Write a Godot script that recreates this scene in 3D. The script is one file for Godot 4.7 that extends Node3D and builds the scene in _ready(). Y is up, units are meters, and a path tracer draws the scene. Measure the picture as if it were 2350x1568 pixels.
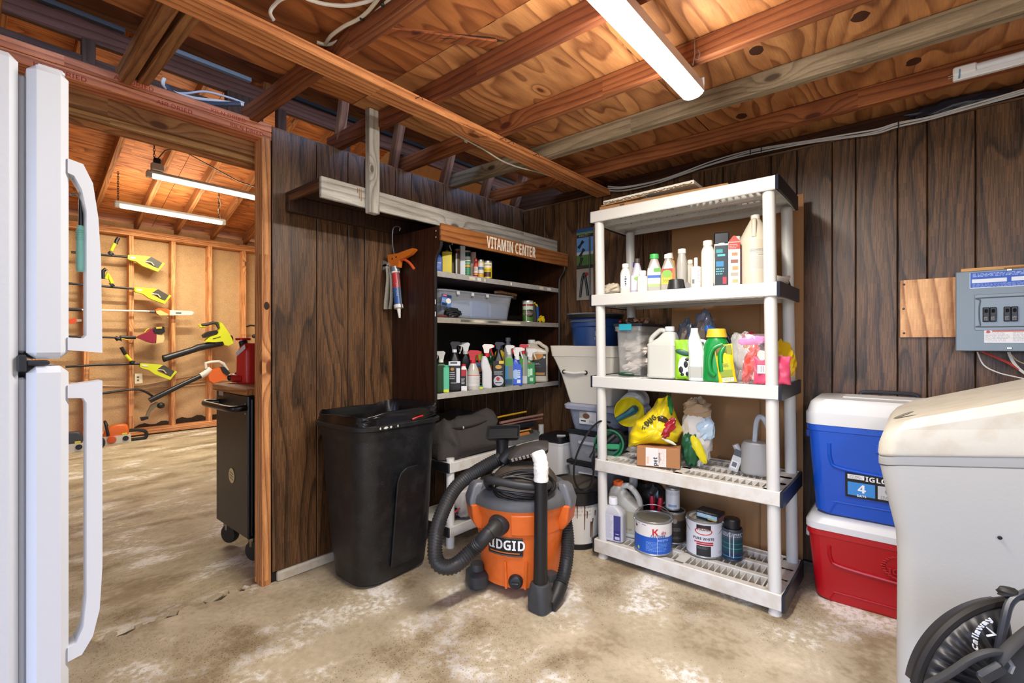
extends Node3D

# A mesh under construction: a soup of triangles, welded to smooth normals when it is finished.
class M:
	var v := PackedVector3Array()
	var uv := PackedVector2Array()
	var given_uv := false
	var xf := Transform3D()
	var grain := 0
	var off := Vector2.ZERO
	var crease := 0.77
	func at(o: Vector3, turn := 0.0, tilt := Vector3.ZERO) -> M:
		xf = Transform3D(Basis.from_euler(Vector3(tilt.x, turn, tilt.z)), o)
		return self
	func here(t := Transform3D()) -> M:
		xf = t
		return self
	func t3(a: Vector3, b: Vector3, c: Vector3) -> void:
		v.append(xf * a); v.append(xf * b); v.append(xf * c)
	func quad(a: Vector3, b: Vector3, c: Vector3, d: Vector3) -> void:
		t3(a, b, c); t3(a, c, d)
	func outward(start: int) -> void:
		var vol := 0.0
		var o := v[start]
		for i in range(start, v.size(), 3):
			vol += (v[i] - o).dot((v[i + 1] - o).cross(v[i + 2] - o))
		if vol > 0:
			for i in range(start, v.size(), 3):
				var k := v[i + 1]
				v[i + 1] = v[i + 2]
				v[i + 2] = k
				if given_uv and uv.size() > i + 2:
					var q := uv[i + 1]
					uv[i + 1] = uv[i + 2]
					uv[i + 2] = q
	func box(c: Vector3, s: Vector3, ch := 0.0) -> M:
		var st := v.size()
		var h := s * 0.5
		if ch <= 0.0:
			var p := []
			for i in 8:
				p.append(c + Vector3(h.x if i & 1 else -h.x, h.y if i & 2 else -h.y, h.z if i & 4 else -h.z))
			for f in [[0, 1, 3, 2], [4, 6, 7, 5], [0, 4, 5, 1], [2, 3, 7, 6], [0, 2, 6, 4], [1, 5, 7, 3]]:
				quad(p[f[0]], p[f[1]], p[f[2]], p[f[3]])
			outward(st)
			return self
		ch = minf(ch, minf(h.x, minf(h.y, h.z)) * 0.98)
		var q := []
		for i in 8:
			var sg := Vector3(1 if i & 1 else -1, 1 if i & 2 else -1, 1 if i & 4 else -1)
			var full := h * sg
			var ins := (h - Vector3.ONE * ch) * sg
			q.append([c + Vector3(full.x, ins.y, ins.z), c + Vector3(ins.x, full.y, ins.z), c + Vector3(ins.x, ins.y, full.z)])
		for f in [[2, 4, 6, 7, 5], [2, 0, 1, 3, 2], [1, 0, 4, 5, 1], [1, 2, 3, 7, 6], [0, 0, 2, 6, 4], [0, 1, 5, 7, 3]]:
			var k: int = f[0]
			quad(q[f[1]][k], q[f[2]][k], q[f[3]][k], q[f[4]][k])
		for e in [[0, 1, 0], [2, 3, 0], [4, 5, 0], [6, 7, 0], [0, 2, 1], [1, 3, 1], [4, 6, 1], [5, 7, 1], [0, 4, 2], [1, 5, 2], [2, 6, 2], [3, 7, 2]]:
			var k1: int = (e[2] + 1) % 3
			var k2: int = (e[2] + 2) % 3
			quad(q[e[0]][k1], q[e[1]][k1], q[e[1]][k2], q[e[0]][k2])
		for i in 8:
			t3(q[i][0], q[i][1], q[i][2])
		# edges and corners are turned one by one, away from the centre
		for i in range(st, v.size(), 3):
			var m := (v[i] + v[i + 1] + v[i + 2]) / 3.0 - xf * c
			if (v[i + 2] - v[i]).cross(v[i + 1] - v[i]).dot(m) < 0:
				var k := v[i + 1]
				v[i + 1] = v[i + 2]
				v[i + 2] = k
		return self
	# rows of points joined to a skin; each row has the same number of points
	func skin(rows: Array, closed := true, caps := true, ring := false) -> M:
		var st := v.size()
		var n: int = rows[0].size()
		var last := rows.size() if ring else rows.size() - 1
		for j in last:
			var r0: Array = rows[j]
			var r1: Array = rows[(j + 1) % rows.size()]
			for i in (n if closed else n - 1):
				var k := (i + 1) % n
				quad(r0[i], r0[k], r1[k], r1[i])
		if caps and closed and not ring:
			for r in [rows[0], rows[-1]]:
				var c := Vector3.ZERO
				for p in r: c += p
				c /= n
				for i in n:
					if r == rows[0]: t3(c, r[(i + 1) % n], r[i])
					else: t3(c, r[i], r[(i + 1) % n])
		if closed: outward(st)
		return self
	func lathe(prof: Array, seg := 24, sx := 1.0, sz := 1.0, c := Vector3.ZERO, caps := true) -> M:
		var rows := []
		for p in prof:
			var r := []
			for i in seg:
				var a := TAU * i / seg
				r.append(c + Vector3(cos(a) * p[0] * sx, p[1], sin(a) * p[0] * sz))
			rows.append(r)
		return skin(rows, true, caps)
	# sections: [y, width, depth, corner radius, shift x, shift z]
	func loft(secs: Array, cs := 4, caps := true) -> M:
		var rows := []
		for s in secs:
			var hw: float = s[1] * 0.5
			var hd: float = s[2] * 0.5
			var rr: float = minf(s[3], minf(hw, hd) * 0.999)
			var ox: float = s[4] if s.size() > 4 else 0.0
			var oz: float = s[5] if s.size() > 5 else 0.0
			var r := []
			for q in 4:
				var cx: float = (hw - rr) * (1 if q == 0 or q == 3 else -1)
				var cz: float = (hd - rr) * (1 if q < 2 else -1)
				for i in cs + 1:
					var a: float = PI / 2 * (q + float(i) / cs)
					r.append(Vector3(ox + cx + cos(a) * rr, s[0], oz + cz + sin(a) * rr))
			rows.append(r)
		return skin(rows, true, caps)
	func tube(path: Array, r, seg := 10, closed := false, sq := 1.0) -> M:
		var rows := []
		var n := path.size()
		var up := Vector3.UP
		var prev := Vector3.ZERO
		for j in n:
			var d: Vector3 = (path[(j + 1) % n] if closed or j < n - 1 else path[j]) - (path[(j - 1 + n) % n] if closed or j > 0 else path[j])
			d = d.normalized()
			if j == 0:
				up = Vector3.UP if absf(d.y) < 0.9 else Vector3.RIGHT
			var side := d.cross(up).normalized()
			up = side.cross(d).normalized()
			prev = d
			var rad: float = r[j] if r is Array else r
			var row := []
			for i in seg:
				var a := TAU * i / seg
				row.append(path[j] + (side * cos(a) + up * sin(a) * sq) * rad)
			rows.append(row)
		return skin(rows, true, not closed, closed)
	func ball(c: Vector3, r: Vector3, lat := 10, lon := 16, amp := 0.0, sd := 1, fr := 3.0) -> M:
		var nz := FastNoiseLite.new()
		nz.seed = sd
		nz.frequency = fr
		nz.fractal_octaves = 3
		var rows := []
		for j in lat + 1:
			var th := PI * (j + (0.02 if j == 0 else -0.02 if j == lat else 0.0)) / lat
			var row := []
			for i in lon:
				var a := TAU * i / lon
				var d := Vector3(sin(th) * cos(a), cos(th), sin(th) * sin(a))
				row.append(c + d * r * (1.0 + amp * nz.get_noise_3dv(d)))
			rows.append(row)
		return skin(rows)
	# a flat outline in x and y given depth along z
	func prism(pts: Array, z0: float, z1: float) -> M:
		var st := v.size()
		var pp := PackedVector2Array(pts)
		var ix := Geometry2D.triangulate_polygon(pp)
		for i in range(0, ix.size(), 3):
			var a := pp[ix[i]]; var b := pp[ix[i + 1]]; var c := pp[ix[i + 2]]
			if (b - a).cross(c - a) < 0:
				var k := b
				b = c
				c = k
			t3(Vector3(a.x, a.y, z1), Vector3(c.x, c.y, z1), Vector3(b.x, b.y, z1))
			t3(Vector3(a.x, a.y, z0), Vector3(b.x, b.y, z0), Vector3(c.x, c.y, z0))
		var cw := Geometry2D.is_polygon_clockwise(pp)
		for i in pp.size():
			var a := pp[i]; var b := pp[(i + 1) % pp.size()]
			if cw:
				quad(Vector3(a.x, a.y, z0), Vector3(b.x, b.y, z0), Vector3(b.x, b.y, z1), Vector3(a.x, a.y, z1))
			else:
				quad(Vector3(b.x, b.y, z0), Vector3(a.x, a.y, z0), Vector3(a.x, a.y, z1), Vector3(b.x, b.y, z1))
		outward(st)
		return self
	# a patch of print, with uv from 0 to 1, wound round an upright cylinder (angles from +z towards +x)
	func wrap(r: float, y0: float, y1: float, a0: float, a1: float, sx := 1.0, sz := 1.0, r1 := -1.0) -> M:
		given_uv = true
		var n := maxi(2, int(absf(a1 - a0) / 0.16))
		if r1 < 0: r1 = r
		for i in n:
			var p := []
			for k in 2:
				var a := lerpf(a0, a1, float(i + k) / n)
				p.append(Vector3(sin(a) * r * sx, y0, cos(a) * r * sz))
				p.append(Vector3(sin(a) * r1 * sx, y1, cos(a) * r1 * sz))
			var u0 := float(i) / n
			var u1 := float(i + 1) / n
			t3(p[0], p[3], p[2]); uv.append_array([Vector2(u0, 1), Vector2(u1, 0), Vector2(u1, 1)])
			t3(p[0], p[1], p[3]); uv.append_array([Vector2(u0, 1), Vector2(u0, 0), Vector2(u1, 0)])
		return self
	# a flat patch of print: corners lower left, lower right, upper right, upper left
	func patch(a: Vector3, b: Vector3, c: Vector3, d: Vector3) -> M:
		given_uv = true
		t3(a, c, b); uv.append_array([Vector2(0, 1), Vector2(1, 0), Vector2(1, 1)])
		t3(a, d, c); uv.append_array([Vector2(0, 1), Vector2(0, 0), Vector2(1, 0)])
		return self
	# patch on the +z face (facing z) of a box-like body
	func card(x0: float, x1: float, y0: float, y1: float, z: float) -> M:
		return patch(Vector3(x0, y0, z), Vector3(x1, y0, z), Vector3(x1, y1, z), Vector3(x0, y1, z))
	# text with thickness, bent round an upright cylinder if r > 0; x = 0 is its middle
	func text(s: String, size: float, depth: float, c: Vector3, r := 0.0, squeeze := 1.0, bold := true) -> M:
		var tm := TextMesh.new()
		var f := SystemFont.new()
		f.font_names = PackedStringArray(["Droid Sans"])
		f.font_weight = 700 if bold else 400
		tm.font = f
		tm.text = s
		tm.font_size = 32
		tm.pixel_size = size / 32.0
		tm.depth = depth
		tm.curve_step = 2.0
		var arr := tm.get_mesh_arrays()
		var pv: PackedVector3Array = arr[Mesh.ARRAY_VERTEX]
		var ix: PackedInt32Array = arr[Mesh.ARRAY_INDEX] if arr[Mesh.ARRAY_INDEX] != null else PackedInt32Array(range(pv.size()))
		for i in range(0, ix.size() - 2, 3):
			var q := []
			for k in 3:
				var p := pv[ix[i + k]]
				p.x *= squeeze
				if r > 0:
					var a := (p.x + c.x) / r
					q.append(Vector3(sin(a) * (r + p.z + c.z), p.y + c.y, cos(a) * (r + p.z + c.z)))
				else:
					q.append(p + c)
			t3(q[0], q[1], q[2])
		return self
	func mesh() -> ArrayMesh:
		var n := v.size()
		var fn := PackedVector3Array()
		fn.resize(n / 3)
		var near := {}
		for f in n / 3:
			fn[f] = (v[f * 3 + 2] - v[f * 3]).cross(v[f * 3 + 1] - v[f * 3])
			for k in 3:
				var key := Vector3i((v[f * 3 + k] * 20000.0).round())
				if near.has(key): near[key].append(f)
				else: near[key] = PackedInt32Array([f])
		var un := PackedVector3Array()
		un.resize(n / 3)
		for f in n / 3: un[f] = fn[f].normalized()
		var nn := PackedVector3Array()
		nn.resize(n)
		for i in n:
			var f := i / 3
			var s := Vector3.ZERO
			for g in near[Vector3i((v[i] * 20000.0).round())]:
				if un[g].dot(un[f]) > crease: s += fn[g]
			nn[i] = s.normalized() if s.length_squared() > 1e-20 else Vector3.UP
		if not given_uv or uv.size() != n:
			uv.resize(n)
			var o1 := (grain + 1) % 3
			var o2 := (grain + 2) % 3
			for f in n / 3:
				var m := un[f].abs()
				for k in 3:
					var p := v[f * 3 + k]
					if m[grain] > 0.8: uv[f * 3 + k] = Vector2(p[o1], p[o2]) + off
					else: uv[f * 3 + k] = Vector2(p[grain], p[o2] if m[o1] > m[o2] else p[o1]) + off
		var arr := []
		arr.resize(Mesh.ARRAY_MAX)
		arr[Mesh.ARRAY_VERTEX] = v
		arr[Mesh.ARRAY_NORMAL] = nn
		arr[Mesh.ARRAY_TEX_UV] = uv
		var am := ArrayMesh.new()
		am.add_surface_from_arrays(Mesh.PRIMITIVE_TRIANGLES, arr)
		return am

var rng := RandomNumberGenerator.new()
var used := {}
var mats := {}

func numbered(called: String) -> String:
	var k: int = used.get(called, 0)
	used[called] = k + 1
	return called if k == 0 else "%s_%03d" % [called, k]

func tag(o: Node, label: String, category: String, group := "") -> Node:
	o.set_meta("label", label)
	o.set_meta("category", category)
	if group: o.set_meta("group", group)
	return o

func thing(called: String, label: String, category: String, where := Vector3.ZERO, turn := 0.0, group := "") -> Node3D:
	var o := Node3D.new()
	o.name = numbered(called)
	add_child(o)
	o.position = where
	o.rotation.y = turn
	tag(o, label, category, group)
	return o

func part(parent: Node, called: String, m: M, material: Material, label := "") -> MeshInstance3D:
	var o := MeshInstance3D.new()
	o.name = called
	o.mesh = m.mesh()
	o.material_override = material
	parent.add_child(o, true)
	if label: o.set_meta("label", label)
	return o

func struct(called: String, m: M, material: Material, label: String, category: String) -> Node3D:
	var o: Node3D
	if m:
		o = MeshInstance3D.new()
		o.mesh = m.mesh()
		o.material_override = material
	else:
		o = Node3D.new()
	o.name = called
	add_child(o)
	tag(o, label, category)
	o.set_meta("kind", "structure")
	return o

# col is sRGB 0..255 in hex
func mk(hex: String, rough := 0.55, metal := 0.0, bump := 0.0) -> StandardMaterial3D:
	var key := "%s %s %s %s" % [hex, rough, metal, bump]
	if mats.has(key): return mats[key]
	var m := StandardMaterial3D.new()
	m.albedo_color = Color(hex)
	m.roughness = rough
	m.metallic = metal
	if bump > 0:
		m.heightmap_enabled = true
		m.heightmap_texture = tex["fine"]
		m.heightmap_scale = bump
		m.uv1_triplanar = true
		m.uv1_scale = Vector3.ONE * 4.0
	mats[key] = m
	return m

# dusty or scuffed plastic: a colour with blotches of another
func worn(hex: String, rough := 0.5, scale := 2.0, which := "scuff", bump := 0.0) -> StandardMaterial3D:
	var key := "worn %s %s %s %s %s" % [hex, rough, scale, which, bump]
	if mats.has(key): return mats[key]
	var m := StandardMaterial3D.new()
	m.albedo_color = Color(hex)
	m.albedo_texture = tex[which]
	m.roughness = rough
	m.uv1_triplanar = true
	m.uv1_scale = Vector3.ONE * scale
	if bump > 0:
		m.heightmap_enabled = true
		m.heightmap_texture = tex["fine"]
		m.heightmap_scale = bump
	mats[key] = m
	return m

# wood with grain along u, in metres
func wood(hex: String, which := "lumber", rough := 0.7, bump := 0.05, scale := Vector2.ONE) -> StandardMaterial3D:
	var key := "wood %s %s %s %s" % [hex, which, rough, scale]
	if mats.has(key): return mats[key]
	var m := StandardMaterial3D.new()
	m.albedo_color = Color(hex)
	m.albedo_texture = tex[which]
	m.roughness = rough
	var s: Vector2 = wood_size[which]
	m.uv1_scale = Vector3(scale.x / s.x, scale.y / s.y, 1)
	m.heightmap_enabled = true
	m.heightmap_texture = tex[which]
	m.heightmap_scale = bump
	mats[key] = m
	return m

func clear(hex: String, alpha := 0.25, rough := 0.1) -> StandardMaterial3D:
	var key := "clear %s %s %s" % [hex, alpha, rough]
	if mats.has(key): return mats[key]
	var m := StandardMaterial3D.new()
	var c := Color(hex)
	c.a = alpha
	m.albedo_color = c
	m.transparency = BaseMaterial3D.TRANSPARENCY_ALPHA
	m.roughness = rough
	m.cull_mode = BaseMaterial3D.CULL_DISABLED
	mats[key] = m
	return m

# print on a label. spec: background, then [x, y, w, h, colour] blocks and ["t", x, y, w, h, colour, line height] runs of fine print (fractions of the label)
func printed(called: String, bg: String, spec := [], w := 64, h := 96, rough := 0.45) -> StandardMaterial3D:
	var key := "print " + called
	if mats.has(key): return mats[key]
	var im := Image.create(w, h, false, Image.FORMAT_RGB8)
	im.fill(Color(bg))
	var r := RandomNumberGenerator.new()
	r.seed = hash(called)
	for s in spec:
		if s[0] is String and s[0] == "t":
			var lh: int = maxi(2, int(s[6] * h))
			var y := int(s[2] * h)
			while y < (s[2] + s[4]) * h - lh * 0.5:
				var x := int(s[1] * w)
				var stop: float = (s[1] + s[3] * r.randf_range(0.7, 1.0)) * w
				while x < stop:
					var ww := r.randi_range(2, 6)
					im.fill_rect(Rect2i(x, y, mini(ww, int(stop) - x + 1), maxi(1, lh / 2)), Color(s[5]))
					x += ww + r.randi_range(1, 2)
				y += lh
		elif s[0] is String and s[0] == "o":
			for yy in range(int((s[2] - s[4]) * h), int((s[2] + s[4]) * h) + 1):
				for xx in range(int((s[1] - s[3]) * w), int((s[1] + s[3]) * w) + 1):
					var dx: float = (xx / float(w) - s[1]) / s[3]
					var dy: float = (yy / float(h) - s[2]) / s[4]
					if dx * dx + dy * dy <= 1.0 and xx >= 0 and yy >= 0 and xx < w and yy < h: im.set_pixel(xx, yy, Color(s[5]))
		else:
			im.fill_rect(Rect2i(int(s[0] * w), int(s[1] * h), maxi(1, int(s[2] * w)), maxi(1, int(s[3] * h))), Color(s[4]))
	var m := StandardMaterial3D.new()
	m.albedo_texture = ImageTexture.create_from_image(im)
	m.roughness = rough
	m.texture_repeat = false
	mats[key] = m
	return m

# points of the place from where they show in the photograph: at a depth, or on a plane across an axis
func see(px: float, py: float) -> Vector3:
	var yaw := deg_to_rad(40.4)
	return Vector3(-sin(yaw), 0, -cos(yaw)) + Vector3(cos(yaw), 0, -sin(yaw)) * (px - 1175.0) / 1100.0 + Vector3.UP * (784.0 - py) / 1100.0
func deep(px: float, py: float, d: float) -> Vector3: return Vector3(2.44, 1.2, 3.01) + see(px, py) * d
func onx(px: float, py: float, x: float) -> Vector3: return deep(px, py, (x - 2.44) / see(px, py).x)
func ony(px: float, py: float, y: float) -> Vector3: return deep(px, py, (y - 1.2) / see(px, py).y)
func onz(px: float, py: float, z: float) -> Vector3: return deep(px, py, (z - 3.01) / see(px, py).z)

# a smooth curve through points
func curve(pts: Array, per := 6, closed := false) -> Array:
	var out := []
	var n := pts.size()
	for i in (n if closed else n - 1):
		var a: Vector3 = pts[(i - 1 + n) % n] if closed or i > 0 else pts[0]
		var b: Vector3 = pts[i]
		var c: Vector3 = pts[(i + 1) % n]
		var d: Vector3 = pts[(i + 2) % n] if closed or i < n - 2 else pts[n - 1]
		for k in per:
			out.append(b.cubic_interpolate(c, a, d, float(k) / per))
	if not closed: out.append(pts[n - 1])
	return out

# a ribbed hose along a path
func hose(path: Array, r: float, pitch := 0.012, seg := 14) -> M:
	var fine := []
	var rad := []
	var left := 0.0
	for i in path.size() - 1:
		var a: Vector3 = path[i]
		var b: Vector3 = path[i + 1]
		var l := a.distance_to(b)
		while left < l:
			fine.append(a.lerp(b, left / l))
			rad.append(r * (1.0 if fine.size() % 2 else 0.86))
			left += pitch / 2
		left -= l
	var m := M.new().tube(fine, rad, seg)
	m.crease = 0.3
	return m

var tex := {}
var wood_size := {"lumber": Vector2(1.6, 0.4), "ply": Vector2(2.44, 1.22), "panel": Vector2(2.36, 1.2), "grey": Vector2(1.6, 0.4)}

func noise(sd: int, freq: float, oct := 4, kind := FastNoiseLite.TYPE_SIMPLEX_SMOOTH) -> FastNoiseLite:
	var n := FastNoiseLite.new()
	n.seed = sd
	n.frequency = freq
	n.fractal_octaves = oct
	n.noise_type = kind
	return n

func bytes(sd: int, freq: float, w: int, h: int, oct := 4) -> PackedByteArray:
	return noise(sd, freq, oct).get_seamless_image(w, h, false, false, 0.12, true).get_data()

func rgb_tex(w: int, h: int, data: PackedByteArray) -> ImageTexture:
	return ImageTexture.create_from_image(Image.create_from_data(w, h, false, Image.FORMAT_RGB8, data))

# growth rings cut along the grain; light, dark: linear steps between two colours in bytes
func grain_tex(w: int, h: int, size: Vector2, sd: int, rings: float, sway: float, light: Vector3, dark: Vector3, hard: float, knots: int, fibre: float, patchy: float, stretch := 0.35) -> ImageTexture:
	var big := noise(sd, 1.0, 3)
	var fib := bytes(sd + 1, 0.24, w / 4, h, 3)
	var pat := bytes(sd + 2, 0.03, w / 2, h / 2, 4)
	var r := RandomNumberGenerator.new()
	r.seed = sd
	var ks := []
	for i in knots: ks.append([r.randf() * size.x, (0.1 + 0.8 * r.randf()) * size.y, r.randf_range(0.008, 0.02)])
	var d := PackedByteArray()
	d.resize(w * h * 3)
	var at := 0
	for y in h:
		var py := size.y * y / h
		for x in w:
			var px := size.x * x / w
			var q := py * rings + big.get_noise_2d(px * stretch * 2.0, py * 2.2) * sway
			var kd := 0.0
			for k in ks:
				var dx: float = (px - k[0]) * 0.45
				var dy: float = py - k[1]
				var rr: float = k[2]
				var d2: float = (dx * dx + dy * dy) / (rr * rr)
				if d2 < 30.0:
					q += 2.2 * exp(-d2 * 0.16)
					if d2 < 1.2: kd = maxf(kd, clampf(1.5 - d2 * 1.2, 0, 1))
			q -= floorf(q)
			var late := clampf((q - 0.3) / 0.6, 0, 1)
			late = late * late * (1.0 if q < 0.92 else (1.0 - q) / 0.08)
			var f := (fib[y * (w / 4) + (x >> 4)] / 255.0 - 0.5) * fibre
			var pt := (pat[(y >> 1) * (w / 2) + (x >> 3)] / 255.0 - 0.5) * patchy
			var k2 := clampf(late * hard + f + pt + 0.22, 0, 1)
			k2 = maxf(k2, kd * 1.05)
			d[at] = clampi(int(lerpf(light.x, dark.x, k2)), 0, 255)
			d[at + 1] = clampi(int(lerpf(light.y, dark.y, k2)), 0, 255)
			d[at + 2] = clampi(int(lerpf(light.z, dark.z, k2)), 0, 255)
			at += 3
	return rgb_tex(w, h, d)

func make_textures() -> void:
	tex["ply"] = grain_tex(1400, 700, wood_size.ply, 11, 7.0, 3.4, Vector3(220, 156, 98), Vector3(116, 64, 32), 0.5, 4, 0.22, 0.6, 0.3)
	tex["lumber"] = grain_tex(1024, 256, wood_size.lumber, 23, 34.0, 1.5, Vector3(255, 238, 218), Vector3(138, 100, 72), 0.5, 2, 0.35, 0.45, 0.2)
	tex["panel"] = grain_tex(1100, 800, wood_size.panel, 37, 14.0, 3.0, Vector3(166, 128, 90), Vector3(46, 33, 23), 0.44, 0, 0.85, 0.32, 0.2)
	tex["grey"] = grain_tex(800, 200, wood_size.grey, 51, 24.0, 1.6, Vector3(240, 238, 232), Vector3(128, 122, 114), 0.4, 3, 0.4, 0.6, 0.2)
	var nz := noise(5, 0.05, 3)
	tex["fine"] = ImageTexture.create_from_image(noise(5, 0.06, 3).get_seamless_image(256, 256, false, false, 0.1, true))
	# scuffed and dusty plastic, tinted by the colour of its material
	var n1 := bytes(61, 0.012, 512, 512, 5)
	var n2 := bytes(62, 0.09, 512, 512, 2)
	var n3 := bytes(63, 0.25, 512, 512, 1)
	var a := PackedByteArray(); a.resize(512 * 512 * 3)
	var b := PackedByteArray(); b.resize(512 * 512 * 3)
	for i in 512 * 512:
		var k := 255.0 - clampf((n1[i] - 120) * 0.5, 0, 60) * (n2[i] / 255.0) - (60 if n3[i] > 226 else 0)
		var dirt := clampf((n1[i] - 110) / 120.0, 0, 1) * 0.26 + n2[i] / 255.0 * 0.06
		for c in 3: a[i * 3 + c] = int(k)
		b[i * 3] = int(255 - 60 * dirt); b[i * 3 + 1] = int(255 - 88 * dirt); b[i * 3 + 2] = int(255 - 120 * dirt)
	tex["scuff"] = rgb_tex(512, 512, a)
	tex["dirt"] = rgb_tex(512, 512, b)
	var e2 := PackedByteArray(); e2.resize(512 * 512 * 3)
	for i in 512 * 512:
		var dust := clampf((n1[i] - 105) / 110.0, 0, 1)
		var speck := 120.0 if n3[i] > 241 else 0.0
		e2[i * 3] = clampi(int(20 + 15 * dust + speck), 0, 255); e2[i * 3 + 1] = clampi(int(21 + 15 * dust + speck), 0, 255); e2[i * 3 + 2] = clampi(int(24 + 15 * dust + speck), 0, 255)
	tex["specked"] = rgb_tex(512, 512, e2)
	# concrete
	var w := 1400
	var c1 := bytes(71, 0.0045, w, w, 6)
	var c2 := bytes(72, 0.006, w, w, 6)
	var c3 := bytes(73, 0.06, w, w, 3)
	var c4 := bytes(74, 0.32, w, w, 1)
	var c5 := bytes(75, 0.0035, w, w, 5)
	var d := PackedByteArray(); d.resize(w * w * 3)
	for i in w * w:
		var rough := (c3[i] - 128) * 0.52 + (c4[i] - 128) * 0.14
		var white := clampf((c2[i] + rough - 134) / 62.0, 0, 1) * clampf((c5[i] + rough * 0.4 - 114) / 44.0, 0, 1)
		var stain := clampf((c1[i] + rough - 128) / 90.0, 0, 1)
		var fine := (c3[i] - 128) * 0.12 + (c2[i] - 128) * 0.18 + (c4[i] - 128) * 0.04
		var pit := 70.0 if c4[i] > 218 and c5[i] > 110 else 0.0
		d[i * 3] = clampi(int(190 + 34 * white - 46 * stain + fine - pit), 0, 255)
		d[i * 3 + 1] = clampi(int(176 + 44 * white - 50 * stain + fine - pit), 0, 255)
		d[i * 3 + 2] = clampi(int(150 + 64 * white - 52 * stain + fine - pit), 0, 255)
	tex["concrete"] = rgb_tex(w, w, d)
	# fibreboard
	var e := PackedByteArray(); e.resize(512 * 512 * 3)
	for i in 512 * 512:
		var k := 1.0 + (n2[i] - 128) / 128.0 * 0.07 + (n3[i] - 128) / 128.0 * 0.12 + (n1[i] - 128) / 128.0 * 0.035
		e[i * 3] = clampi(int(202 * k), 0, 255); e[i * 3 + 1] = clampi(int(164 * k), 0, 255); e[i * 3 + 2] = clampi(int(116 * k), 0, 255)
	tex["fibreboard"] = rgb_tex(512, 512, e)
func set_view() -> void:
	var cam := Camera3D.new()
	cam.name = "camera"
	cam.keep_aspect = Camera3D.KEEP_HEIGHT
	cam.fov = 70.97
	cam.near = 0.02
	cam.far = 200.0
	cam.position = Vector3(2.44, 1.2, 3.01)
	cam.rotation.y = deg_to_rad(40.4)
	add_child(cam)
	cam.current = true
	var env := Environment.new()
	env.background_mode = Environment.BG_SKY
	var sky := Sky.new()
	var sm := ProceduralSkyMaterial.new()
	sm.sky_top_color = Color(0.56, 0.70, 0.95)
	sm.sky_horizon_color = Color(0.86, 0.90, 0.97)
	sm.ground_bottom_color = Color(0.42, 0.41, 0.39)
	sm.ground_horizon_color = Color(0.60, 0.60, 0.58)
	sm.sky_energy_multiplier = 1.0
	sm.ground_energy_multiplier = 1.0
	sky.sky_material = sm
	env.sky = sky
	env.background_energy_multiplier = 5.0
	env.tonemap_mode = Environment.TONE_MAPPER_LINEAR
	env.tonemap_exposure = 1.56
	env.sdfgi_enabled = true
	env.ssao_enabled = true
	env.ssil_enabled = true
	var we := WorldEnvironment.new()
	we.name = "daylight"
	we.environment = env
	add_child(we)

# a glowing panel's own light: an area light just in front of its face, facing down
func face_light(called: String, c: Vector3, size: Vector2, energy: float, col: Color, down := true) -> void:
	var l := AreaLight3D.new()
	l.name = called
	l.area_size = size
	l.light_energy = energy
	l.light_color = col
	l.area_normalize_energy = true
	l.area_range = 20.0
	l.area_attenuation = 2.0
	l.shadow_enabled = true
	l.position = c
	l.rotation.x = -PI / 2 if down else PI / 2
	add_child(l)

func glow(hex: String, energy: float) -> StandardMaterial3D:
	var m := StandardMaterial3D.new()
	m.albedo_color = Color(hex)
	m.emission_enabled = true
	m.emission = Color(hex)
	m.emission_energy_multiplier = energy
	m.roughness = 0.4
	return m

# a stick of wood between two points, width across and height
func stick(a: Vector3, b: Vector3, w: float, h: float, ch := 0.003, roll := 0.0) -> M:
	var m := M.new()
	var d := (b - a).normalized()
	var up := Vector3.UP if absf(d.y) < 0.95 else Vector3.BACK
	var side := up.cross(d).normalized()
	up = d.cross(side).normalized()
	m.xf = Transform3D(Basis(d, up.rotated(d, roll), side.rotated(d, roll)), (a + b) * 0.5)
	m.box(Vector3.ZERO, Vector3(a.distance_to(b), h, w), ch)
	# uv along its own length
	m.given_uv = true
	var inv := m.xf.affine_inverse()
	var o := Vector2(rng.randf() * 3.0, rng.randf() * 3.0)
	for i in range(0, m.v.size(), 3):
		var n := inv.basis * (m.v[i + 2] - m.v[i]).cross(m.v[i + 1] - m.v[i]).normalized()
		for k in 3:
			var p := inv * m.v[i + k]
			if absf(n.x) > 0.8: m.uv.append(Vector2(p.y, p.z) + o)
			else: m.uv.append(Vector2(p.x, p.z if absf(n.y) > absf(n.z) else p.y) + o)
	return m

func plank(c: Vector3, s: Vector3, grain: int, ch := 0.002) -> M:
	var m := M.new()
	m.grain = grain
	m.off = Vector2(rng.randf() * 3.0, rng.randf() * 3.0)
	m.box(c, s, ch)
	return m

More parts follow.
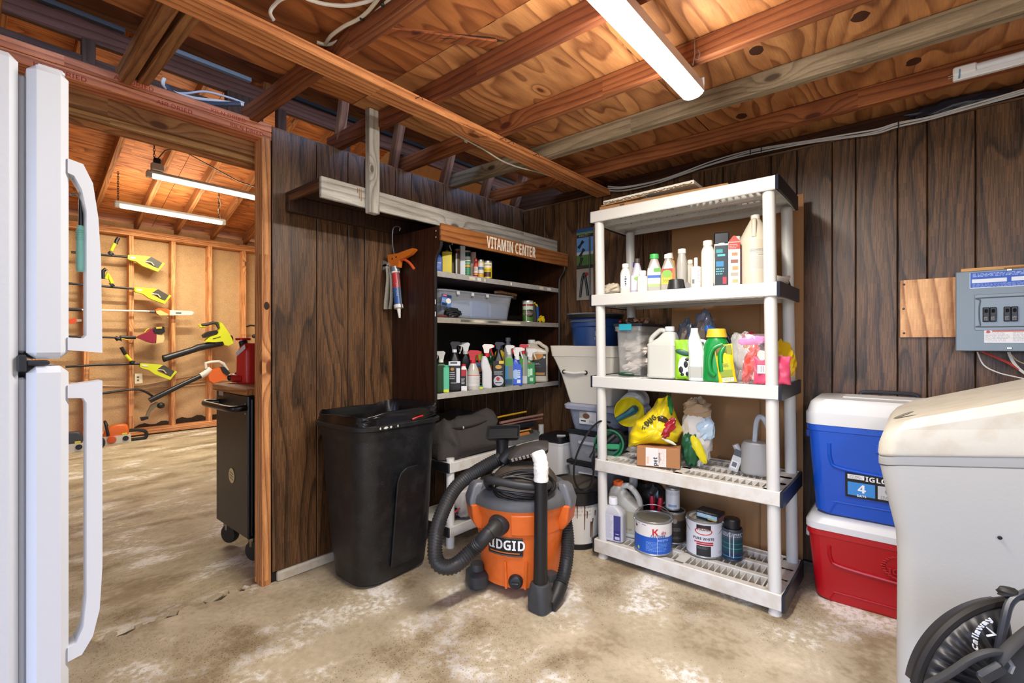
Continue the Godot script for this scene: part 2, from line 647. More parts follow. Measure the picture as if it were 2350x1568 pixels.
func build_floor() -> void:
	var cm := StandardMaterial3D.new()
	cm.albedo_texture = tex["concrete"]
	cm.roughness = 0.8
	cm.uv1_triplanar = true
	cm.uv1_world_triplanar = true
	cm.uv1_scale = Vector3(0.3, 0.3, 0.3)
	cm.uv1_offset = Vector3(0.35, 0, 0.2)
	cm.heightmap_enabled = true
	cm.heightmap_texture = tex["concrete"]
	cm.heightmap_scale = 0.25
	var cl := cm.duplicate()
	cl.uv1_scale = Vector3(0.40, 0.3, 0.22)
	cl.albedo_color = Color("fffdf2")
	cl.heightmap_scale = 0.12
	# main slab: an outline in x and -z, its left edge broken at the doorway
	var pts := [Vector2(5.3, 0.2), Vector2(-0.10, 0.2), Vector2(-0.10, -1.98)]
	for e in [[-0.055, 2.0], [-0.07, 2.04], [-0.035, 2.09], [-0.075, 2.13], [-0.03, 2.19], [-0.05, 2.24], [-0.045, 2.28], [-0.09, 2.30], [-0.085, 2.34], [-0.04, 2.36], [-0.05, 2.42], [-0.065, 2.48], [-0.035, 2.54], [-0.06, 2.60], [-0.04, 2.70], [-0.07, 2.82], [-0.04, 3.0], [-0.06, 5.2]]:
		pts.append(Vector2(e[0], -e[1]))
	pts.append(Vector2(5.3, -5.2))
	var m := M.new()
	m.xf = Transform3D(Basis(Vector3.RIGHT, Vector3.FORWARD, Vector3.UP), Vector3.ZERO)
	m.prism(pts, -0.15, 0.0)
	var fl := struct("floor", m, cm, "stained concrete slab of the storeroom with a broken edge at the doorway", "floor")
	part(fl, "workshop_slab", M.new().box(Vector3(-2.75, -0.093, 2.6), Vector3(5.46, 0.15, 6.8)), cl, "smoother tan slab through the doorway")
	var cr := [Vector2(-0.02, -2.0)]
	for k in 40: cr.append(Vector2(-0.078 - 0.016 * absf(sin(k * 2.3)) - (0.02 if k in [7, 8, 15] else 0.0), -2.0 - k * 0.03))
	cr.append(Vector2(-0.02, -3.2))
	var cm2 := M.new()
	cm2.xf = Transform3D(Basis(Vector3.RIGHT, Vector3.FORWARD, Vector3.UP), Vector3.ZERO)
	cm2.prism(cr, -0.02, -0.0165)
	part(fl, "crack_shade", cm2, mk("4a4032", 0.95), "dark dirt along the broken edge")  # dark strip paints the shade inside the crack
	# loose chips along the broken edge
	var r := RandomNumberGenerator.new()
	r.seed = 4
	for i in 14:
		var z := 2.02 + i * 0.075 + r.randf() * 0.04
		var ch := M.new().at(Vector3(-0.07 - r.randf() * 0.035, -0.016, z), r.randf() * 3.0, Vector3(0.1, 0, 0.1))
		ch.box(Vector3.ZERO, Vector3(0.02 + r.randf() * 0.03, 0.012, 0.03 + r.randf() * 0.05), 0.003)
		part(fl, "concrete_chip", ch, cm)

func board_wall(root: Node3D, edges: Array, along_z: bool, y0: float, y1: float, pm: Material) -> void:
	for i in edges.size() - 1:
		var a: float = edges[i]
		var b: float = edges[i + 1]
		var w := absf(b - a) - 0.004
		var m: M
		if along_z: m = plank(Vector3(-0.003, (y0 + y1) / 2, (a + b) / 2), Vector3(0.009, y1 - y0, w), 1, 0.003)
		else: m = plank(Vector3((a + b) / 2, (y0 + y1) / 2, -0.003), Vector3(w, y1 - y0, 0.009), 1, 0.003)
		m.off.x = 0.02
		part(root, "panel_board", m, pm)

func build_walls() -> void:
	var pm := wood("bcb0a6", "panel", 0.42, 0.02)
	var dark := mk("1a130e", 0.8)
	var stud := wood("b08a62", "lumber")
	# the wall with the doorway
	var wl := struct("wall_left", null, null, "dark wood panelled partition wall beside the doorway", "wall")
	part(wl, "panel_core", M.new().box(Vector3(-0.05, 1.13, 0.98), Vector3(0.08, 2.25, 2.0)), dark)
	board_wall(wl, [1.975, 1.743, 1.56, 1.454, 1.24, 1.118, 0.925, 0.849, 0.581, 0.44, 0.297, 0.13, 0.0], true, 0.055, 2.262, pm)
	part(wl, "top_plate", plank(Vector3(-0.05, 2.258, 0.98), Vector3(0.09, 0.02, 2.0), 2), stud)
	part(wl, "concrete_curb", plank(Vector3(-0.012, 0.026, 1.62), Vector3(0.05, 0.052, 0.66), 2, 0.008), worn("c9c4b8", 0.8, 3.0, "dirt", 0.1))
	part(wl, "concrete_curb", plank(Vector3(-0.012, 0.024, 0.64), Vector3(0.05, 0.048, 1.27), 2, 0.008), worn("c9c4b8", 0.8, 3.0, "dirt", 0.1))
	# the wall behind the white shelves
	var wb := struct("wall_back", null, null, "dark wood panelled wall behind the white shelf unit and breaker panel", "wall")
	part(wb, "panel_core", M.new().box(Vector3(2.6, 1.13, -0.05), Vector3(5.4, 2.25, 0.08)), dark)
	var ex := [0.0, 0.213, 0.416, 0.53, 0.72, 0.93, 1.03, 1.24, 1.43, 1.54, 1.801, 1.927, 2.089, 2.19, 2.357, 2.467, 2.632, 2.80, 2.95, 3.05, 3.29, 3.42, 3.62, 3.85, 4.06, 4.16, 4.42, 4.6, 4.84, 5.2]
	board_wall(wb, ex, false, 0.02, 2.25, pm)
	part(wb, "rim_board", plank(Vector3(2.6, 2.36, -0.16), Vector3(5.6, 0.24, 0.03), 0), wood("4a3226", "lumber"))
	part(wb, "ledge_strip", plank(Vector3(2.6, 2.256, -0.02), Vector3(5.2, 0.014, 0.03), 0), wood("8a7868", "lumber"))
	for k in 9: part(wb, "cripple_stud", plank(Vector3(0.35 + k * 0.61, 2.32, -0.11), Vector3(0.04, 0.13, 0.06), 1), wood("5c3c2a", "lumber"))
	# walls outside the picture close the room; the front has a wide open garage doorway
	var wr := struct("wall_right", plank(Vector3(5.26, 1.2, 2.5), Vector3(0.1, 2.5, 5.4), 1), pm, "panelled side wall behind the viewer's right shoulder", "wall")
	part(wr, "top_plate", plank(Vector3(5.26, 2.46, 2.5), Vector3(0.1, 0.04, 5.4), 2), stud)
	var wf := struct("wall_front", null, null, "front wall around the open garage doorway behind the viewer", "wall")
	part(wf, "wall_panel", plank(Vector3(0.2, 1.2, 5.15), Vector3(0.6, 2.5, 0.1), 1), pm)
	part(wf, "wall_panel", plank(Vector3(5.0, 1.2, 5.15), Vector3(0.6, 2.5, 0.1), 1), pm)
	part(wf, "door_header", plank(Vector3(2.6, 2.3, 5.15), Vector3(4.3, 0.3, 0.1), 0), stud)

func build_doorway() -> void:
	var red := wood("e0b48c", "lumber")
	var pink := wood("f0a884", "lumber")
	var tr := struct("trim_1", null, null, "rough lumber frame of the open doorway to the workshop", "door frame")
	part(tr, "jamb_post", plank(Vector3(-0.045, 1.1, 2.0), Vector3(0.09, 2.2, 0.042), 1, 0.003), wood("f0bc88", "lumber"))
	var kn := M.new()
	kn.ball(Vector3(0.0005, 1.375, 2.0), Vector3(0.002, 0.02, 0.014), 6, 10)
	part(tr, "wood_knot", kn, mk("3a2618", 0.8))
	part(tr, "header_plate", plank(Vector3(-0.045, 2.253, 3.6), Vector3(0.09, 0.04, 3.25), 2, 0.003), pink)
	part(tr, "header_plate", plank(Vector3(-0.045, 2.212, 3.6), Vector3(0.088, 0.038, 3.25), 2, 0.003), pink)
	part(tr, "header_board", plank(Vector3(-0.105, 2.165, 3.5), Vector3(0.03, 0.075, 3.05), 2, 0.003), wood("a88258", "lumber"))
	part(tr, "header_strip", plank(Vector3(-0.135, 2.118, 3.5), Vector3(0.03, 0.03, 3.05), 2, 0.003), wood("c9a878", "lumber"))
	part(tr, "header_lip", plank(Vector3(-0.165, 2.105, 3.5), Vector3(0.025, 0.05, 3.05), 2, 0.003), wood("b88450", "lumber"))
	# red stamped lettering on the two plates
	var rd := mk("a83420", 0.7)
	var i := 0
	for s in [["KILN DRIED", 2.247, 2.17], ["AIR DRIED", 2.252, 2.52], ["AIR DRIED", 2.208, 2.38], ["KILN DRIED", 2.204, 2.74], ["KILN DRIED", 2.209, 2.09]]:
		var m := M.new()
		m.xf = Transform3D(Basis(Vector3.UP, PI / 2), Vector3(0.0003, s[1], s[2]))
		m.text(s[0], 0.022, 0.001, Vector3.ZERO, 0.0, 1.3, false)
		part(tr, "stamped_lettering", m, rd)
		i += 1

func build_ceiling() -> void:
	var ce := struct("ceiling", null, null, "bare joists under orange plywood roof sheets", "ceiling")
	var shades := ["ffffff", "f0e0d0", "fff4e8", "e4cdb8"]
	var k := 0
	# sheets laid across the joists, their grain along z
	for zi in 3:
		for xi in 5:
			var x0 := 0.35 + xi * 1.22
			var z0 := -0.25 + zi * 2.0
			var c := Vector3(x0 + 0.608, 2.354, z0 + 0.998)
			var m := plank(c, Vector3(1.214, 0.018, 1.996), 2, 0.0)
			part(ce, "plywood_sheet", m, wood(shades[(k * 3 + xi) % 4], "ply", 0.6, 0.03))
			k += 1
	part(ce, "roof_felt", M.new().box(Vector3(2.95, 2.378, 2.5), Vector3(5.2, 0.02, 5.6)), mk("201c1a", 0.9))
	# joists along x: far lower edge z, tint
	var jo := [[2.90, "b98e62", 0.04], [2.47, "b58a5e", 0.042], [2.035, "96603c", 0.045], [1.593, "865030", 0.042], [1.144, "a06840", 0.042], [0.727, "b8a68c", 0.055], [0.301, "b07446", 0.045], [3.36, "a87850", 0.04], [3.80, "a87850", 0.04], [4.24, "a87850", 0.04], [4.68, "a87850", 0.04], [-0.1, "5a3a26", 0.04]]
	for j in jo:
		part(ce, "joist", plank(Vector3(2.55, 2.302, j[0] + j[2] / 2), Vector3(5.3, 0.084, j[2]), 0, 0.004), wood(j[1], "grey" if j[0] == 0.727 else "lumber", 0.7, 0.08))
	part(ce, "sistered_joist", stick(Vector3(-0.06, 2.275, 2.55), Vector3(0.9, 2.31, 2.55), 0.042, 0.075, 0.004), wood("b08458", "lumber"))
	# flat strip nailed under the joists
	part(ce, "flat_stringer", plank(Vector3(0.748, 2.24, 2.5), Vector3(0.105, 0.038, 4.95), 2, 0.003), wood("f4b47c", "lumber", 0.7, 0.08))
	for nz in [1.72, 1.18, 1.12, 0.9]:
		var nl := M.new().tube([Vector3(0.80, 2.238, nz), Vector3(0.826, 2.243, nz - 0.012), Vector3(0.832, 2.226, nz - 0.014)], 0.0016, 6)
		part(ce, "bent_nail", nl, mk("4a4038", 0.4, 0.8))
	# split patch board between two joists, and seams
	var sp := M.new()
	sp.given_uv = false
	sp.grain = 0
	sp.xf = Transform3D(Basis(Vector3.UP, 0.9), Vector3(1.06, 2.342, 1.83))
	sp.box(Vector3.ZERO, Vector3(0.46, 0.012, 0.05), 0.003)
	part(ce, "patch_strip", sp, wood("a8683c", "lumber"))
	var se := M.new()
	se.xf = Transform3D(Basis(Vector3.UP, 0.83), Vector3(1.09, 2.343, 1.80))
	se.ball(Vector3.ZERO, Vector3(0.22, 0.006, 0.02), 6, 14, 0.6, 3, 4.0)
	part(ce, "dark_sealant", se, mk("3a1a12", 0.8))
	# knots in the sheets
	for q in [[1.95, 0.95], [2.28, 0.93], [1.52, 0.62], [1.06, 1.12], [2.42, 0.45], [1.75, 0.4], [0.98, 2.2]]:
		var kn := M.new().ball(Vector3(q[0], 2.345, q[1]), Vector3(0.026, 0.0025, 0.034), 6, 14, 0.25, int(q[0] * 100), 2.0)
		part(ce, "wood_knot", kn, mk("4a2412", 0.75))

func build_eaves() -> void:
	# what is seen between the partition wall and the roofs: the boards of the old eave
	var ev := struct("trim_2", null, null, "weathered eave boards and blocks above the partition wall", "eave")
	var pu := wood("7a5a58", "lumber")
	var dk := wood("4e3830", "lumber")
	part(ev, "eave_board", plank(Vector3(-0.3, 2.345, 3.5), Vector3(0.035, 0.16, 3.2), 2, 0.002), dk)
	part(ev, "eave_board", plank(Vector3(-0.3, 2.32, 0.6), Vector3(0.035, 0.06, 2.6), 2, 0.002), dk)
	part(ev, "eave_fascia", plank(Vector3(-0.3, 2.535, 2.2), Vector3(0.03, 0.085, 5.8), 2, 0.002), pu)
	part(ev, "sky_gap_strip", plank(Vector3(-0.27, 2.587, 2.15), Vector3(0.03, 0.02, 0.36), 2, 0.002), mk("a9c4e4", 0.35, 0.2))  # strips painted in the blues of sky light along the eave gap
	part(ev, "sky_gap_strip", plank(Vector3(-0.27, 2.587, 3.2), Vector3(0.03, 0.02, 1.4), 2, 0.002), mk("5a6472", 0.5, 0.2))
	part(ev, "sky_gap_strip", plank(Vector3(-0.27, 2.587, 0.8), Vector3(0.03, 0.02, 2.1), 2, 0.002), mk("2c3644", 0.5, 0.2))
	part(ev, "soffit_sheet", plank(Vector3(0.12, 2.63, 2.2), Vector3(0.9, 0.016, 5.8), 2, 0.0), wood("9a7668", "ply"))
	for z in [2.96, 2.62, 2.01, 1.80, 1.40, 0.95, 0.5, 0.05, -0.3]:
		part(ev, "eave_block", plank(Vector3(-0.3, 2.43, z), Vector3(0.045, 0.14, 0.045 if z != 2.01 else 0.14), 1, 0.002), dk)
	for z in [1.62, 1.256, 0.841, 0.445, 0.1]:
		part(ev, "rafter_tail", stick(Vector3(-0.06, 2.25, z - 0.03), Vector3(0.12, 2.52, z + 0.03), 0.042, 0.085, 0.003), wood("8a6c5e", "lumber"))
	part(ev, "bottle_blue_plug", M.new().ball(Vector3(-0.12, 2.30, 0.22), Vector3(0.05, 0.045, 0.05), 8, 12, 0.2), mk("16283c", 0.6))

func build_workshop() -> void:
	var fb := StandardMaterial3D.new()
	fb.albedo_texture = tex["fibreboard"]
	fb.roughness = 0.9
	fb.uv1_triplanar = true
	fb.uv1_scale = Vector3.ONE * 1.1
	var pine := wood("ffc890", "lumber", 0.7, 0.06)
	var wf := struct("wall_far", M.new().box(Vector3(-5.36, 1.35, 2.4), Vector3(0.05, 2.75, 6.6)), fb, "fibreboard workshop wall with open pine studs beyond the doorway", "wall")
	for z in [4.62, 4.14, 3.7, 3.26, 2.81, 2.37, 1.935, 1.502, 1.051, 0.611, 0.16, -0.28]:
		part(wf, "stud", plank(Vector3(-5.272, 1.3, z), Vector3(0.125, 2.5, 0.05), 1, 0.003), pine)
	part(wf, "top_plate", plank(Vector3(-5.268, 2.612, 2.4), Vector3(0.135, 0.042, 6.6), 2, 0.003), pine)
	part(wf, "top_plate", plank(Vector3(-5.266, 2.57, 2.4), Vector3(0.13, 0.04, 6.6), 2, 0.003), pine)
	part(wf, "bottom_plate", plank(Vector3(-5.265, 0.035, 2.4), Vector3(0.14, 0.075, 6.6), 2, 0.004), pine)
	part(wf, "end_wall", M.new().box(Vector3(-2.75, 1.9, -0.75), Vector3(5.3, 3.9, 0.08)), fb)
	part(wf, "end_wall", M.new().box(Vector3(-2.75, 1.9, 5.75), Vector3(5.3, 3.9, 0.08)), fb)
	# bowed dark gap at the foot of the fibreboard
	var gp := M.new()
	var up := []
	for i in 24:
		var z := 0.2 + i * 0.06
		up.append(Vector2(z, 0.075 + 0.05 * absf(sin(i * 0.9)) + 0.04 * exp(-pow((z - 0.75) * 3.0, 2.0))))
	var pts := [Vector2(0.2, 0.06)]
	pts.append_array(up)
	pts.append(Vector2(1.58, 0.06))
	gp.xf = Transform3D(Basis(Vector3.UP, -PI / 2), Vector3(-5.33, 0, 0))
	gp.prism(pts, -0.003, 0.003)
	part(wf, "torn_board_edge", gp, mk("3a2c1c", 0.9))
	# two pale cables stapled across the studs
	for q in [[0.60, 0.035], [0.57, 0.02], [0.68, 0.06]]:
		var path := []
		for i in 40:
			var z := 0.3 + i * 0.06
			path.append(Vector3(-5.322, q[0] + q[1] * sin(z * 3.0) + 0.05 * maxf(0.0, z - 1.4), z))
		part(wf, "wall_cable", M.new().tube(path, 0.008, 6), mk("d8b080", 0.6))
	var ro := struct("ceiling_far", null, null, "pitched workshop roof of plywood on rafters seen through the doorway", "ceiling")
	var ply := wood("f8dcb8", "ply", 0.65, 0.03, Vector2(0.8, 1.6))
	for s in [[Vector3(-5.55, 2.715, 0), Vector3(-2.65, 3.77, 0)], [Vector3(-2.65, 3.77, 0), Vector3(-0.30, 2.66, 0)]]:
		var a: Vector3 = s[0]
		var b: Vector3 = s[1]
		var mid := (a + b) * 0.5
		var roll := atan2(b.y - a.y, b.x - a.x)
		for k in 3:
			for j in 2:
				var c := a.lerp(b, 0.25 + 0.5 * j) + Vector3(0, 0, -1.2 + k * 2.44)
				part(ro, "plywood_sheet", stick(c, c + Vector3(0, 0, 2.435), a.distance_to(b) * 0.498, 0.016, 0.0, roll), ply)
		for k in 15:
			var z := 1.87 + (k - 6) * 0.44
			part(ro, "rafter", stick(a + Vector3(0, -0.066, z), b + Vector3(0, -0.066, z), 0.05, 0.115, 0.003), wood("c08c58", "lumber"))
		part(ro, "roof_felt", stick(a + Vector3(0, 0.03, 2.4), b + Vector3(0, 0.03, 2.4), 8.0, 0.02, 0.0), mk("201c1a", 0.9))
	# ends of the attic above the partition
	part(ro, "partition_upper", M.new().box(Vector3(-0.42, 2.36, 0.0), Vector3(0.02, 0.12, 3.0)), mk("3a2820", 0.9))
func build_lamps() -> void:
	# the long fixture over the storeroom
	var la := thing("shop_light", "long white shop light glowing under the storeroom joists", "ceiling light", Vector3(1.768, 2.15, 1.74))
	var hz := 0.61
	var hs := M.new()
	var prof := [Vector2(-0.042, 0.012), Vector2(-0.036, 0.055), Vector2(-0.02, 0.07), Vector2(0.02, 0.07), Vector2(0.036, 0.055), Vector2(0.042, 0.012)]
	hs.prism(prof, -hz, hz)
	part(la, "housing", hs, mk("dfe3ea", 0.4))
	var df := M.new()
	var dp := [Vector2(-0.041, 0.0115), Vector2(-0.036, 0.003), Vector2(-0.02, -0.006), Vector2(0.0, -0.008), Vector2(0.02, -0.006), Vector2(0.036, 0.003), Vector2(0.041, 0.0115)]
	df.prism(dp, -hz + 0.004, hz - 0.004)
	part(la, "diffuser", df, glow("fffaf2", 6.0))
	part(la, "end_cap", M.new().box(Vector3(0, 0.04, -hz - 0.002), Vector3(0.082, 0.056, 0.005), 0.002), mk("dfe3ea", 0.4))
	part(la, "hanging_wire", M.new().tube([Vector3(0.03, 0.075, -0.52), Vector3(0.034, 0.12, -0.53), Vector3(0.03, 0.19, -0.54)], 0.0018, 6), mk("9aa4b4", 0.4, 0.8))
	part(la, "hanging_wire", M.new().tube([Vector3(0.034, 0.10, -0.525), Vector3(0.05, 0.09, -0.52), Vector3(0.058, 0.108, -0.515), Vector3(0.05, 0.125, -0.52)], 0.0015, 6), mk("9aa4b4", 0.4, 0.8))
	face_light("shop_light_glow", Vector3(1.768, 2.138, 1.74), Vector2(0.08, 1.2), 3.0, Color(1.0, 0.975, 0.935))
	# the diffuser wraps round the fixture's sides and glows there too
	for s in [-1, 1]:
		var sl := AreaLight3D.new()
		sl.name = "shop_light_side_glow_%d" % (s + 1)
		sl.area_size = Vector2(1.2, 0.02)
		sl.light_energy = 0.45
		sl.light_color = Color(1.0, 0.975, 0.935)
		sl.area_range = 20.0
		sl.area_attenuation = 2.0
		sl.shadow_enabled = true
		sl.position = Vector3(1.768 + s * 0.047, 2.152, 1.74)
		sl.rotation = Vector3(0.25, -s * PI / 2, 0)
		add_child(sl)
	# an unseen twin added for fill light, over the viewer's right shoulder
	var lb := add_fill_lamp(la)
	face_light("added_fill_glow", Vector3(3.5, 2.138, 3.3), Vector2(0.08, 1.2), 2.4, Color(1.0, 0.975, 0.935))
	# two lamps hung on chains in the workshop: [x, height, z from, z to, chain spots, label, cable]
	for q in [[-3.3, 2.825, 0.53, 1.77, [1.70, 0.6], "nearer bare tube lamp on chains under the workshop roof", true], [-4.3, 2.70, 0.72, 1.84, [1.80, 0.80], "farther bare tube lamp on chains near the workshop's tool wall", false]]:
		var l := thing("tube_lamp", q[5], "hanging light", Vector3(q[0], q[1], (q[2] + q[3]) / 2))
		var h: float = (q[3] - q[2]) / 2
		part(l, "housing", M.new().box(Vector3(0, 0.035, 0), Vector3(0.06, 0.03, h * 2 - 0.02), 0.006), mk("e4e2da", 0.5))
		part(l, "tube", M.new().tube([Vector3(0, 0.0, -h + 0.06), Vector3(0, 0.0, h - 0.06)], 0.022, 12), glow("fff6e4", 6.0))
		for s in [-1, 1]:
			part(l, "end_holder", M.new().box(Vector3(0, 0.01, s * (h - 0.03)), Vector3(0.05, 0.06, 0.05), 0.008), mk("e4e2da", 0.5))
		for cz in q[4]:
			var c := M.new()
			var roof: float = 2.715 + (q[0] + 5.55) * 0.364 - q[1] - 0.1
			var n := int(roof / 0.03)
			for k in n:
				var y := 0.05 + (roof - 0.05) * k / n
				var a := PI / 2 * (k % 2)
				var ring := []
				for j in 8:
					var t := TAU * j / 8
					ring.append(Vector3(cos(t) * 0.008 * cos(a), y + 0.017 + sin(t) * 0.019, cz - (q[2] + q[3]) / 2 + cos(t) * 0.008 * sin(a)))
				c.tube(ring, 0.003, 5, true)
			part(l, "chain", c, mk("4a3c2c", 0.5, 0.6))
		if q[6]:
			part(l, "plug_box", M.new().box(Vector3(0.02, 0.09, 0.53), Vector3(0.06, 0.07, 0.1), 0.006), mk("d8d4c8", 0.6))
			part(l, "plug", M.new().box(Vector3(0.02, 0.15, 0.53), Vector3(0.045, 0.06, 0.06), 0.01), mk("1c2c44", 0.6))
			part(l, "power_cord", M.new().tube([Vector3(0.02, 0.17, 0.53), Vector3(0.03, 0.27, 0.47), Vector3(0.03, 0.33, 0.36), Vector3(0.03, 0.24, 0.1), Vector3(0.03, 0.14, -0.2), Vector3(0.03, 0.10, -0.55)], 0.006, 6), mk("5a4a38", 0.6))
		else:
			part(l, "power_cord", M.new().tube([Vector3(0, 0.05, -0.5), Vector3(0, 0.16, -0.47), Vector3(0.01, 0.22, -0.5), Vector3(0.02, 0.32, -0.47)], 0.004, 6), mk("d8d4c8", 0.6))
		face_light("tube_lamp_upglow_%d" % int(q[0] * -10), Vector3(q[0] - 0.08, q[1], (q[2] + q[3]) / 2), Vector2(0.05, h * 2 - 0.15), 0.55, Color(1.0, 0.965, 0.89), false)
		face_light("tube_lamp_glow_%d" % int(q[0] * -10), Vector3(q[0], q[1] - 0.03, (q[2] + q[3]) / 2), Vector2(0.05, h * 2 - 0.15), 2.7, Color(1.0, 0.965, 0.89))
	# unlit tube fixture on the side of a joist
	var u := thing("tube_batten", "unlit white tube fixture fixed along the joist at the upper right", "light fixture", Vector3(2.542, 2.265, 0.365))
	part(u, "batten", M.new().box(Vector3(0.6, 0.0, 0.0), Vector3(1.2, 0.022, 0.024), 0.004), mk("eef1f5", 0.4))
	part(u, "tube", M.new().tube([Vector3(0.07, 0.024, 0.004), Vector3(1.15, 0.024, 0.004)], 0.014, 14), mk("e6eaf2", 0.3))
	part(u, "socket", M.new().box(Vector3(0.035, 0.024, 0.003), Vector3(0.07, 0.034, 0.032), 0.005), mk("f2f4f6", 0.4))
	part(u, "wire", M.new().tube([Vector3(0.02, 0.044, 0.0), Vector3(0.02, 0.024, 0.021), Vector3(0.018, -0.008, 0.014)], 0.0022, 6), mk("5c96b8", 0.5))
	part(u, "socket_pin", M.new().tube([Vector3(0.0, 0.018, 0.0), Vector3(-0.014, 0.016, 0.0)], 0.0016, 6), mk("b0b0b0", 0.3, 0.9))
	part(u, "socket_pin", M.new().tube([Vector3(0.0, 0.008, 0.004), Vector3(-0.014, 0.006, 0.004)], 0.0016, 6), mk("b0b0b0", 0.3, 0.9))

func add_fill_lamp(la: Node3D) -> Node3D:
	var d: Node3D = la.duplicate()
	d.name = numbered("shop_light")  # unseen copy, added to fill the room with light
	add_child(d)
	d.position = Vector3(3.5, 2.15, 3.3)
	tag(d, "second long shop light behind the viewer, out of the picture", "ceiling light")
	return d
func build_fridge() -> void:
	var f := thing("refrigerator", "white refrigerator with a freezer door above, cut by the left edge of the picture", "refrigerator", Vector3(0.865, 0, 3.25))
	var white := mk("c9cdd6", 0.42, 0.0, 0.03)
	var edge := mk("cdd1da", 0.35)
	# things are given in the room's own measures and moved to the fridge's base
	var o := Transform3D(Basis(), Vector3(-0.865, 0, -3.25))
	part(f, "cabinet", M.new().here(o).box(Vector3(0.862, 0.865, 3.30), Vector3(0.73, 1.69, 0.74), 0.012), white)
	part(f, "door_gasket", M.new().here(o).box(Vector3(0.862, 1.43, 2.926), Vector3(0.70, 0.50, 0.014), 0.004), mk("a8aeb8", 0.6))
	part(f, "door_gasket", M.new().here(o).box(Vector3(0.862, 0.61, 2.926), Vector3(0.70, 1.05, 0.014), 0.004), mk("a8aeb8", 0.6))
	var shapes := [[1.168, 1.702, [[0, 1.543], [0.022, 1.538], [0.036, 1.505], [0.044, 1.44], [0.048, 1.36], [0.05, 1.178], [0, 1.184], [0, 1.208], [0.022, 1.206], [0.027, 1.212], [0.027, 1.45], [0.02, 1.49], [0.009, 1.513], [0, 1.516]]],
		[0.08, 1.155, [[0, 1.118], [0.05, 1.124], [0.05, 0.76], [0.046, 0.68], [0.036, 0.632], [0.02, 0.604], [0, 0.60], [0, 0.626], [0.012, 0.63], [0.022, 0.655], [0.027, 0.71], [0.027, 1.082], [0.022, 1.092], [0, 1.094]]]]
	for s in shapes:
		var y0: float = s[0]
		var y1: float = s[1]
		var d := M.new().here(o)
		d.box(Vector3(0.864, (y0 + y1) / 2, 2.892), Vector3(0.735, y1 - y0, 0.056), 0.012)
		var door := part(f, "door", d, edge)
		var h := M.new()
		var pts := []
		for p in s[2]: pts.append(Vector2(p[0], p[1]))
		# outline in (outward, up), given thickness along x
		h.xf = o * Transform3D(Basis(Vector3(0, 0, -1), Vector3.UP, Vector3.RIGHT), Vector3(1.208, 0, 2.866))
		h.prism(pts, -0.02, 0.018)
		var hd := part(door, "handle", h, mk("d2d5dc", 0.3))
		hd.set_meta("label", "white moulded handle")
	part(f, "top_trim", M.new().here(o).box(Vector3(0.864, 1.704, 2.888), Vector3(0.70, 0.012, 0.04), 0.004), edge)
	part(f, "hinge", M.new().here(o).box(Vector3(1.205, 1.161, 2.905), Vector3(0.04, 0.008, 0.03), 0.002), mk("20242c", 0.5))
	part(f, "hinge_block", M.new().here(o).box(Vector3(1.217, 1.161, 2.926), Vector3(0.02, 0.03, 0.012), 0.002), mk("20242c", 0.5))
	# a teal tool hanging by a magnet hook on the fridge front
	var t := thing("ice_scraper", "teal handled scraper hanging beside the refrigerator door", "scraper", Vector3(1.185, 1.337, 2.842))
	t.scale = Vector3.ONE * 0.58
	part(t, "handle", M.new().loft([[0.0, 0.024, 0.02, 0.009], [0.01, 0.036, 0.024, 0.011], [0.07, 0.034, 0.024, 0.011], [0.145, 0.03, 0.022, 0.01], [0.155, 0.024, 0.018, 0.008]], 4), mk("9adccf", 0.5))
	for k in 5: part(t, "grip_ring", M.new().loft([[0.105 + k * 0.008, 0.034, 0.025, 0.011], [0.109 + k * 0.008, 0.034, 0.025, 0.011]], 4), mk("8cd0c2", 0.5))
	part(t, "neck", M.new().loft([[0.155, 0.018, 0.014, 0.006], [0.20, 0.014, 0.012, 0.005], [0.235, 0.024, 0.012, 0.005], [0.26, 0.012, 0.008, 0.003]], 4), mk("15181c", 0.35))
	part(t, "magnet_hook", M.new().tube([Vector3(0, 0.25, 0), Vector3(0, 0.262, 0.012), Vector3(0, 0.255, 0.026)], 0.004, 8), mk("9a9a9a", 0.3, 0.9))

func build_wall_shelf() -> void:
	var s := thing("overhead_shelf", "weathered grey overhead shelf on the panelled wall, hung by a grey upright post", "shelf", Vector3(0, 1.86, 0))
	var o := Transform3D(Basis(), Vector3(0, -1.86, 0))
	var grey := wood("d4d3d0", "grey", 0.75, 0.08)
	var dk := wood("4a3428", "lumber", 0.7)
	var m := plank(Vector3(0.352, 1.908, 0.975), Vector3(0.02, 0.098, 1.87), 2, 0.003)
	for i in m.v.size(): m.v[i] = o * m.v[i]
	part(s, "fascia_board", m, grey)
	part(s, "shelf_board", M.new().here(o).box(Vector3(0.172, 1.943, 0.975), Vector3(0.338, 0.018, 1.87), 0.002), dk)
	part(s, "wall_cleat", M.new().here(o).box(Vector3(0.022, 1.893, 0.97), Vector3(0.038, 0.08, 1.88), 0.003), dk)
	part(s, "end_board", M.new().here(o).box(Vector3(0.17, 1.92, 1.90), Vector3(0.33, 0.03, 0.018), 0.002), wood("7a5a3e", "lumber"))
	var p := plank(Vector3(0.383, 2.085, 1.655), Vector3(0.04, 0.51, 0.058), 1, 0.003)
	for i in p.v.size(): p.v[i] = o * p.v[i]
	part(s, "upright_post", p, wood("cfcdc8", "grey", 0.75, 0.08))
	for q in [[1.725, 0.025], [1.705, 0.06], [1.68, 0.06], [1.715, 0.05]]:
		part(s, "varnish_drip", M.new().here(o).box(Vector3(0.3625, 1.945 - q[1] / 2, q[0]), Vector3(0.001, q[1], 0.004), 0.0), mk("8a6a3c", 0.35))

